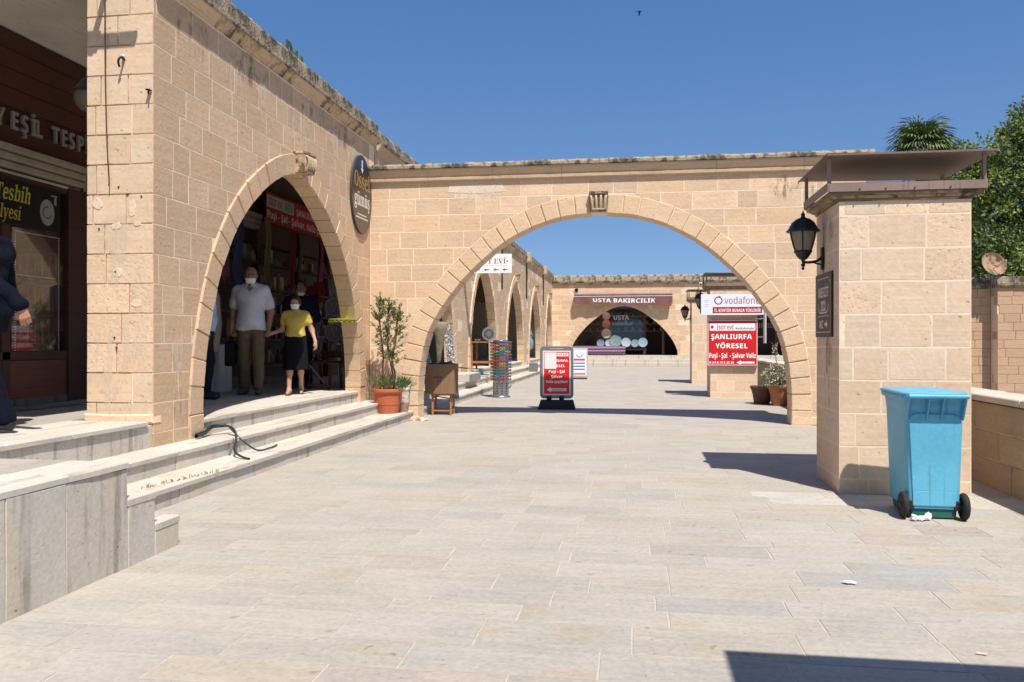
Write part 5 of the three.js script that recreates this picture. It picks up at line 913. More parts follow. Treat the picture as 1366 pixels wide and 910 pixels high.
{ // two pots beyond the right leg of the arch
  const r = rngOf(611);
  const pot = (label, x, d, k, m) => { const t = thing('plant_pot', label, 'plant pot', [x, 0, -d]); part('pot', lathe([[0.001, 0], [0.17, 0], [0.20, 0.2], [0.235, 0.33], [0.25, 0.335], [0.255, 0.36], [0.255, 0.40], [0.24, 0.41], [0.225, 0.38], [0.001, 0.36]].map(([a, b]) => [a * k, b * k]), 30), m, t); part('soil', new THREE.CylinderGeometry(0.225 * k, 0.22 * k, 0.02, 20), M.soil, t, [0, 0.37 * k, 0]); return t; };
  const clay = mat({ map: TS.wear, color: col(0.42, 0.165, 0.085), roughness: 0.8 });
  pot('wide clay pot with a pale bushy plant beyond the right arch leg', 2.80, 16.6, 1.0, clay);
  pot('tall dark brown pot left of the clay pot beyond the arch', 2.50, 17.0, 0.88, mat({ map: TS.wear, color: col(0.13, 0.06, 0.04), roughness: 0.8 }));
  const bush = (label, x, y, d, n, H, W, tall) => { const L = []; const tw = []; for (let k = 0; k < n; k++) { const a = r() * 6.28, R = Math.sqrt(r()) * W, h = Math.pow(r(), 0.8) * H * (1 - 0.5 * (R / W) ** 2); const p = V3(Math.cos(a) * R, h, Math.sin(a) * R), d0 = V3(Math.cos(a) * 0.5, 0.6, Math.sin(a) * 0.5).add(randDir(r).multiplyScalar(0.9)).normalize(); L.push(leafAt(p, d0, r, 0.035 + r() * 0.03, 0.02 + r() * 0.012, tone(r() < 0.6 ? [0.46, 0.44, 0.33] : [0.13, 0.15, 0.07], r, 0.25))); } for (let k = 0; k < 9; k++) { const a = r() * 6.28; tw.push(tube([[0, -0.05, 0], [Math.cos(a) * W * 0.4, H * 0.4, Math.sin(a) * W * 0.4], [Math.cos(a) * W * 0.75, H * 0.85, Math.sin(a) * W * 0.75]], 0.006, 8, 5)); } if (tall) { tw.push(tube([[0, 0, 0], [-0.02, H * 0.9, 0], [-0.06, H + 0.32, 0]], 0.006, 10, 5)); for (let k = 0; k < 70; k++) { const h = H * 0.8 + r() * 0.5; L.push(leafAt(V3(-0.05 + (r() - 0.5) * 0.12, h, (r() - 0.5) * 0.1), randDir(r), r, 0.045, 0.022, tone([0.45, 0.45, 0.33], r))); } }
    const t = thing('potted_bush', label, 'plant', [x, y, -d]); part('stems', tw, barkM, t); part('foliage', foliage(L), leafMat, t); };
  bush('pale variegated bush growing from the wide clay pot', 2.74, 0.37, 16.6, 1500, 0.44, 0.30, true);
}
// ---- trees beyond the right wall
{
  const r = rngOf(621);
  const t = thing('palm_tree', 'fan palm rising behind the metal cap of the near pillar', 'palm tree', [9.70, -0.5, -30]);
  part('trunk', [tube([[0, 0, 0], [0.1, 3, 0], [0.05, 6, 0], [0, 8.3, 0]], 0.19, 30, 12), ...Array.from({ length: 26 }, (_, k) => new THREE.TorusGeometry(0.2, 0.025, 6, 14).rotateX(Math.PI / 2).translate(0.08 * Math.sin(k / 9), 0.6 + k * 0.3, 0))], barkM, t);
  const frond = (az, el, len, base, dry) => { const tri = []; const d = V3(Math.cos(az) * Math.cos(el), Math.sin(el), Math.sin(az) * Math.cos(el)), up = V3(0, 1, 0), side = d.clone().cross(up).normalize(), o = V3(0, 8.35, 0).addScaledVector(d, len * 0.55); const stalk = tube([[0, 8.2, 0], V3(0, 8.3, 0).addScaledVector(d, len * 0.3).toArray(), o.toArray()], 0.012, 6, 5); const n = 24; for (let k = 0; k < n; k++) { const a = (k / (n - 1) - 0.5) * 3.6, q = d.clone().multiplyScalar(Math.cos(a)).addScaledVector(side, Math.sin(a)).normalize(), L = (0.62 + 0.22 * Math.cos(a)) * (0.85 + r() * 0.25); q.y -= 0.18; let p = o.clone(); let dd = q.normalize(); const s2 = dd.clone().cross(d.clone().cross(side)).normalize(); for (let m = 0; m < 2; m++) { tri.push({ p: p.clone(), dir: dd.clone(), side: s2, l: L * (m ? 0.5 : 0.62), w: m ? 0.06 : 0.095, c: tone(base, r, 0.3) }); p.addScaledVector(dd, L * 0.55); dd.y -= dry ? 1.2 : 0.75; dd.normalize(); } } return [tri, stalk]; };
  for (let k = 0; k < 58; k++) { const el = k < 40 ? -0.45 + (k / 40) * 1.75 : -0.9 + r() * 0.6, dry = k >= 46, [L, st] = frond(k * 2.39996, el, 0.78 + r() * 0.3, dry ? [0.24, 0.18, 0.09] : [0.13, 0.175, 0.06], dry || el < 0); part('frond', [foliage(L), (() => { const n = st.attributes.position.count; st.setAttribute('color', new THREE.Float32BufferAttribute(new Float32Array(n * 3).map((_, i) => [0.10, 0.11, 0.04][i % 3]), 3)); return st; })()], leafMat, t); }
}
function broadTree(name, label, pos, H, crown, n, seed, base) {
  const r = rngOf(seed), t = thing(name, label, 'tree', pos);
  const limbs = [tube([[0, 0, 0], [0.1, H * 0.25, 0], [-0.1, H * 0.5, 0.1], [0.1, H * 0.85, 0]], 0.16, 20, 10)];
  const leaves = [], clumps = [];
  for (const [cx, cy, cz, rx, ry, rz, k] of crown) for (let i = 0; i < k; i++) { const d = randDir(r), q = Math.pow(r(), 0.42), w = 0.80 + 0.36 * Math.sin(d.x * 5.1 + cx * 3) * Math.cos(d.y * 6.3 + cy) * 1.0; clumps.push([V3(cx + d.x * rx * q * w, cy + d.y * ry * q * w, cz + d.z * rz * q * w), 0.26 + r() * 0.30, d]); }
  for (let i = 0; i < clumps.length; i += 9) { const [c] = clumps[i]; limbs.push(tube([[0, H * (0.3 + 0.3 * r()), 0], [c.x * 0.5 + (r() - 0.5) * 0.4, (H * 0.5 + c.y) / 2, c.z * 0.5], [c.x, c.y, c.z]], 0.03, 8, 5)); }
  const per = Math.round(n / clumps.length);
  for (const [c, R, out] of clumps) { const b = 0.75 + r() * 0.5, warm = r() < 0.28; for (let k = 0; k < per; k++) { const d = randDir(r), q = c.clone().addScaledVector(d, R * Math.pow(r(), 0.5)); q.y -= R * 0.1; const dir = d.clone().multiplyScalar(0.5).add(out.clone().multiplyScalar(0.4)).add(randDir(r).multiplyScalar(0.6)); dir.y -= 0.15; dir.normalize(); leaves.push(leafAt(q, dir, r, 0.11 + r() * 0.09, 0.06 + r() * 0.045, tone(warm ? [base[0] * 1.9 * b, base[1] * 1.5 * b, base[2] * b] : base.map((v) => v * b), r, 0.3))); } }
  part('trunk', limbs, barkM, t); part('crown', foliage(leaves), softLeaf, t); return t;
}
broadTree('plane_tree', 'big dense leafy green tree filling the right edge behind the courtyard wall', [12.9, -0.8, -28.5], 8, [[0.2, 5.8, 0, 3.2, 3.4, 2.6, 360], [-1.4, 3.8, 0.6, 1.9, 2.9, 2.0, 180], [0.3, 8.6, 0, 2.2, 1.7, 1.7, 150], [-2.0, 7.3, 0.3, 1.2, 1.3, 1.0, 80]], 52000, 631, [0.145, 0.215, 0.045]);
broadTree('leafy_tree', 'smaller dark leafy tree between the palm and the big tree', [11.1, -0.2, -33], 7, [[0, 5.4, 0, 2.0, 2.8, 2.0, 120], [0.3, 8.2, 0, 1.1, 1.0, 1.1, 40]], 16000, 641, [0.12, 0.17, 0.045]);
// ================================================================ HOSE, CABLE, BRACKET
{
  const h = thing('garden_hose', 'dark green hose looped over the steps at the wall foot', 'hose', [-4.2, 0.31, -7.4]);
  const hm = mat({ color: col(0.025, 0.035, 0.034), roughness: 0.45 });
  part('loop', tube([[0.06, 0.022, 0.05], [0.05, 0.03, -0.12], [0.02, 0.075, -0.34], [0.10, 0.085, -0.44], [0.24, 0.06, -0.34], [0.36, 0.0, -0.16], [0.45, -0.10, 0.05], [0.60, -0.14, 0.18], [0.68, -0.147, 0.22]], 0.011, 60, 8), hm, h);
  part('loop', tube([[0.05, 0.05, 0.04], [0.04, 0.06, -0.14], [0.03, 0.10, -0.34], [0.13, 0.09, -0.40], [0.25, 0.05, -0.30], [0.40, -0.04, -0.22], [0.50, -0.135, -0.30], [0.53, -0.145, -0.55], [0.50, -0.145, -0.78]], 0.008, 60, 8), hm, h);
  part('thick_piece', tube([[0.06, 0.03, 0.05], [0.045, 0.035, -0.12], [0.01, 0.08, -0.33], [0.11, 0.09, -0.43]], 0.019, 30, 10), hm, h);
  part('thin_pipe', tube([[0.36, 0.0, -0.10], [0.355, -0.06, -0.06], [0.36, -0.145, -0.02]], 0.008, 12, 6), mat({ color: col(0.16, 0.15, 0.14), roughness: 0.5 }), h);
  const r = rngOf(651), W = []; for (let k = 0; k < 70; k++) { const q = r(); W.push(leafAt(V3(-3.62 + q * 0.16 + (r() - 0.5) * 0.02, 0.152, -(5.6 + q * 0.95) + (r() - 0.5) * 0.03), V3(r() - 0.5, 0.15 + r() * 0.4, r() - 0.5).normalize(), r, 0.02 + r() * 0.03, 0.009, tone([0.16, 0.23, 0.06], r))); }
  soloThing('weeds', 'thin line of green weeds growing on the lowest step', 'weeds', foliage(W), leafMat, [0, 0, 0]).userData.kind = 'stuff';
  const b = thing('iron_bracket', 'iron bracket arm above the frame with a cable hanging down the wall end', 'bracket', [-4.53, 4.85, -6.74]);
  part('arm', [bar([-0.50, -0.02, 0.45], [0.42, 0.0, 0.45], 0.05, 0.05), bar([0, 0, 0], [0, -0.02, 0.5], 0.05, 0.04), box(0.16, 0.06, 0.08, -0.02, -0.01, 0.45, 0.008)], M.iron, b);
  part('cable', tube([[-0.12, 0.05, 0.03], [-0.122, -0.7, 0.022], [-0.118, -1.2, 0.024], [-0.10, -1.9, 0.022], [-0.082, -2.20, 0.02], [-0.08, -2.225, 0.03]], 0.006, 40, 6), mat({ color: col(0.06, 0.035, 0.025), roughness: 0.6 }), b);
  const hk = thing('wall_hook', 'small dark hook bolt stuck high in the wall end', 'hook', [-4.485, 3.72, -6.75]); part('bolt', tube([[0, 0.03, -0.01], [0, 0.03, 0.06], [-0.01, -0.01, 0.075], [-0.015, -0.05, 0.05]], 0.010, 14, 7), M.iron, hk); part('plug', new THREE.SphereGeometry(0.016, 10, 8), M.white, hk, [0, 0.055, 0.02]);
  soloThing('wall_nail', 'rusty nail plate on the corner edge of the wall end', 'nail', [box(0.035, 0.012, 0.05, 0, 0, 0.02, 0.003), box(0.012, 0.05, 0.012, 0.01, -0.02, 0.04, 0.003)], M.iron, [-4.235, 3.46, -6.74]);
}
// ================================================================ STREET GOODS BEYOND THE ARCH
{ // sunglasses stand
  const r = rngOf(661), t = thing('sunglasses_stand', 'round silver display stand covered with rows of colourful sunglasses', 'display stand', [-2.95, 0, -18.13]);
  part('drum', lathe([[0.001, 0], [0.205, 0], [0.205, 0.03], [0.175, 0.035], [0.172, 1.26], [0.155, 1.27], [0.001, 1.27]], 28), M.steel, t);
  part('base_plate', new THREE.CylinderGeometry(0.21, 0.215, 0.025, 28), M.alu, t, [0, 0.013, 0]);
  const holes = []; for (let k = 0; k < 9; k++) for (let c = 0; c < 10; c++) for (const o of [-0.06, 0.06]) { const a = c * 0.628 + 0.3 + o; holes.push(new THREE.CylinderGeometry(0.012, 0.012, 0.008, 8).rotateX(Math.PI / 2).translate(0, 0.07 + k * 0.055 * (k < 5 ? 1 : 0.001) + 0.02, 0.174).rotateY(a)); }
  part('peg_holes', holes, M.black, t).userData.kind = 'stuff';
  const cols = [[0.7, 0.05, 0.05], [0.75, 0.18, 0.03], [0.05, 0.2, 0.55], [0.35, 0.05, 0.5], [0.03, 0.35, 0.25], [0.75, 0.55, 0.05], [0.7, 0.12, 0.3], [0.1, 0.45, 0.6], [0.03, 0.03, 0.03], [0.3, 0.12, 0.05]];
  const fm = cols.map((c) => mat({ color: col(...c), roughness: 0.35 })), byC = cols.map(() => []), lens = [];
  for (let row = 0; row < 13; row++) for (let c = 0; c < 8; c++) { const a = c * 0.785 + 0.3, y = 0.40 + row * 0.068, k = Math.floor(r() * 10); const frame = [new THREE.TorusGeometry(0.025, 0.0045, 6, 12).scale(1.1, 0.85, 1).translate(-0.031, 0, 0), new THREE.TorusGeometry(0.025, 0.0045, 6, 12).scale(1.1, 0.85, 1).translate(0.031, 0, 0), box(0.015, 0.008, 0.008, 0, 0.006, 0, 0.002), box(0.006, 0.012, 0.09, -0.060, 0.006, -0.04, 0.002), box(0.006, 0.012, 0.09, 0.060, 0.006, -0.04, 0.002)].map((g) => g.translate(0, y, 0.225).rotateY(a)); byC[k].push(...frame); for (const s of [-1, 1]) lens.push(new THREE.CylinderGeometry(0.023, 0.023, 0.004, 12).rotateX(Math.PI / 2).scale(1.1, 0.85, 1).translate(s * 0.03, y, 0.226).rotateY(a)); }
  byC.forEach((g, k) => g.length && (part('sunglasses', g, fm[k], t).userData.kind = 'stuff')); part('dark_lenses', lens, M.black, t).userData.kind = 'stuff';
  part('handle', bar([0.18, 0.2, 0.06], [0.25, 0.27, 0.08], 0.02, 0.02), M.black, t);
}
{ // stool with cardboard box, rolls and boards leaning by the arch leg
  const st = thing('wooden_stool', 'small wooden stool carrying the cardboard box', 'stool', [-3.23, 0, -13.75], 0.05);
  part('seat', box(0.36, 0.03, 0.34, 0, 0.345, 0, 0.006), M.oakWood, st); for (const x of [-0.155, 0.155]) for (const z of [-0.145, 0.145]) part('leg', box(0.034, 0.34, 0.034, x, 0.17, z, 0.004), M.oakWood, st);
  for (const z of [-0.145, 0.145]) part('rail', box(0.29, 0.025, 0.02, 0, 0.075, z, 0.003), M.oakWood, st); for (const x of [-0.155, 0.155]) part('rail', box(0.02, 0.025, 0.26, x, 0.075, 0, 0.003), M.oakWood, st);
  const card = mat({ map: TS.wear, color: col(0.26, 0.155, 0.085), roughness: 0.9 });
  const bx = thing('cardboard_box', 'brown cardboard box with faded print standing on the wooden stool', 'box', [-3.25, 0.362, -13.72], 0.04);
  part('side', [box(0.49, 0.50, 0.008, 0, 0.25, 0.2, 0.002), box(0.49, 0.50, 0.008, 0, 0.25, -0.2, 0.002), box(0.008, 0.50, 0.40, 0.245, 0.25, 0, 0.002), box(0.008, 0.5, 0.4, -0.245, 0.25, 0, 0.002), box(0.49, 0.008, 0.4, 0, 0.006, 0, 0.002)], card, bx);
  part('flap', box(0.16, 0.006, 0.40, 0.31, 0.47, 0, 0.002).rotateZ(-0.12), card, bx); part('print', [box(0.17, 0.03, 0.001, -0.03, 0.28, 0.2045, 0.0003), box(0.06, 0.016, 0.001, 0.01, 0.22, 0.2045, 0.0003)], mat({ color: col(0.16, 0.085, 0.045), roughness: 0.9 }), bx);
  const toy = mat({ color: col(0.02, 0.05, 0.22), roughness: 0.5 }); soloThing('blue_goods', 'blue plastic goods lying in the top of cardboard box', 'goods', [crumple(0.10, 0.05, 0.08, 21).translate(0.1, 0, 0), crumple(0.08, 0.05, 0.09, 22).translate(-0.14, -0.01, 0.05), crumple(0.07, 0.06, 0.06, 23).translate(-0.02, 0, -0.08)], toy, [-3.25, 0.86, -13.72]);
  const cloth = mat({ map: TS.cloth, bumpMap: TS.clothBump, bumpScale: 0.02, color: col(0.42, 0.36, 0.25), roughness: 0.95 });
  const cone = thing('cloth_sack', 'tall beige cone-shaped sack narrowing downwards by arch leg', 'sack', [-3.71, 0.86, -15.4]); part('body', lathe([[0.001, 0], [0.04, 0.0], [0.06, 0.2], [0.10, 0.45], [0.155, 0.62], [0.16, 0.70], [0.13, 0.745], [0.05, 0.76], [0.001, 0.76]], 20), cloth, cone, [0, 0, 0], [0, 0, -0.05]); part('base', rod([0, -0.38, 0], [0, 0.02, 0], 0.05), barkM, cone);
  const sp = mat({ map: canvasTex(64, 512, (g, w, h) => { g.fillStyle = '#8d8b8a'; g.fillRect(0, 0, w, h); const q = rngOf(5); for (let k = 0; k < 260; k++) { g.fillStyle = q() < 0.5 ? '#2b2b2e' : '#d9d7d2'; g.fillRect(q() * w, q() * h, 3 + q() * 10, 3 + q() * 9); } }), roughness: 0.5 });
  const pl = thing('patterned_board', 'tall narrow board with grey mosaic pattern leaning beyond the arch leg', 'board', [-3.42, 0.155, -15.3]); const pg = new THREE.BoxGeometry(0.15, 1.45, 0.03).translate(0, 0.725, 0); part('board', pg, sp, pl, [0.06, 0, 0], [-0.08, 0.15, 0.13]); part('edge', box(0.17, 0.6, 0.025, 0, 0.3, 0.02, 0.004), M.alu, pl, [0.05, 0, 0], [-0.08, 0.15, 0.13]);
  const c2 = thing('patterned_roll', 'slanting grey patterned roll sticking out above the cardboard box', 'roll', [-3.62, 0.85, -14.3]); part('roll', new THREE.CylinderGeometry(0.05, 0.05, 0.62, 14).translate(0, 0.31, 0), sp, c2, [0, 0, 0], [0, 0, 0.28]); part('cap', new THREE.SphereGeometry(0.10, 14, 12), M.steel, c2, [-0.18, 0.62, 0]);
  soloThing('silver_pot', 'shiny silver pot left of the patterned roll', 'pot', lathe([[0.001, 0], [0.07, 0], [0.10, 0.08], [0.08, 0.16], [0.04, 0.2], [0.05, 0.24], [0.001, 0.25]], 18), M.steel, [-3.92, 0.98, -14.4]);
  soloThing('dark_goods', 'dark bundle of goods behind the cardboard box', 'goods', [crumple(0.22, 0.5, 0.2, 31), crumple(0.16, 0.3, 0.2, 32).translate(0.2, -0.1, 0.1)], M.black, [-3.95, 0.75, -14.9]);
  const step = thing('step_block', 'grey concrete block step before the arcade beyond the cross wall', 'step', [-4.0, 0.31, -19.2]); part('slab', box(0.5, 0.18, 1.3, 0, 0.09, 0, 0.012), STEP[3], step); part('edge', box(0.04, 0.16, 1.2, 0.262, 0.085, 0, 0.006), M.alu, step);
  const tb = thing('wooden_table', 'wooden table with lower rail standing in the far arcade arch', 'table', [-4.07, 0.478, -22.2]);
  part('table_top', box(0.62, 0.035, 0.75, 0, 0.74, 0, 0.006), M.oakWood, tb); for (const x of [-0.28, 0.28]) for (const z of [-0.33, 0.33]) part('leg', box(0.045, 0.73, 0.045, x, 0.365, z, 0.004), M.oakWood, tb); for (const z of [-0.33, 0.33]) part('rail', box(0.52, 0.06, 0.025, 0, 0.20, z, 0.004), M.oakWood, tb);
  const dp = thing('display_plate', 'round dark plate with silver rim standing on the wooden table', 'plate', [-3.90, 1.25, -22.0]); part('dish', [lathe([[0.001, 0.01], [0.13, 0.012], [0.14, 0.02], [0.19, 0.03], [0.19, 0.04], [0.001, 0.03]], 28).rotateX(Math.PI / 2 - 0.2).translate(0, 0.19, 0)], M.steel, dp); part('centre', new THREE.CylinderGeometry(0.135, 0.135, 0.012, 24).rotateX(Math.PI / 2 - 0.2).translate(0, 0.188, 0.035), mat({ color: col(0.05, 0.05, 0.055), roughness: 0.35 }), dp); part('motif', Array.from({ length: 8 }, (_, i) => box(0.02, 0.085, 0.008, 0, 0.06, 0, 0.002).rotateZ(i * Math.PI / 4).rotateX(-0.2).translate(0, 0.188, 0.044)), M.alu, dp);
  soloThing('small_bowls', 'cluster of small silver bowls beside the plate on the table', 'bowls', [0, 1, 2, 3].map((k) => lathe([[0.001, 0], [0.03, 0], [0.06, 0.05], [0.055, 0.052], [0.001, 0.02]], 12).translate(-0.28 + k * 0.11, 0, 0.12 * (k % 2))), M.steel, [-4.0, 1.255, -22.1]);
  const cr = thing('grey_crate', 'small grey plastic crate on steps in front of far arcade', 'crate', [-3.62, 0.15, -29.6]); part('shell', [box(0.28, 0.30, 0.3, 0, 0.15, 0, 0.02)], mat({ map: TS.wear, color: col(0.17, 0.18, 0.19), roughness: 0.7 }), cr); part('rim', box(0.30, 0.03, 0.32, 0, 0.29, 0, 0.008), M.alu, cr);
  soloThing('blue_garment', 'pale blue garment hanging in the far arcade arch', 'garment', [crumple(0.16, 0.45, 0.12, 51), crumple(0.10, 0.22, 0.1, 52).translate(0.03, 0.4, 0)], mat({ color: col(0.16, 0.30, 0.40), roughness: 0.9 }), [-4.55, 1.15, -36.1]);
  soloThing('red_garment', 'red garment hanging high in the first far arcade arch', 'garment', [crumple(0.14, 0.4, 0.12, 53), crumple(0.10, 0.2, 0.12, 54).translate(0.06, 0.32, 0)], mat({ color: col(0.28, 0.02, 0.03), roughness: 0.9 }), [-4.62, 3.0, -23.6]);
}
// ================================================================ GOODS IN THE SHADE OF THE ARCADE
{
  const r = rngOf(671);
  const s = thing('red_shop_sign', 'dim red sign with white lettering high inside the arcade above the people', 'sign', [-6.62, 3.69, -15.75], Math.PI / 2);
  addBoard(s, 3.3, 0.55, 0.05, signMat(1650, 275, (g, w, h) => { g.fillStyle = '#9c1418'; g.fillRect(0, 0, w, h); g.fillStyle = '#b9b3b0'; g.fillRect(20, 20, 600, 115); fit(g, 'İSOT EVİ', 60, 112, 300, 90, '#8e1a20'); g.fillStyle = '#7d9488'; g.fillRect(400, 30, 200, 92); fit(g, 'ŞANLIURFA', 680, 120, 560, 88, '#d8cfcc'); fit(g, 'Puşi - Şal - Şalvar, Valiz çeşitleri', 20, 235, 1600, 96, '#d8cfcc'); }), M.black);
  const sh = mat({ map: TS.wear, color: col(0.30, 0.27, 0.22), roughness: 0.7 });
  const b = thing('shutter_box', 'beige rolled shutter box above the heads inside the arcade', 'shutter', [-6.6, 3.36, -12.2], Math.PI / 2); for (let k = 0; k < 3; k++) part('slat', box(3.2, 0.085, 0.18 - k * 0.03, 0, 0.08 - k * 0.09, -k * 0.012, 0.014), sh, b);
  const f = thing('dark_shop_front', 'dark shop front with crowded shelves behind the people', 'shop front', [-6.7, 0.48, -13.5], Math.PI / 2);
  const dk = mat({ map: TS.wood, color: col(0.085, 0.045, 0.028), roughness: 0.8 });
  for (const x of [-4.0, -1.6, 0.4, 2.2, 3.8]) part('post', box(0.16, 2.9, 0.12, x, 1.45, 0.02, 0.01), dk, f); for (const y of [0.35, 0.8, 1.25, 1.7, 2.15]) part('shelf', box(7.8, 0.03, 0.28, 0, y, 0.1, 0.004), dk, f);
  const gm = [[0.30, 0.04, 0.04], [0.14, 0.10, 0.06], [0.26, 0.18, 0.08], [0.06, 0.12, 0.15], [0.34, 0.30, 0.25], [0.20, 0.05, 0.10]].map((c) => mat({ color: col(...c), roughness: 0.6 })), by = gm.map(() => []);
  for (let k = 0; k < 170; k++) { const x = -3.8 + r() * 7.6, y = [0.36, 0.81, 1.26, 1.71, 2.16][Math.floor(r() * 5)], h = 0.1 + r() * 0.22, w = 0.03 + r() * 0.06; by[Math.floor(r() * 6)].push(r() < 0.5 ? lathe([[0.001, 0], [w, 0], [w * 1.1, h * 0.5], [w * 0.4, h * 0.8], [w * 0.5, h]], 9).translate(x, y + 0.006, 0.12) : box(w * 2, h, 0.1, x, y + h / 2 + 0.006, 0.12, 0.006)); }
  by.forEach((g, k) => (part('shelf_goods', g, gm[k], f).userData.kind = 'stuff'));
  // hanging scarves
  for (let k = 0; k < 9; k++) { const w = 0.18 + r() * 0.1, g = new THREE.PlaneGeometry(w, 0.9 + r() * 0.4, 8, 10), p = g.attributes.position; for (let i = 0; i < p.count; i++) p.setZ(i, 0.03 * Math.sin(p.getX(i) * 40 + k) + 0.02 * Math.sin(p.getY(i) * 6)); g.computeVertexNormals(); part('scarf', g, mat({ map: TS.cloth, color: col(...[[0.26, 0.03, 0.035], [0.12, 0.09, 0.07], [0.20, 0.04, 0.10], [0.04, 0.055, 0.12], [0.22, 0.15, 0.06]][k % 5]), roughness: 0.95 }), f, [-3.4 + k * 0.82, 2.25, 0.36 + (k % 3) * 0.1]); }
  const cone = thing('bagged_goods', 'pale tall bundle standing behind the arch jamb left of the man', 'goods', [-5.95, 0.478, -10.85]); part('bundle', lathe([[0.001, 0.6], [0.16, 0.62], [0.20, 1.0], [0.17, 1.4], [0.08, 1.62], [0.001, 1.66]], 18), mat({ map: TS.cloth, color: col(0.24, 0.215, 0.185), roughness: 0.95 }), cone); part('stand', rod([0, 0, 0], [0, 0.7, 0], 0.03), M.iron, cone);
  soloThing('white_carton', 'dim white carton standing on the floor behind the man', 'box', box(0.42, 0.72, 0.4, 0, 0.36, 0, 0.008), mat({ map: TS.wear, color: col(0.62, 0.62, 0.60), roughness: 0.8 }), [-6.35, 0.48, -11.75]);
  // round trays hung at the inner side of the right jamb
  const tray = (label, y, x, d, rad) => { const t = thing('round_tray', label, 'tray', [x, y, -d], 0.25); part('dish', lathe([[0.001, 0.005], [rad * 0.7, 0.006], [rad * 0.75, 0.012], [rad, 0.02], [rad, 0.03], [0.001, 0.018]], 26).rotateX(Math.PI / 2), mat({ color: col(0.085, 0.08, 0.08), roughness: 0.4, metalness: 0.4 }), t); part('motif', [...Array.from({ length: 3 }, (_, i) => bar([0, -rad * 0.45 + i * 0.004, 0.024], [Math.sin((i - 1) * 0.6) * rad * 0.5, rad * 0.45, 0.024], 0.014, 0.008)), new THREE.TorusGeometry(rad * 0.86, 0.006, 6, 28).translate(0, 0, 0.026)], mat({ color: col(0.36, 0.35, 0.35), roughness: 0.4 }), t); part('hook', rod([0, rad, 0], [0, rad + 0.07, -0.02], 0.004), M.iron, t); };
  tray('upper of two round trays hung beside the right arch jamb', 1.82, -5.02, 13.35, 0.17); tray('lower of two round trays hung beside the right arch jamb', 1.40, -5.02, 13.35, 0.17);
  const yt = thing('yellow_tray', 'lime yellow oval tray held out flat at the right arch jamb', 'tray', [-4.36, 1.545, -11.95], 0.1); const lime = mat({ color: col(0.34, 0.36, 0.03), roughness: 0.6 });
  part('dish', lathe([[0.001, 0.0], [0.15, 0.003], [0.2, 0.02], [0.205, 0.035], [0.19, 0.03], [0.001, 0.014]], 28).scale(1, 1, 1.3), lime, yt); part('fringe', Array.from({ length: 14 }, (_, i) => crumple(0.035, 0.02, 0.035, 60 + i).translate(Math.cos(i * 0.449) * 0.19, -0.008, Math.sin(i * 0.449) * 0.245)), mat({ color: col(0.20, 0.24, 0.02), roughness: 0.8 }), yt); part('bracket', bar([0, -0.005, -0.2], [0.02, -0.01, -0.36], 0.02, 0.012), M.iron, yt);
  const ch = thing('folding_chair', 'dark wooden folding chair with slanted pale brace by right jamb', 'chair', [-4.95, 0.478, -12.78], -0.3);
  part('leg', [bar([-0.2, 0, 0.18], [-0.2, 0.42, 0.12], 0.04, 0.03), bar([0.2, 0, 0.18], [0.2, 0.42, 0.12], 0.04, 0.03)], M.redWood, ch); part('leg', [bar([-0.2, 0, -0.15], [-0.2, 0.45, -0.1], 0.04, 0.03), bar([0.2, 0, -0.15], [0.2, 0.45, -0.1], 0.04, 0.03)], M.redWood, ch); part('seat', box(0.44, 0.03, 0.36, 0, 0.43, 0, 0.006), M.redWood, ch); part('rail', box(0.42, 0.05, 0.03, 0, 0.06, 0.2, 0.005), mat({ map: TS.wood, color: col(0.20, 0.11, 0.07) }), ch); part('brace', bar([-0.17, 0.38, 0.19], [0.15, 0.1, 0.21], 0.035, 0.02), mat({ map: TS.wood, color: col(0.36, 0.28, 0.22) }), ch); part('backrest', box(0.42, 0.12, 0.03, 0, 0.56, -0.16, 0.008), M.redWood, ch);
  soloThing('pink_garment', 'crimson folded garment hung inside near the right jamb', 'garment', [crumple(0.22, 0.2, 0.16, 71), crumple(0.30, 0.09, 0.2, 72).translate(0, -0.16, 0)], mat({ map: TS.cloth, color: col(0.30, 0.02, 0.05), roughness: 0.95 }), [-5.75, 2.15, -14.3]);
  soloThing('glass_goods', 'cluster of small glittering glass goods right of the man behind', 'goods', Array.from({ length: 40 }, () => lathe([[0.001, 0], [0.02, 0], [0.03, 0.04], [0.015, 0.07], [0.02, 0.1], [0.001, 0.1]], 8).translate((r() - 0.5) * 0.7, Math.floor(r() * 5) * 0.13, (r() - 0.5) * 0.2)), mat({ color: col(0.35, 0.28, 0.24), roughness: 0.2, metalness: 0.5 }), [-5.35, 0.95, -13.75]);
}
{ // a bird far up
  const b = thing('bird', 'tiny dark bird high in the clear sky', 'bird', [0.32, 24.9, -60]); const m = mat({ color: col(0.02, 0.022, 0.03), roughness: 0.9 });
  part('body', new THREE.SphereGeometry(0.07, 12, 8).scale(2.2, 0.8, 0.8), m, b); part('wing', extrude([[-0.07, 0], [0.09, 0], [0.02, 0.34], [-0.06, 0.36]], 0.012).rotateX(-0.9), m, b); part('wing', extrude([[-0.07, 0], [0.09, 0], [0.02, 0.30], [-0.06, 0.32]], 0.012).rotateX(-2.3), m, b); part('tail', extrude([[-0.13, -0.02], [-0.3, -0.06], [-0.3, 0.06], [-0.13, 0.02]], 0.01).rotateX(-1.57), m, b);
}
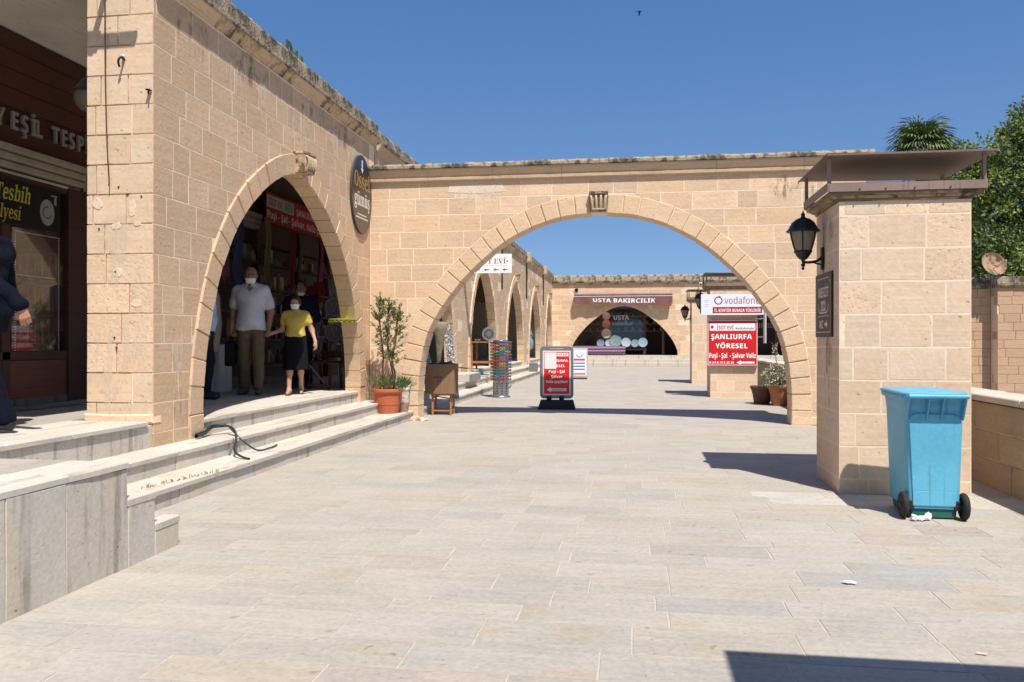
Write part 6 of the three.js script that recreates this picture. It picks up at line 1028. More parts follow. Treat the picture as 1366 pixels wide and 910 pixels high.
// ================================================================ PEOPLE
// a distance field of tapered capsules, smoothly joined, meshed with surface nets
function capsule(a, b, ra, rb) { const dx = b[0] - a[0], dy = b[1] - a[1], dz = b[2] - a[2], L2 = dx * dx + dy * dy + dz * dz || 1e-9; return (x, y, z) => { const px = x - a[0], py = y - a[1], pz = z - a[2]; let t = (px * dx + py * dy + pz * dz) / L2; t = t < 0 ? 0 : t > 1 ? 1 : t; const ex = px - dx * t, ey = py - dy * t, ez = pz - dz * t; return Math.sqrt(ex * ex + ey * ey + ez * ez) - (ra + (rb - ra) * t); }; }
function ball(c, r, s = [1, 1, 1]) { const m = Math.min(...s); return (x, y, z) => { const a = (x - c[0]) / s[0], b = (y - c[1]) / s[1], d = (z - c[2]) / s[2]; return (Math.sqrt(a * a + b * b + d * d) - r) * m; }; }
function blend(list, k) { return (x, y, z) => { let d = 1e9; for (const f of list) { const q = f(x, y, z); if (q > d + k) continue; if (q < d - k) { d = q; continue; } const h = Math.max(k - Math.abs(d - q), 0) / k; d = Math.min(d, q) - h * h * k * 0.25; } return d; }; }
const union = (...l) => (x, y, z) => { let d = 1e9; for (const f of l) d = Math.min(d, f(x, y, z)); return d; };
const cut = (f, g) => (x, y, z) => Math.max(f(x, y, z), g(x, y, z));
const minus = (f, g) => (x, y, z) => Math.max(f(x, y, z), -g(x, y, z));
function surface(f, lo, hi, h) {
  const nx = Math.ceil((hi[0] - lo[0]) / h) + 1, ny = Math.ceil((hi[1] - lo[1]) / h) + 1, nz = Math.ceil((hi[2] - lo[2]) / h) + 1;
  const F = new Float32Array(nx * ny * nz), at = (i, j, k) => i + nx * (j + ny * k);
  for (let k = 0; k < nz; k++) for (let j = 0; j < ny; j++) for (let i = 0; i < nx; i++) F[at(i, j, k)] = f(lo[0] + i * h, lo[1] + j * h, lo[2] + k * h);
  const id = new Int32Array(nx * ny * nz).fill(-1), pos = [], idx = [];
  for (let k = 0; k < nz - 1; k++) for (let j = 0; j < ny - 1; j++) for (let i = 0; i < nx - 1; i++) {
    let m = 0; const c = []; for (let q = 0; q < 8; q++) { const v = F[at(i + (q & 1), j + ((q >> 1) & 1), k + (q >> 2))]; c.push(v); if (v < 0) m |= 1 << q; }
    if (m === 0 || m === 255) continue;
    let n = 0, X = 0, Y = 0, Z = 0;
    for (const [a, b] of [[0, 1], [2, 3], [4, 5], [6, 7], [0, 2], [1, 3], [4, 6], [5, 7], [0, 4], [1, 5], [2, 6], [3, 7]]) if ((c[a] < 0) !== (c[b] < 0)) { const t = c[a] / (c[a] - c[b]); n++; X += (a & 1) + t * ((b & 1) - (a & 1)); Y += ((a >> 1) & 1) + t * (((b >> 1) & 1) - ((a >> 1) & 1)); Z += (a >> 2) + t * ((b >> 2) - (a >> 2)); }
    id[at(i, j, k)] = pos.length / 3; pos.push(lo[0] + (i + X / n) * h, lo[1] + (j + Y / n) * h, lo[2] + (k + Z / n) * h);
  }
  const quad = (a, b, c, d, flip) => { if (a < 0 || b < 0 || c < 0 || d < 0) return; if (flip) idx.push(a, c, b, a, d, c); else idx.push(a, b, c, a, c, d); };
  for (let k = 1; k < nz - 1; k++) for (let j = 1; j < ny - 1; j++) for (let i = 1; i < nx - 1; i++) {
    const v = F[at(i, j, k)] < 0;
    if (v !== F[at(i + 1, j, k)] < 0) quad(id[at(i, j - 1, k - 1)], id[at(i, j, k - 1)], id[at(i, j, k)], id[at(i, j - 1, k)], !v);
    if (v !== F[at(i, j + 1, k)] < 0) quad(id[at(i - 1, j, k - 1)], id[at(i - 1, j, k)], id[at(i, j, k)], id[at(i, j, k - 1)], !v);
    if (v !== F[at(i, j, k + 1)] < 0) quad(id[at(i - 1, j - 1, k)], id[at(i, j - 1, k)], id[at(i, j, k)], id[at(i - 1, j, k)], !v);
  }
  const g = new THREE.BufferGeometry(); g.setAttribute('position', new THREE.Float32BufferAttribute(pos, 3)); g.setIndex(idx);
  const nrm = new Float32Array(pos.length), e = h * 0.6; for (let i = 0; i < pos.length; i += 3) { const [x, y, z] = [pos[i], pos[i + 1], pos[i + 2]]; const q = V3(f(x + e, y, z) - f(x - e, y, z), f(x, y + e, z) - f(x, y - e, z), f(x, y, z + e) - f(x, y, z - e)).normalize(); nrm[i] = q.x; nrm[i + 1] = q.y; nrm[i + 2] = q.z; }
  g.setAttribute('normal', new THREE.BufferAttribute(nrm, 3)); const uv = new Float32Array((pos.length / 3) * 2); for (let i = 0; i < pos.length / 3; i++) { uv[i * 2] = pos[i * 3] + pos[i * 3 + 2] * 0.7; uv[i * 2 + 1] = pos[i * 3 + 1]; } g.setAttribute('uv', new THREE.BufferAttribute(uv, 2)); return g;
}
const lerp3 = (a, b, t) => [a[0] + (b[0] - a[0]) * t, a[1] + (b[1] - a[1]) * t, a[2] + (b[2] - a[2]) * t];
// a hand: palm, four bent fingers of different lengths, thumb from the side; dir = along the fingers, nrm = palm facing, side = towards the thumb
function handField(w, dir, nrm, side, curl, s = 1) {
  const D = V3(...dir).normalize(), N = V3(...nrm); N.addScaledVector(D, -N.dot(D)).normalize(); const S = N.clone().cross(D); if (S.dot(V3(...side)) < 0) S.negate();
  const P = (d, n, t) => [w[0] + (D.x * d + N.x * n + S.x * t) * s, w[1] + (D.y * d + N.y * n + S.y * t) * s, w[2] + (D.z * d + N.z * n + S.z * t) * s];
  const palm = blend([capsule(P(-0.02, 0, 0.012), P(0.085, 0, 0.026), 0.019 * s, 0.014 * s), capsule(P(-0.02, 0, -0.008), P(0.078, 0, -0.028), 0.018 * s, 0.013 * s), capsule(P(0, 0, 0), P(0.085, 0, 0), 0.019 * s, 0.014 * s)], 0.02 * s);
  const parts = [palm];
  [[0.029, 0.075, 1], [0.010, 0.082, 1], [-0.010, 0.077, 1.05], [-0.028, 0.062, 1.1]].forEach(([t, L, c]) => { const a = curl * c; const p0 = P(0.082, 0, t), p1 = P(0.082 + L * 0.42 * Math.cos(a * 0.6), L * 0.42 * Math.sin(a * 0.6), t * 1.08), p2 = P(0.082 + L * (0.42 * Math.cos(a * 0.6) + 0.32 * Math.cos(a * 1.5)), L * (0.42 * Math.sin(a * 0.6) + 0.32 * Math.sin(a * 1.5)), t * 1.1), p3 = P(0.082 + L * (0.42 * Math.cos(a * 0.6) + 0.32 * Math.cos(a * 1.5) + 0.26 * Math.cos(a * 2.1)), L * (0.42 * Math.sin(a * 0.6) + 0.32 * Math.sin(a * 1.5) + 0.26 * Math.sin(a * 2.1)), t * 1.1); parts.push(blend([capsule(p0, p1, 0.0095 * s, 0.0088 * s), capsule(p1, p2, 0.0088 * s, 0.008 * s), capsule(p2, p3, 0.008 * s, 0.0068 * s)], 0.006 * s)); });
  parts.push(blend([capsule(P(0.015, 0.006, 0.022), P(0.05, 0.014, 0.046), 0.013 * s, 0.0105 * s), capsule(P(0.05, 0.014, 0.046), P(0.082, 0.022, 0.050), 0.0105 * s, 0.008 * s)], 0.008 * s));
  return { f: blend(parts, 0.007 * s), c: P(0.07, 0.02, 0.005), r: 0.125 * s };
}
const SKIN = mat({ color: col(0.33, 0.165, 0.10), roughness: 0.6 }), SKIN2 = mat({ color: col(0.47, 0.26, 0.175), roughness: 0.6 });
function person(o) {
  const J = o.j, s = o.s ?? 1, g = o.girth ?? 1, t = thing('person', o.label, 'person', o.pos, o.turn), S = (p) => p;
  const hc = J.head, up = 0.115 * s; // head centre, half height
  // ---- head: skull, jaw, nose, ears, eye hollows, lips
  const ht = o.headTurn ?? 0, tilt = o.headTilt ?? 0, ct = Math.cos(ht), sn = Math.sin(ht), cp = Math.cos(tilt), sp = Math.sin(tilt);
  const H = (x, y, z) => { const y2 = y * cp - z * sp, z2 = y * sp + z * cp; return [hc[0] + (x * ct + z2 * sn) * s, hc[1] + y2 * s, hc[2] + (-x * sn + z2 * ct) * s]; };
  const inv = (x, y, z) => { let a = (x - hc[0]) / s, b = (y - hc[1]) / s, c = (z - hc[2]) / s; const x1 = a * ct - c * sn, z1 = a * sn + c * ct; return [x1, b * cp + z1 * sp, -b * sp + z1 * cp]; };
  const HL = (f) => (x, y, z) => { const q = inv(x, y, z); return f(q[0], q[1], q[2]) * s; };
  const skull = blend([ball([0, 0.025, -0.012], 1, [0.076, 0.093, 0.094]), ball([0, -0.035, 0.022], 1, [0.058, 0.075, 0.066]), capsule([-0.03, -0.088, 0.055], [0.03, -0.088, 0.055], 0.02, 0.02), ball([0.04, -0.022, 0.060], 0.024), ball([-0.04, -0.022, 0.060], 0.024), capsule([-0.04, 0.032, 0.075], [0.04, 0.032, 0.075], 0.013, 0.013)], 0.035);
  const nose = blend([capsule([0, 0.012, 0.082], [0, -0.022, 0.103], 0.009, 0.013), ball([0.011, -0.027, 0.090], 0.009), ball([-0.011, -0.027, 0.090], 0.009)], 0.01);
  const lips = union(capsule([-0.019, -0.056, 0.083], [0.019, -0.056, 0.083], 0.006, 0.006), capsule([-0.016, -0.065, 0.081], [0.016, -0.065, 0.081], 0.007, 0.007));
  const sock = union(ball([0.031, 0.010, 0.088], 0.017), ball([-0.031, 0.010, 0.088], 0.017));
  const ears = union(ball([0.078, -0.004, -0.006], 1, [0.011, 0.032, 0.019]), ball([-0.078, -0.004, -0.006], 1, [0.011, 0.032, 0.019]));
  let headF = blend([minus(blend([skull, nose], 0.014), sock), lips, ears], 0.008);
  const neckF = capsule(lerp3(J.neck, J.chest, 0.15), H(0, -0.06, -0.02), 0.058 * s, 0.052 * s);
  const whole = blend([HL(headF), neckF], 0.03 * s);
  // ---- trunk and limbs
  const r = (v) => v * s * g, sh = J.shoulder, hip = J.hip, parts = [];
  const trunk = (k) => [capsule(lerp3(J.chest, sh[0], 0.45), lerp3(J.chest, sh[1], 0.45), r(0.115) + k, r(0.115) + k), capsule(J.chest, J.waist, r(0.132) + k, r(o.belly ?? 0.125) + k), capsule([J.waist[0] - 0.06 * s * g, J.waist[1], J.waist[2] + 0.01], [J.waist[0] + 0.06 * s * g, J.waist[1], J.waist[2] + 0.01], r(0.105) + k, r(0.105) + k), capsule(hip[0], hip[1], r(0.112) + k, r(0.112) + k), capsule(lerp3(J.chest, sh[0], 0.3), lerp3(J.waist, hip[0], 0.5), r(0.10) + k, r(0.10) + k), capsule(lerp3(J.chest, sh[1], 0.3), lerp3(J.waist, hip[1], 0.5), r(0.10) + k, r(0.10) + k), capsule(J.neck, lerp3(J.neck, sh[0], 0.85), 0.055 * s + k, 0.058 * s + k), capsule(J.neck, lerp3(J.neck, sh[1], 0.85), 0.055 * s + k, 0.058 * s + k)];
  const leg = (i, k) => [capsule(hip[i], J.knee[i], r(0.085) + k, r(0.056) + k), capsule(J.knee[i], J.ankle[i], r(0.056) + k, r(0.038) + k), ball(lerp3(J.knee[i], J.ankle[i], 0.28).map((v, q) => v - (q === 2 ? 0.015 : 0)), r(0.055) + k)];
  const arm = (i, k, end = 1) => { const l = [capsule(sh[i], J.elbow[i], r(0.058) + k, r(0.042) + k)]; if (end > 1) l.push(capsule(J.elbow[i], J.wrist[i], r(0.042) + k, r(0.028) + k)); return l; };
  const foot = (i, k) => { const a = J.ankle[i], f = J.toe[i]; return [capsule([a[0], a[1] - 0.025 * s, a[2]], [f[0], f[1], f[2]], 0.040 * s + k, 0.028 * s + k), ball([a[0] - (f[0] - a[0]) * 0.25, a[1] - 0.045 * s, a[2] - (f[2] - a[2]) * 0.25], 0.034 * s + k)]; };
  const all = blend([...trunk(0), ...leg(0, 0), ...leg(1, 0), ...arm(0, 0, 2), ...arm(1, 0, 2), ...foot(0, 0), ...foot(1, 0), neckF], 0.045 * s);
  const pts = [...sh, ...hip, ...J.knee, ...J.ankle, ...J.toe, ...J.elbow, ...J.wrist, J.chest]; const lo = [0, 1, 2].map((c) => Math.min(...pts.map((p) => p[c])) - 0.18 * s), hi = [0, 1, 2].map((c) => Math.max(...pts.map((p) => p[c])) + 0.18 * s); hi[1] = Math.max(hi[1], hc[1] - 0.07 * s);
  const hands = J.wrist.map((w, i) => o.hands[i] && handField(w, o.hands[i].dir, o.hands[i].nrm, o.hands[i].side, o.hands[i].curl ?? 0.5, s * (o.handScale ?? 1)));
  const bodyGeo = [surface(cut(all, (x, y, z) => y - (hc[1] - 0.10 * s)), lo, hi, 0.013), surface(cut(whole, (x, y, z) => J.neck[1] - 0.02 * s - y), [hc[0] - 0.14 * s, J.neck[1] - 0.05 * s, hc[2] - 0.16 * s], [hc[0] + 0.14 * s, hc[1] + 0.16 * s, hc[2] + 0.16 * s], 0.0042 * s)];
  hands.forEach((h, i) => { if (h) bodyGeo.push(surface(blend([h.f, capsule(lerp3(J.wrist[i], J.elbow[i], 0.3), J.wrist[i], r(0.033), r(0.026))], 0.015), [0, 1, 2].map((c) => h.c[c] - h.r), [0, 1, 2].map((c) => h.c[c] + h.r), 0.0036)); });
  part('body', bodyGeo, o.skin, t);
  const eye = mat({ color: col(0.02, 0.014, 0.01), roughness: 0.3 }); for (const x of [-0.031, 0.031]) { const e = part('eye', new THREE.SphereGeometry(0.0115 * s, 10, 8), mat({ color: col(0.6, 0.56, 0.52), roughness: 0.3 }), t, H(x, 0.008, 0.077)); part('iris', new THREE.SphereGeometry(0.0062 * s, 8, 6), eye, e, [sn * 0.008 * s, -0.001, ct * 0.008 * s]); }
  for (const x of [-0.031, 0.031]) part('eyebrow', tube([H(x - 0.018, 0.028, 0.085), H(x, 0.034, 0.089), H(x + 0.018, 0.029, 0.084)], 0.0042 * s, 8, 5), o.hairMat, t);
  // ---- hair
  if (o.hair) { const hf = HL(o.hair); part('hair', surface(hf, [hc[0] - 0.17 * s, hc[1] - 0.26 * s, hc[2] - 0.2 * s], [hc[0] + 0.17 * s, hc[1] + 0.17 * s, hc[2] + 0.17 * s], 0.0055 * s), o.hairMat, t); }
  // ---- clothes
  const cloth = (name, f, m, l = lo, h = hi, c = 0.011) => part(name, surface(f, l, h, c), m, t);
  o.dress({ t, trunk, leg, arm, foot, cloth, blend, J, r, H, HL, s, lo, hi, skull: HL(blend([skull, nose], 0.014)), inv });
  return t;
}
const clothM = (c, rough = 0.92) => new THREE.MeshPhysicalMaterial({ map: TS.cloth, bumpMap: TS.clothBump, bumpScale: 0.008, color: col(...c), roughness: rough, specularIntensity: 0.25 });
const folds = (f, amp, q = 34) => (x, y, z) => f(x, y, z) + amp * (Math.sin(y * q + x * 9 + Math.sin(z * 14) * 1.3) * 0.6 + Math.sin(y * q * 0.43 - z * 17 + x * 11) * 0.4);
const MASKM = mat({ map: TS.cloth, color: col(0.78, 0.78, 0.77), roughness: 0.9 });
function faceMask(k, yTop, yBot) { // a cloth mask lying on the face between two heights of the head
  k.cloth('face_mask', cut(minus((x, y, z) => k.skull(x, y, z) - 0.010 * k.s, (x, y, z) => k.skull(x, y, z) - 0.003 * k.s), k.HL((x, y, z) => Math.max(y - yTop + 0.10 * Math.abs(x) * (x * x * 60), yBot - y, 0.028 - z, -z))), MASKM, [k.J.head[0] - 0.14 * k.s, k.J.head[1] - 0.2 * k.s, k.J.head[2] - 0.15 * k.s], [k.J.head[0] + 0.14 * k.s, k.J.head[1] + 0.1 * k.s, k.J.head[2] + 0.16 * k.s], 0.004 * k.s);
  for (const q of [-1, 1]) part('ear_loop', tube([k.H(q * 0.055, yTop - 0.012, 0.058), k.H(q * 0.082, -0.01, 0.015), k.H(q * 0.082, -0.02, -0.02), k.H(q * 0.056, yBot + 0.02, 0.045)], 0.0018 * k.s, 16, 5), MASKM, k.t);
}
function sole(k, m) { for (const i of [0, 1]) { const a = k.J.ankle[i], f = k.J.toe[i]; part('shoe', surface(cut(blend(k.foot(i, 0.012), 0.03), (x, y, z) => y - (a[1] + 0.02 * k.s)), [0, 1, 2].map((c) => Math.min(a[c], f[c]) - 0.12), [0, 1, 2].map((c) => Math.max(a[c], f[c]) + 0.12), 0.007), m, k.t); } }
const shortHair = (top, back) => (x, y, z) => Math.max(ball([0, 0.030, -0.016], 1, [0.083, 0.099, 0.101])(x, y, z), -(y + back + z * 1.35), z - 0.055 - (y - 0.06) * -0.4, -(y - top + Math.max(0, z - 0.02) * -1.0) - 0.2);
// facing the viewer: x grows to the person's left (the viewer's right), z towards the viewer
// ---- man in the white polo shirt, walking out hand in hand with the girl
person({
  label: 'man in white polo shirt and khaki trousers, face mask on chin, holding a black bag', pos: [-5.47, 0.478, -11.22], turn: 0.22, s: 1.03, girth: 1.08, belly: 0.145, skin: SKIN, hairMat: mat({ color: col(0.05, 0.045, 0.04), roughness: 0.9 }),
  headTurn: 0.05, headTilt: 0.06,
  j: { head: [0.005, 1.715, 0.03], neck: [0, 1.56, -0.01], chest: [0, 1.36, 0], waist: [0, 1.10, 0.025], shoulder: [[-0.192, 1.495, -0.005], [0.192, 1.495, -0.005]], hip: [[-0.088, 0.96, 0], [0.088, 0.96, 0]], knee: [[-0.10, 0.53, 0.02], [0.115, 0.54, 0.07]], ankle: [[-0.105, 0.095, -0.05], [0.125, 0.095, 0.10]], toe: [[-0.135, 0.045, 0.10], [0.15, 0.05, 0.26]], elbow: [[-0.262, 1.205, -0.045], [0.272, 1.20, -0.04]], wrist: [[-0.262, 0.955, 0.07], [0.262, 0.955, 0.06]] },
  hands: [{ dir: [0.05, -1, 0.15], nrm: [1, 0, 0.2], side: [0, 0.2, 1], curl: 1.15 }, { dir: [0.15, -0.9, 0.25], nrm: [-0.9, 0, 0.3], side: [0, 0.4, 1], curl: 0.95 }],
  hair: (x, y, z) => Math.max(ball([0, 0.018, -0.02], 1, [0.0815, 0.085, 0.098])(x, y, z), y - 0.045, -(y + 0.055), z - 0.01),
  dress(k) {
    const polo = clothM([0.60, 0.60, 0.66]), tr = clothM([0.16, 0.115, 0.07]);
    const top = folds(blend([...k.trunk(0.014), ...[0, 1].map((i) => capsule(k.J.shoulder[i], lerp3(k.J.shoulder[i], k.J.elbow[i], 0.72), k.r(0.058) + 0.012, k.r(0.046) + 0.026))], 0.04), 0.0045);
    const shell = cut(cut(top, (x, y, z) => 0.925 + 0.01 * Math.sin(x * 20) - y), (x, y, z) => y - 1.60 + Math.max(0, z) * 0.35);
    k.cloth('polo_shirt', minus(shell, capsule([0, 1.60, 0.02], [0, 1.50, 0.16], 0.062, 0.03)), polo);
    k.cloth('collar', minus(cut(capsule([0, 1.54, 0], [0, 1.63, -0.005], 0.122, 0.088), (x, y, z) => Math.max(1.545 - y, y - 1.612 + 0.25 * z)), union(capsule([0, 1.5, 0], [0, 1.66, 0], 0.108, 0.072), capsule([0, 1.62, 0.05], [0, 1.50, 0.14], 0.035, 0.02))), polo, [-0.16, 1.5, -0.16], [0.16, 1.68, 0.16], 0.006);
    k.cloth('trousers', cut(folds(blend([capsule(k.J.hip[0], k.J.hip[1], k.r(0.112) + 0.008, k.r(0.112) + 0.008), ...[0, 1].flatMap((i) => [capsule(k.J.hip[i], k.J.knee[i], k.r(0.09) + 0.008, k.r(0.068) + 0.010), capsule(k.J.knee[i], k.J.ankle[i], k.r(0.068) + 0.010, k.r(0.05) + 0.016)])], 0.035), 0.005, 26), (x, y, z) => Math.max(0.085 - y, y - 1.02)), tr);
    sole(k, mat({ color: col(0.06, 0.06, 0.065), roughness: 0.6 }));
    faceMask(k, -0.040, -0.115);
    const gl = mat({ color: col(0.03, 0.02, 0.015), roughness: 0.3 }); for (const x of [-0.032, 0.032]) part('spectacle_frame', new THREE.TorusGeometry(0.023, 0.0028, 6, 16).scale(1.1, 0.9, 1), gl, k.t, k.H(x, 0.006, 0.098), [0, 0.05, 0]); part('spectacle_frame', [rod(k.H(-0.008, 0.01, 0.099), k.H(0.008, 0.01, 0.099), 0.0025), rod(k.H(0.057, 0.012, 0.092), k.H(0.08, 0.012, 0.0), 0.0025), rod(k.H(-0.057, 0.012, 0.092), k.H(-0.08, 0.012, 0.0), 0.0025)], gl, k.t);
  },
});
{ const b = thing('hand_bag', 'black bag hanging from the right hand of the man in white', 'bag', [-5.74, 1.06, -11.14], 0.25); part('bag', (() => { const g = box(0.12, 0.34, 0.30, 0, 0, 0, 0.03); return g; })(), clothM([0.015, 0.015, 0.017], 0.7), b); part('strap', tube([[0, 0.16, -0.08], [0.005, 0.30, -0.03], [0.005, 0.30, 0.03], [0, 0.16, 0.08]], 0.009, 16, 6), clothM([0.012, 0.012, 0.013], 0.7), b); }
// ---- girl in the yellow shirt
person({
  label: 'girl in yellow t-shirt and black skirt walking hand in hand with the man', pos: [-4.83, 0.478, -11.30], turn: 0.30, s: 0.80, girth: 0.98, belly: 0.118, skin: SKIN2, hairMat: mat({ color: col(0.02, 0.013, 0.01), roughness: 0.7 }), headTurn: -0.12, headTilt: 0.03, handScale: 1.0,
  j: { head: [0, 1.315, 0.025], neck: [0, 1.19, -0.01], chest: [0, 1.035, 0], waist: [0, 0.86, 0.008], shoulder: [[-0.142, 1.14, 0], [0.142, 1.14, 0]], hip: [[-0.07, 0.74, 0], [0.07, 0.74, 0]], knee: [[-0.072, 0.42, 0.10], [0.068, 0.41, -0.01]], ankle: [[-0.075, 0.085, 0.16], [0.065, 0.095, -0.14]], toe: [[-0.085, 0.035, 0.285], [0.075, 0.028, -0.02]], elbow: [[-0.205, 0.935, -0.12], [0.225, 0.93, -0.03]], wrist: [[-0.322, 0.885, 0.0], [0.285, 0.755, 0.07]] },
  hands: [{ dir: [-0.9, -0.15, 0.15], nrm: [0.1, -0.3, -1], side: [0, 1, 0.1], curl: 0.8 }, { dir: [0.15, -0.95, 0.3], nrm: [-0.9, -0.1, -0.3], side: [-0.1, 0.2, 1], curl: 0.55 }],
  hair: blend([(x, y, z) => Math.max(ball([0, 0.028, -0.018], 1, [0.094, 0.112, 0.112])(x, y, z), z - 0.058 - Math.max(0, y - 0.05) * 0.5, -(y + 0.07 + z * 0.7)), ball([0, 0.05, -0.13], 0.04), capsule([0, 0.03, -0.14], [0, -0.12, -0.15], 0.034, 0.018)], 0.02),
  dress(k) {
    const yel = clothM([0.60, 0.45, 0.09]), blk = clothM([0.010, 0.010, 0.012]);
    k.cloth('t_shirt', minus(cut(folds(blend([...k.trunk(0.010), ...[0, 1].map((i) => capsule(k.J.shoulder[i], lerp3(k.J.shoulder[i], k.J.elbow[i], 0.42), k.r(0.058) + 0.014, k.r(0.052) + 0.018))], 0.035), 0.0025), (x, y, z) => Math.max(0.815 - y, y - 1.215)), capsule([0, 1.23, 0.03], [0, 1.19, 0.07], 0.055, 0.035)), yel);
    k.cloth('skirt', (x, y, z) => { const q = Math.max(0, Math.min(1, (0.85 - y) / 0.52)), rx = 0.155 + 0.026 * q, rz = 0.105 + 0.075 * q, a = Math.atan2(z, x), d = Math.hypot(x / rx, (z - 0.012) / rz) - 1 - 0.035 * q * Math.sin(a * 9 + 1); return Math.max(d * Math.min(rx, rz), y - 0.85, 0.36 - y); }, blk, [-0.3, 0.28, -0.32], [0.3, 0.9, 0.32], 0.009);
    faceMask(k, -0.018, -0.105);
    const sand = mat({ color: col(0.16, 0.10, 0.06), roughness: 0.7 }); for (const i of [0, 1]) { const a = k.J.ankle[i], f = k.J.toe[i], d = [f[0] - a[0], 0, f[2] - a[2]]; part('sandal', [bar([a[0] - d[0] * 0.3, f[1] - 0.028, a[2] - d[2] * 0.3], [f[0] + d[0] * 0.12, f[1] - 0.028, f[2] + d[2] * 0.12], 0.062, 0.014), tube([[f[0] - 0.036, f[1] - 0.02, f[2] - 0.03], [f[0], f[1] + 0.026, f[2] - 0.03], [f[0] + 0.036, f[1] - 0.02, f[2] - 0.03]], 0.007, 10, 5), tube([[a[0] - 0.032, a[1] - 0.05, a[2] + 0.01], [a[0], a[1] - 0.005, a[2] + 0.042], [a[0] + 0.032, a[1] - 0.05, a[2] + 0.01]], 0.006, 10, 5)], sand, k.t); }
    part('wristband', new THREE.TorusGeometry(0.024, 0.005, 6, 16).rotateX(Math.PI / 2), MASKM, k.t, lerp3(k.J.wrist[1], k.J.elbow[1], 0.08));
  },
});
// ---- man in dark blue behind them
person({
  label: 'man in dark navy clothes behind the girl, face mask under chin, arm bent', pos: [-5.42, 0.478, -12.9], turn: 0.35, s: 0.99, girth: 1.0, skin: SKIN, hairMat: mat({ color: col(0.03, 0.022, 0.018), roughness: 0.9 }), headTilt: 0.1,
  j: { head: [0, 1.64, 0.03], neck: [0, 1.49, -0.01], chest: [0, 1.30, 0], waist: [0, 1.06, 0.02], shoulder: [[-0.195, 1.435, 0], [0.195, 1.435, 0]], hip: [[-0.085, 0.93, 0], [0.085, 0.93, 0]], knee: [[-0.10, 0.50, 0.05], [0.10, 0.50, 0.0]], ankle: [[-0.105, 0.09, 0.02], [0.115, 0.09, -0.06]], toe: [[-0.13, 0.045, 0.17], [0.15, 0.045, 0.08]], elbow: [[-0.26, 1.16, -0.04], [0.25, 1.15, -0.03]], wrist: [[-0.24, 0.93, 0.05], [0.07, 1.15, 0.17]] },
  hands: [{ dir: [0.05, -1, 0.2], nrm: [1, 0, 0], side: [0, 0, 1], curl: 0.6 }, { dir: [-0.85, 0.2, 0.25], nrm: [0, 0, -1], side: [0, 1, 0], curl: 0.6 }],
  hair: shortHair(0.03, 0.03),
  dress(k) {
    const nv = clothM([0.018, 0.024, 0.05]);
    k.cloth('jacket', cut(folds(blend([...k.trunk(0.018), ...[0, 1].flatMap((i) => [capsule(k.J.shoulder[i], k.J.elbow[i], k.r(0.058) + 0.02, k.r(0.048) + 0.018), capsule(k.J.elbow[i], lerp3(k.J.elbow[i], k.J.wrist[i], i ? 0.25 : 0.8), k.r(0.048) + 0.018, k.r(0.04) + 0.016)])], 0.045), 0.004), (x, y, z) => Math.max(0.86 - y, y - 1.52)), nv);
    k.cloth('trousers', cut(folds(blend([capsule(k.J.hip[0], k.J.hip[1], k.r(0.112) + 0.008, k.r(0.112) + 0.008), ...[0, 1].flatMap((i) => [capsule(k.J.hip[i], k.J.knee[i], k.r(0.09) + 0.008, k.r(0.066) + 0.010), capsule(k.J.knee[i], k.J.ankle[i], k.r(0.066) + 0.010, k.r(0.05) + 0.014)])], 0.035), 0.005, 26), (x, y, z) => Math.max(0.08 - y, y - 0.95)), clothM([0.012, 0.018, 0.045]));
    sole(k, M.black); faceMask(k, -0.07, -0.13);
  },
});
// ---- person half hidden by the arch jamb
person({
  label: 'person in pale blue shirt mostly hidden behind left jamb of the pointed arch', pos: [-5.62, 0.478, -10.18], turn: 1.9, s: 0.98, girth: 1.0, skin: SKIN, hairMat: mat({ color: col(0.02, 0.015, 0.012), roughness: 0.9 }),
  j: { head: [0, 1.64, 0.03], neck: [0, 1.49, -0.01], chest: [0, 1.30, 0], waist: [0, 1.06, 0.02], shoulder: [[-0.19, 1.43, 0], [0.19, 1.43, 0]], hip: [[-0.085, 0.93, 0], [0.085, 0.93, 0]], knee: [[-0.10, 0.50, 0.04], [0.10, 0.50, 0.04]], ankle: [[-0.105, 0.09, 0], [0.105, 0.09, 0]], toe: [[-0.13, 0.045, 0.15], [0.13, 0.045, 0.15]], elbow: [[-0.25, 1.15, -0.03], [0.25, 1.15, -0.03]], wrist: [[-0.24, 0.91, 0.05], [0.24, 0.91, 0.05]] },
  hands: [{ dir: [0.05, -1, 0.15], nrm: [1, 0, 0], side: [0, 0, 1], curl: 0.6 }, { dir: [-0.05, -1, 0.15], nrm: [-1, 0, 0], side: [0, 0, 1], curl: 0.6 }],
  hair: shortHair(0.03, 0.03),
  dress(k) {
    k.cloth('shirt', cut(folds(blend([...k.trunk(0.016), ...[0, 1].map((i) => capsule(k.J.shoulder[i], lerp3(k.J.shoulder[i], k.J.elbow[i], 0.8), k.r(0.058) + 0.02, k.r(0.048) + 0.026))], 0.045), 0.004), (x, y, z) => Math.max(0.90 - y, y - 1.52)), clothM([0.40, 0.48, 0.68]));
    k.cloth('trousers', cut(folds(blend([capsule(k.J.hip[0], k.J.hip[1], k.r(0.112) + 0.006, k.r(0.112) + 0.006), ...[0, 1].flatMap((i) => [capsule(k.J.hip[i], k.J.knee[i], k.r(0.09) + 0.008, k.r(0.066) + 0.010), capsule(k.J.knee[i], k.J.ankle[i], k.r(0.066) + 0.010, k.r(0.05) + 0.014)])], 0.035), 0.005, 26), (x, y, z) => Math.max(0.08 - y, y - 0.95)), clothM([0.012, 0.014, 0.022]));
    sole(k, M.black);
  },
});
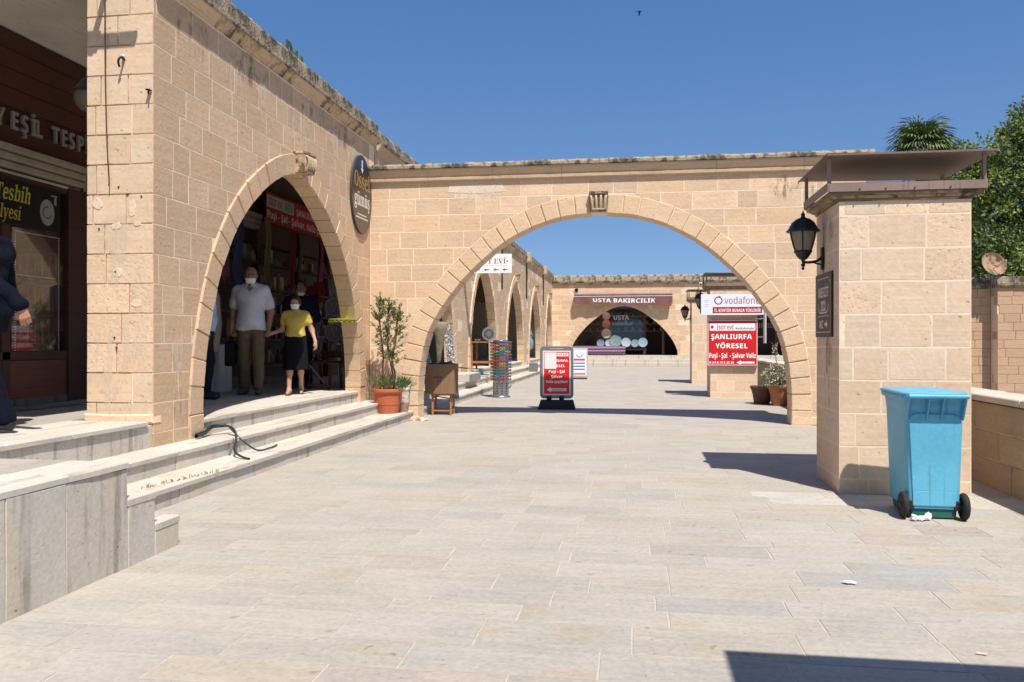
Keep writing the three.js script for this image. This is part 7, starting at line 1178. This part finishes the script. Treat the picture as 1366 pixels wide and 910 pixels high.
// ---- man in the navy suit walking out of the left edge; only arm, hem and shoe are in view. Walks towards the viewer's left: x -> his left
person({
  label: 'man in navy suit cut off by the left edge, arm swinging, on the raised walk', pos: [-4.99, 0.556, -5.75], turn: -1.5, s: 0.985, girth: 0.9, belly: 0.125, skin: mat({ color: col(0.42, 0.20, 0.13), roughness: 0.6 }), hairMat: mat({ color: col(0.12, 0.11, 0.10), roughness: 0.9 }),
  j: { head: [0, 1.64, 0.05], neck: [0, 1.49, 0.01], chest: [0, 1.30, 0.01], waist: [0, 1.06, 0.02], shoulder: [[-0.20, 1.43, 0.0], [0.20, 1.43, 0.0]], hip: [[-0.088, 0.93, 0], [0.088, 0.93, 0]], knee: [[-0.09, 0.52, 0.18], [0.10, 0.50, -0.08]], ankle: [[-0.09, 0.10, 0.26], [0.105, 0.10, -0.23]], toe: [[-0.10, 0.05, 0.42], [0.12, 0.040, -0.08]], elbow: [[-0.25, 1.15, 0.02], [0.26, 1.165, -0.22]], wrist: [[-0.24, 0.93, 0.16], [0.25, 0.945, -0.47]] },
  hands: [{ dir: [0.05, -1, 0.3], nrm: [1, 0, 0], side: [0, 0, 1], curl: 0.6 }, { dir: [-0.05, -0.9, -0.2], nrm: [-0.8, 0.1, 0.5], side: [0.1, 0.2, 1], curl: 0.65 }],
  hair: shortHair(0.03, 0.03),
  dress(k) {
    const nv = clothM([0.0042, 0.006, 0.0155]);
    const jacket = folds(blend([...k.trunk(0.024), ...[0, 1].flatMap((i) => [capsule(k.J.shoulder[i], k.J.elbow[i], k.r(0.062) + 0.022, k.r(0.055) + 0.018), capsule(k.J.elbow[i], lerp3(k.J.elbow[i], k.J.wrist[i], 0.93), k.r(0.055) + 0.016, k.r(0.044) + 0.018)]), capsule(k.J.hip[0], k.J.hip[1], k.r(0.115) + 0.02, k.r(0.115) + 0.02), capsule([-0.08, 0.84, 0.01], [0.08, 0.84, 0.01], k.r(0.115) + 0.02, k.r(0.115) + 0.02)], 0.04), 0.009, 42);
    k.cloth('suit_jacket', cut(jacket, (x, y, z) => Math.max(0.76 - y, y - 1.54)), nv);
    k.cloth('shirt_cuff', cut(capsule(lerp3(k.J.elbow[1], k.J.wrist[1], 0.9), k.J.wrist[1], k.r(0.036), k.r(0.034)), (x, y, z) => -1), MASKM, k.J.wrist[1].map((v) => v - 0.1), k.J.wrist[1].map((v) => v + 0.1), 0.006);
    k.cloth('suit_trousers', cut(folds(blend([capsule(k.J.hip[0], k.J.hip[1], k.r(0.112) + 0.008, k.r(0.112) + 0.008), ...[0, 1].flatMap((i) => [capsule(k.J.hip[i], k.J.knee[i], k.r(0.092) + 0.010, k.r(0.074) + 0.012), capsule(k.J.knee[i], k.J.ankle[i], k.r(0.074) + 0.012, k.r(0.06) + 0.024)])], 0.035), 0.006, 24), (x, y, z) => Math.max(0.05 - y + Math.max(0, z) * 0.1, y - 0.95)), nv);
    sole(k, mat({ color: col(0.018, 0.014, 0.012), roughness: 0.35 }));
  },
});
scene.traverse((o) => { if (o.isMesh) { o.castShadow = true; o.receiveShadow = true; } });
renderer.render(scene, camera);
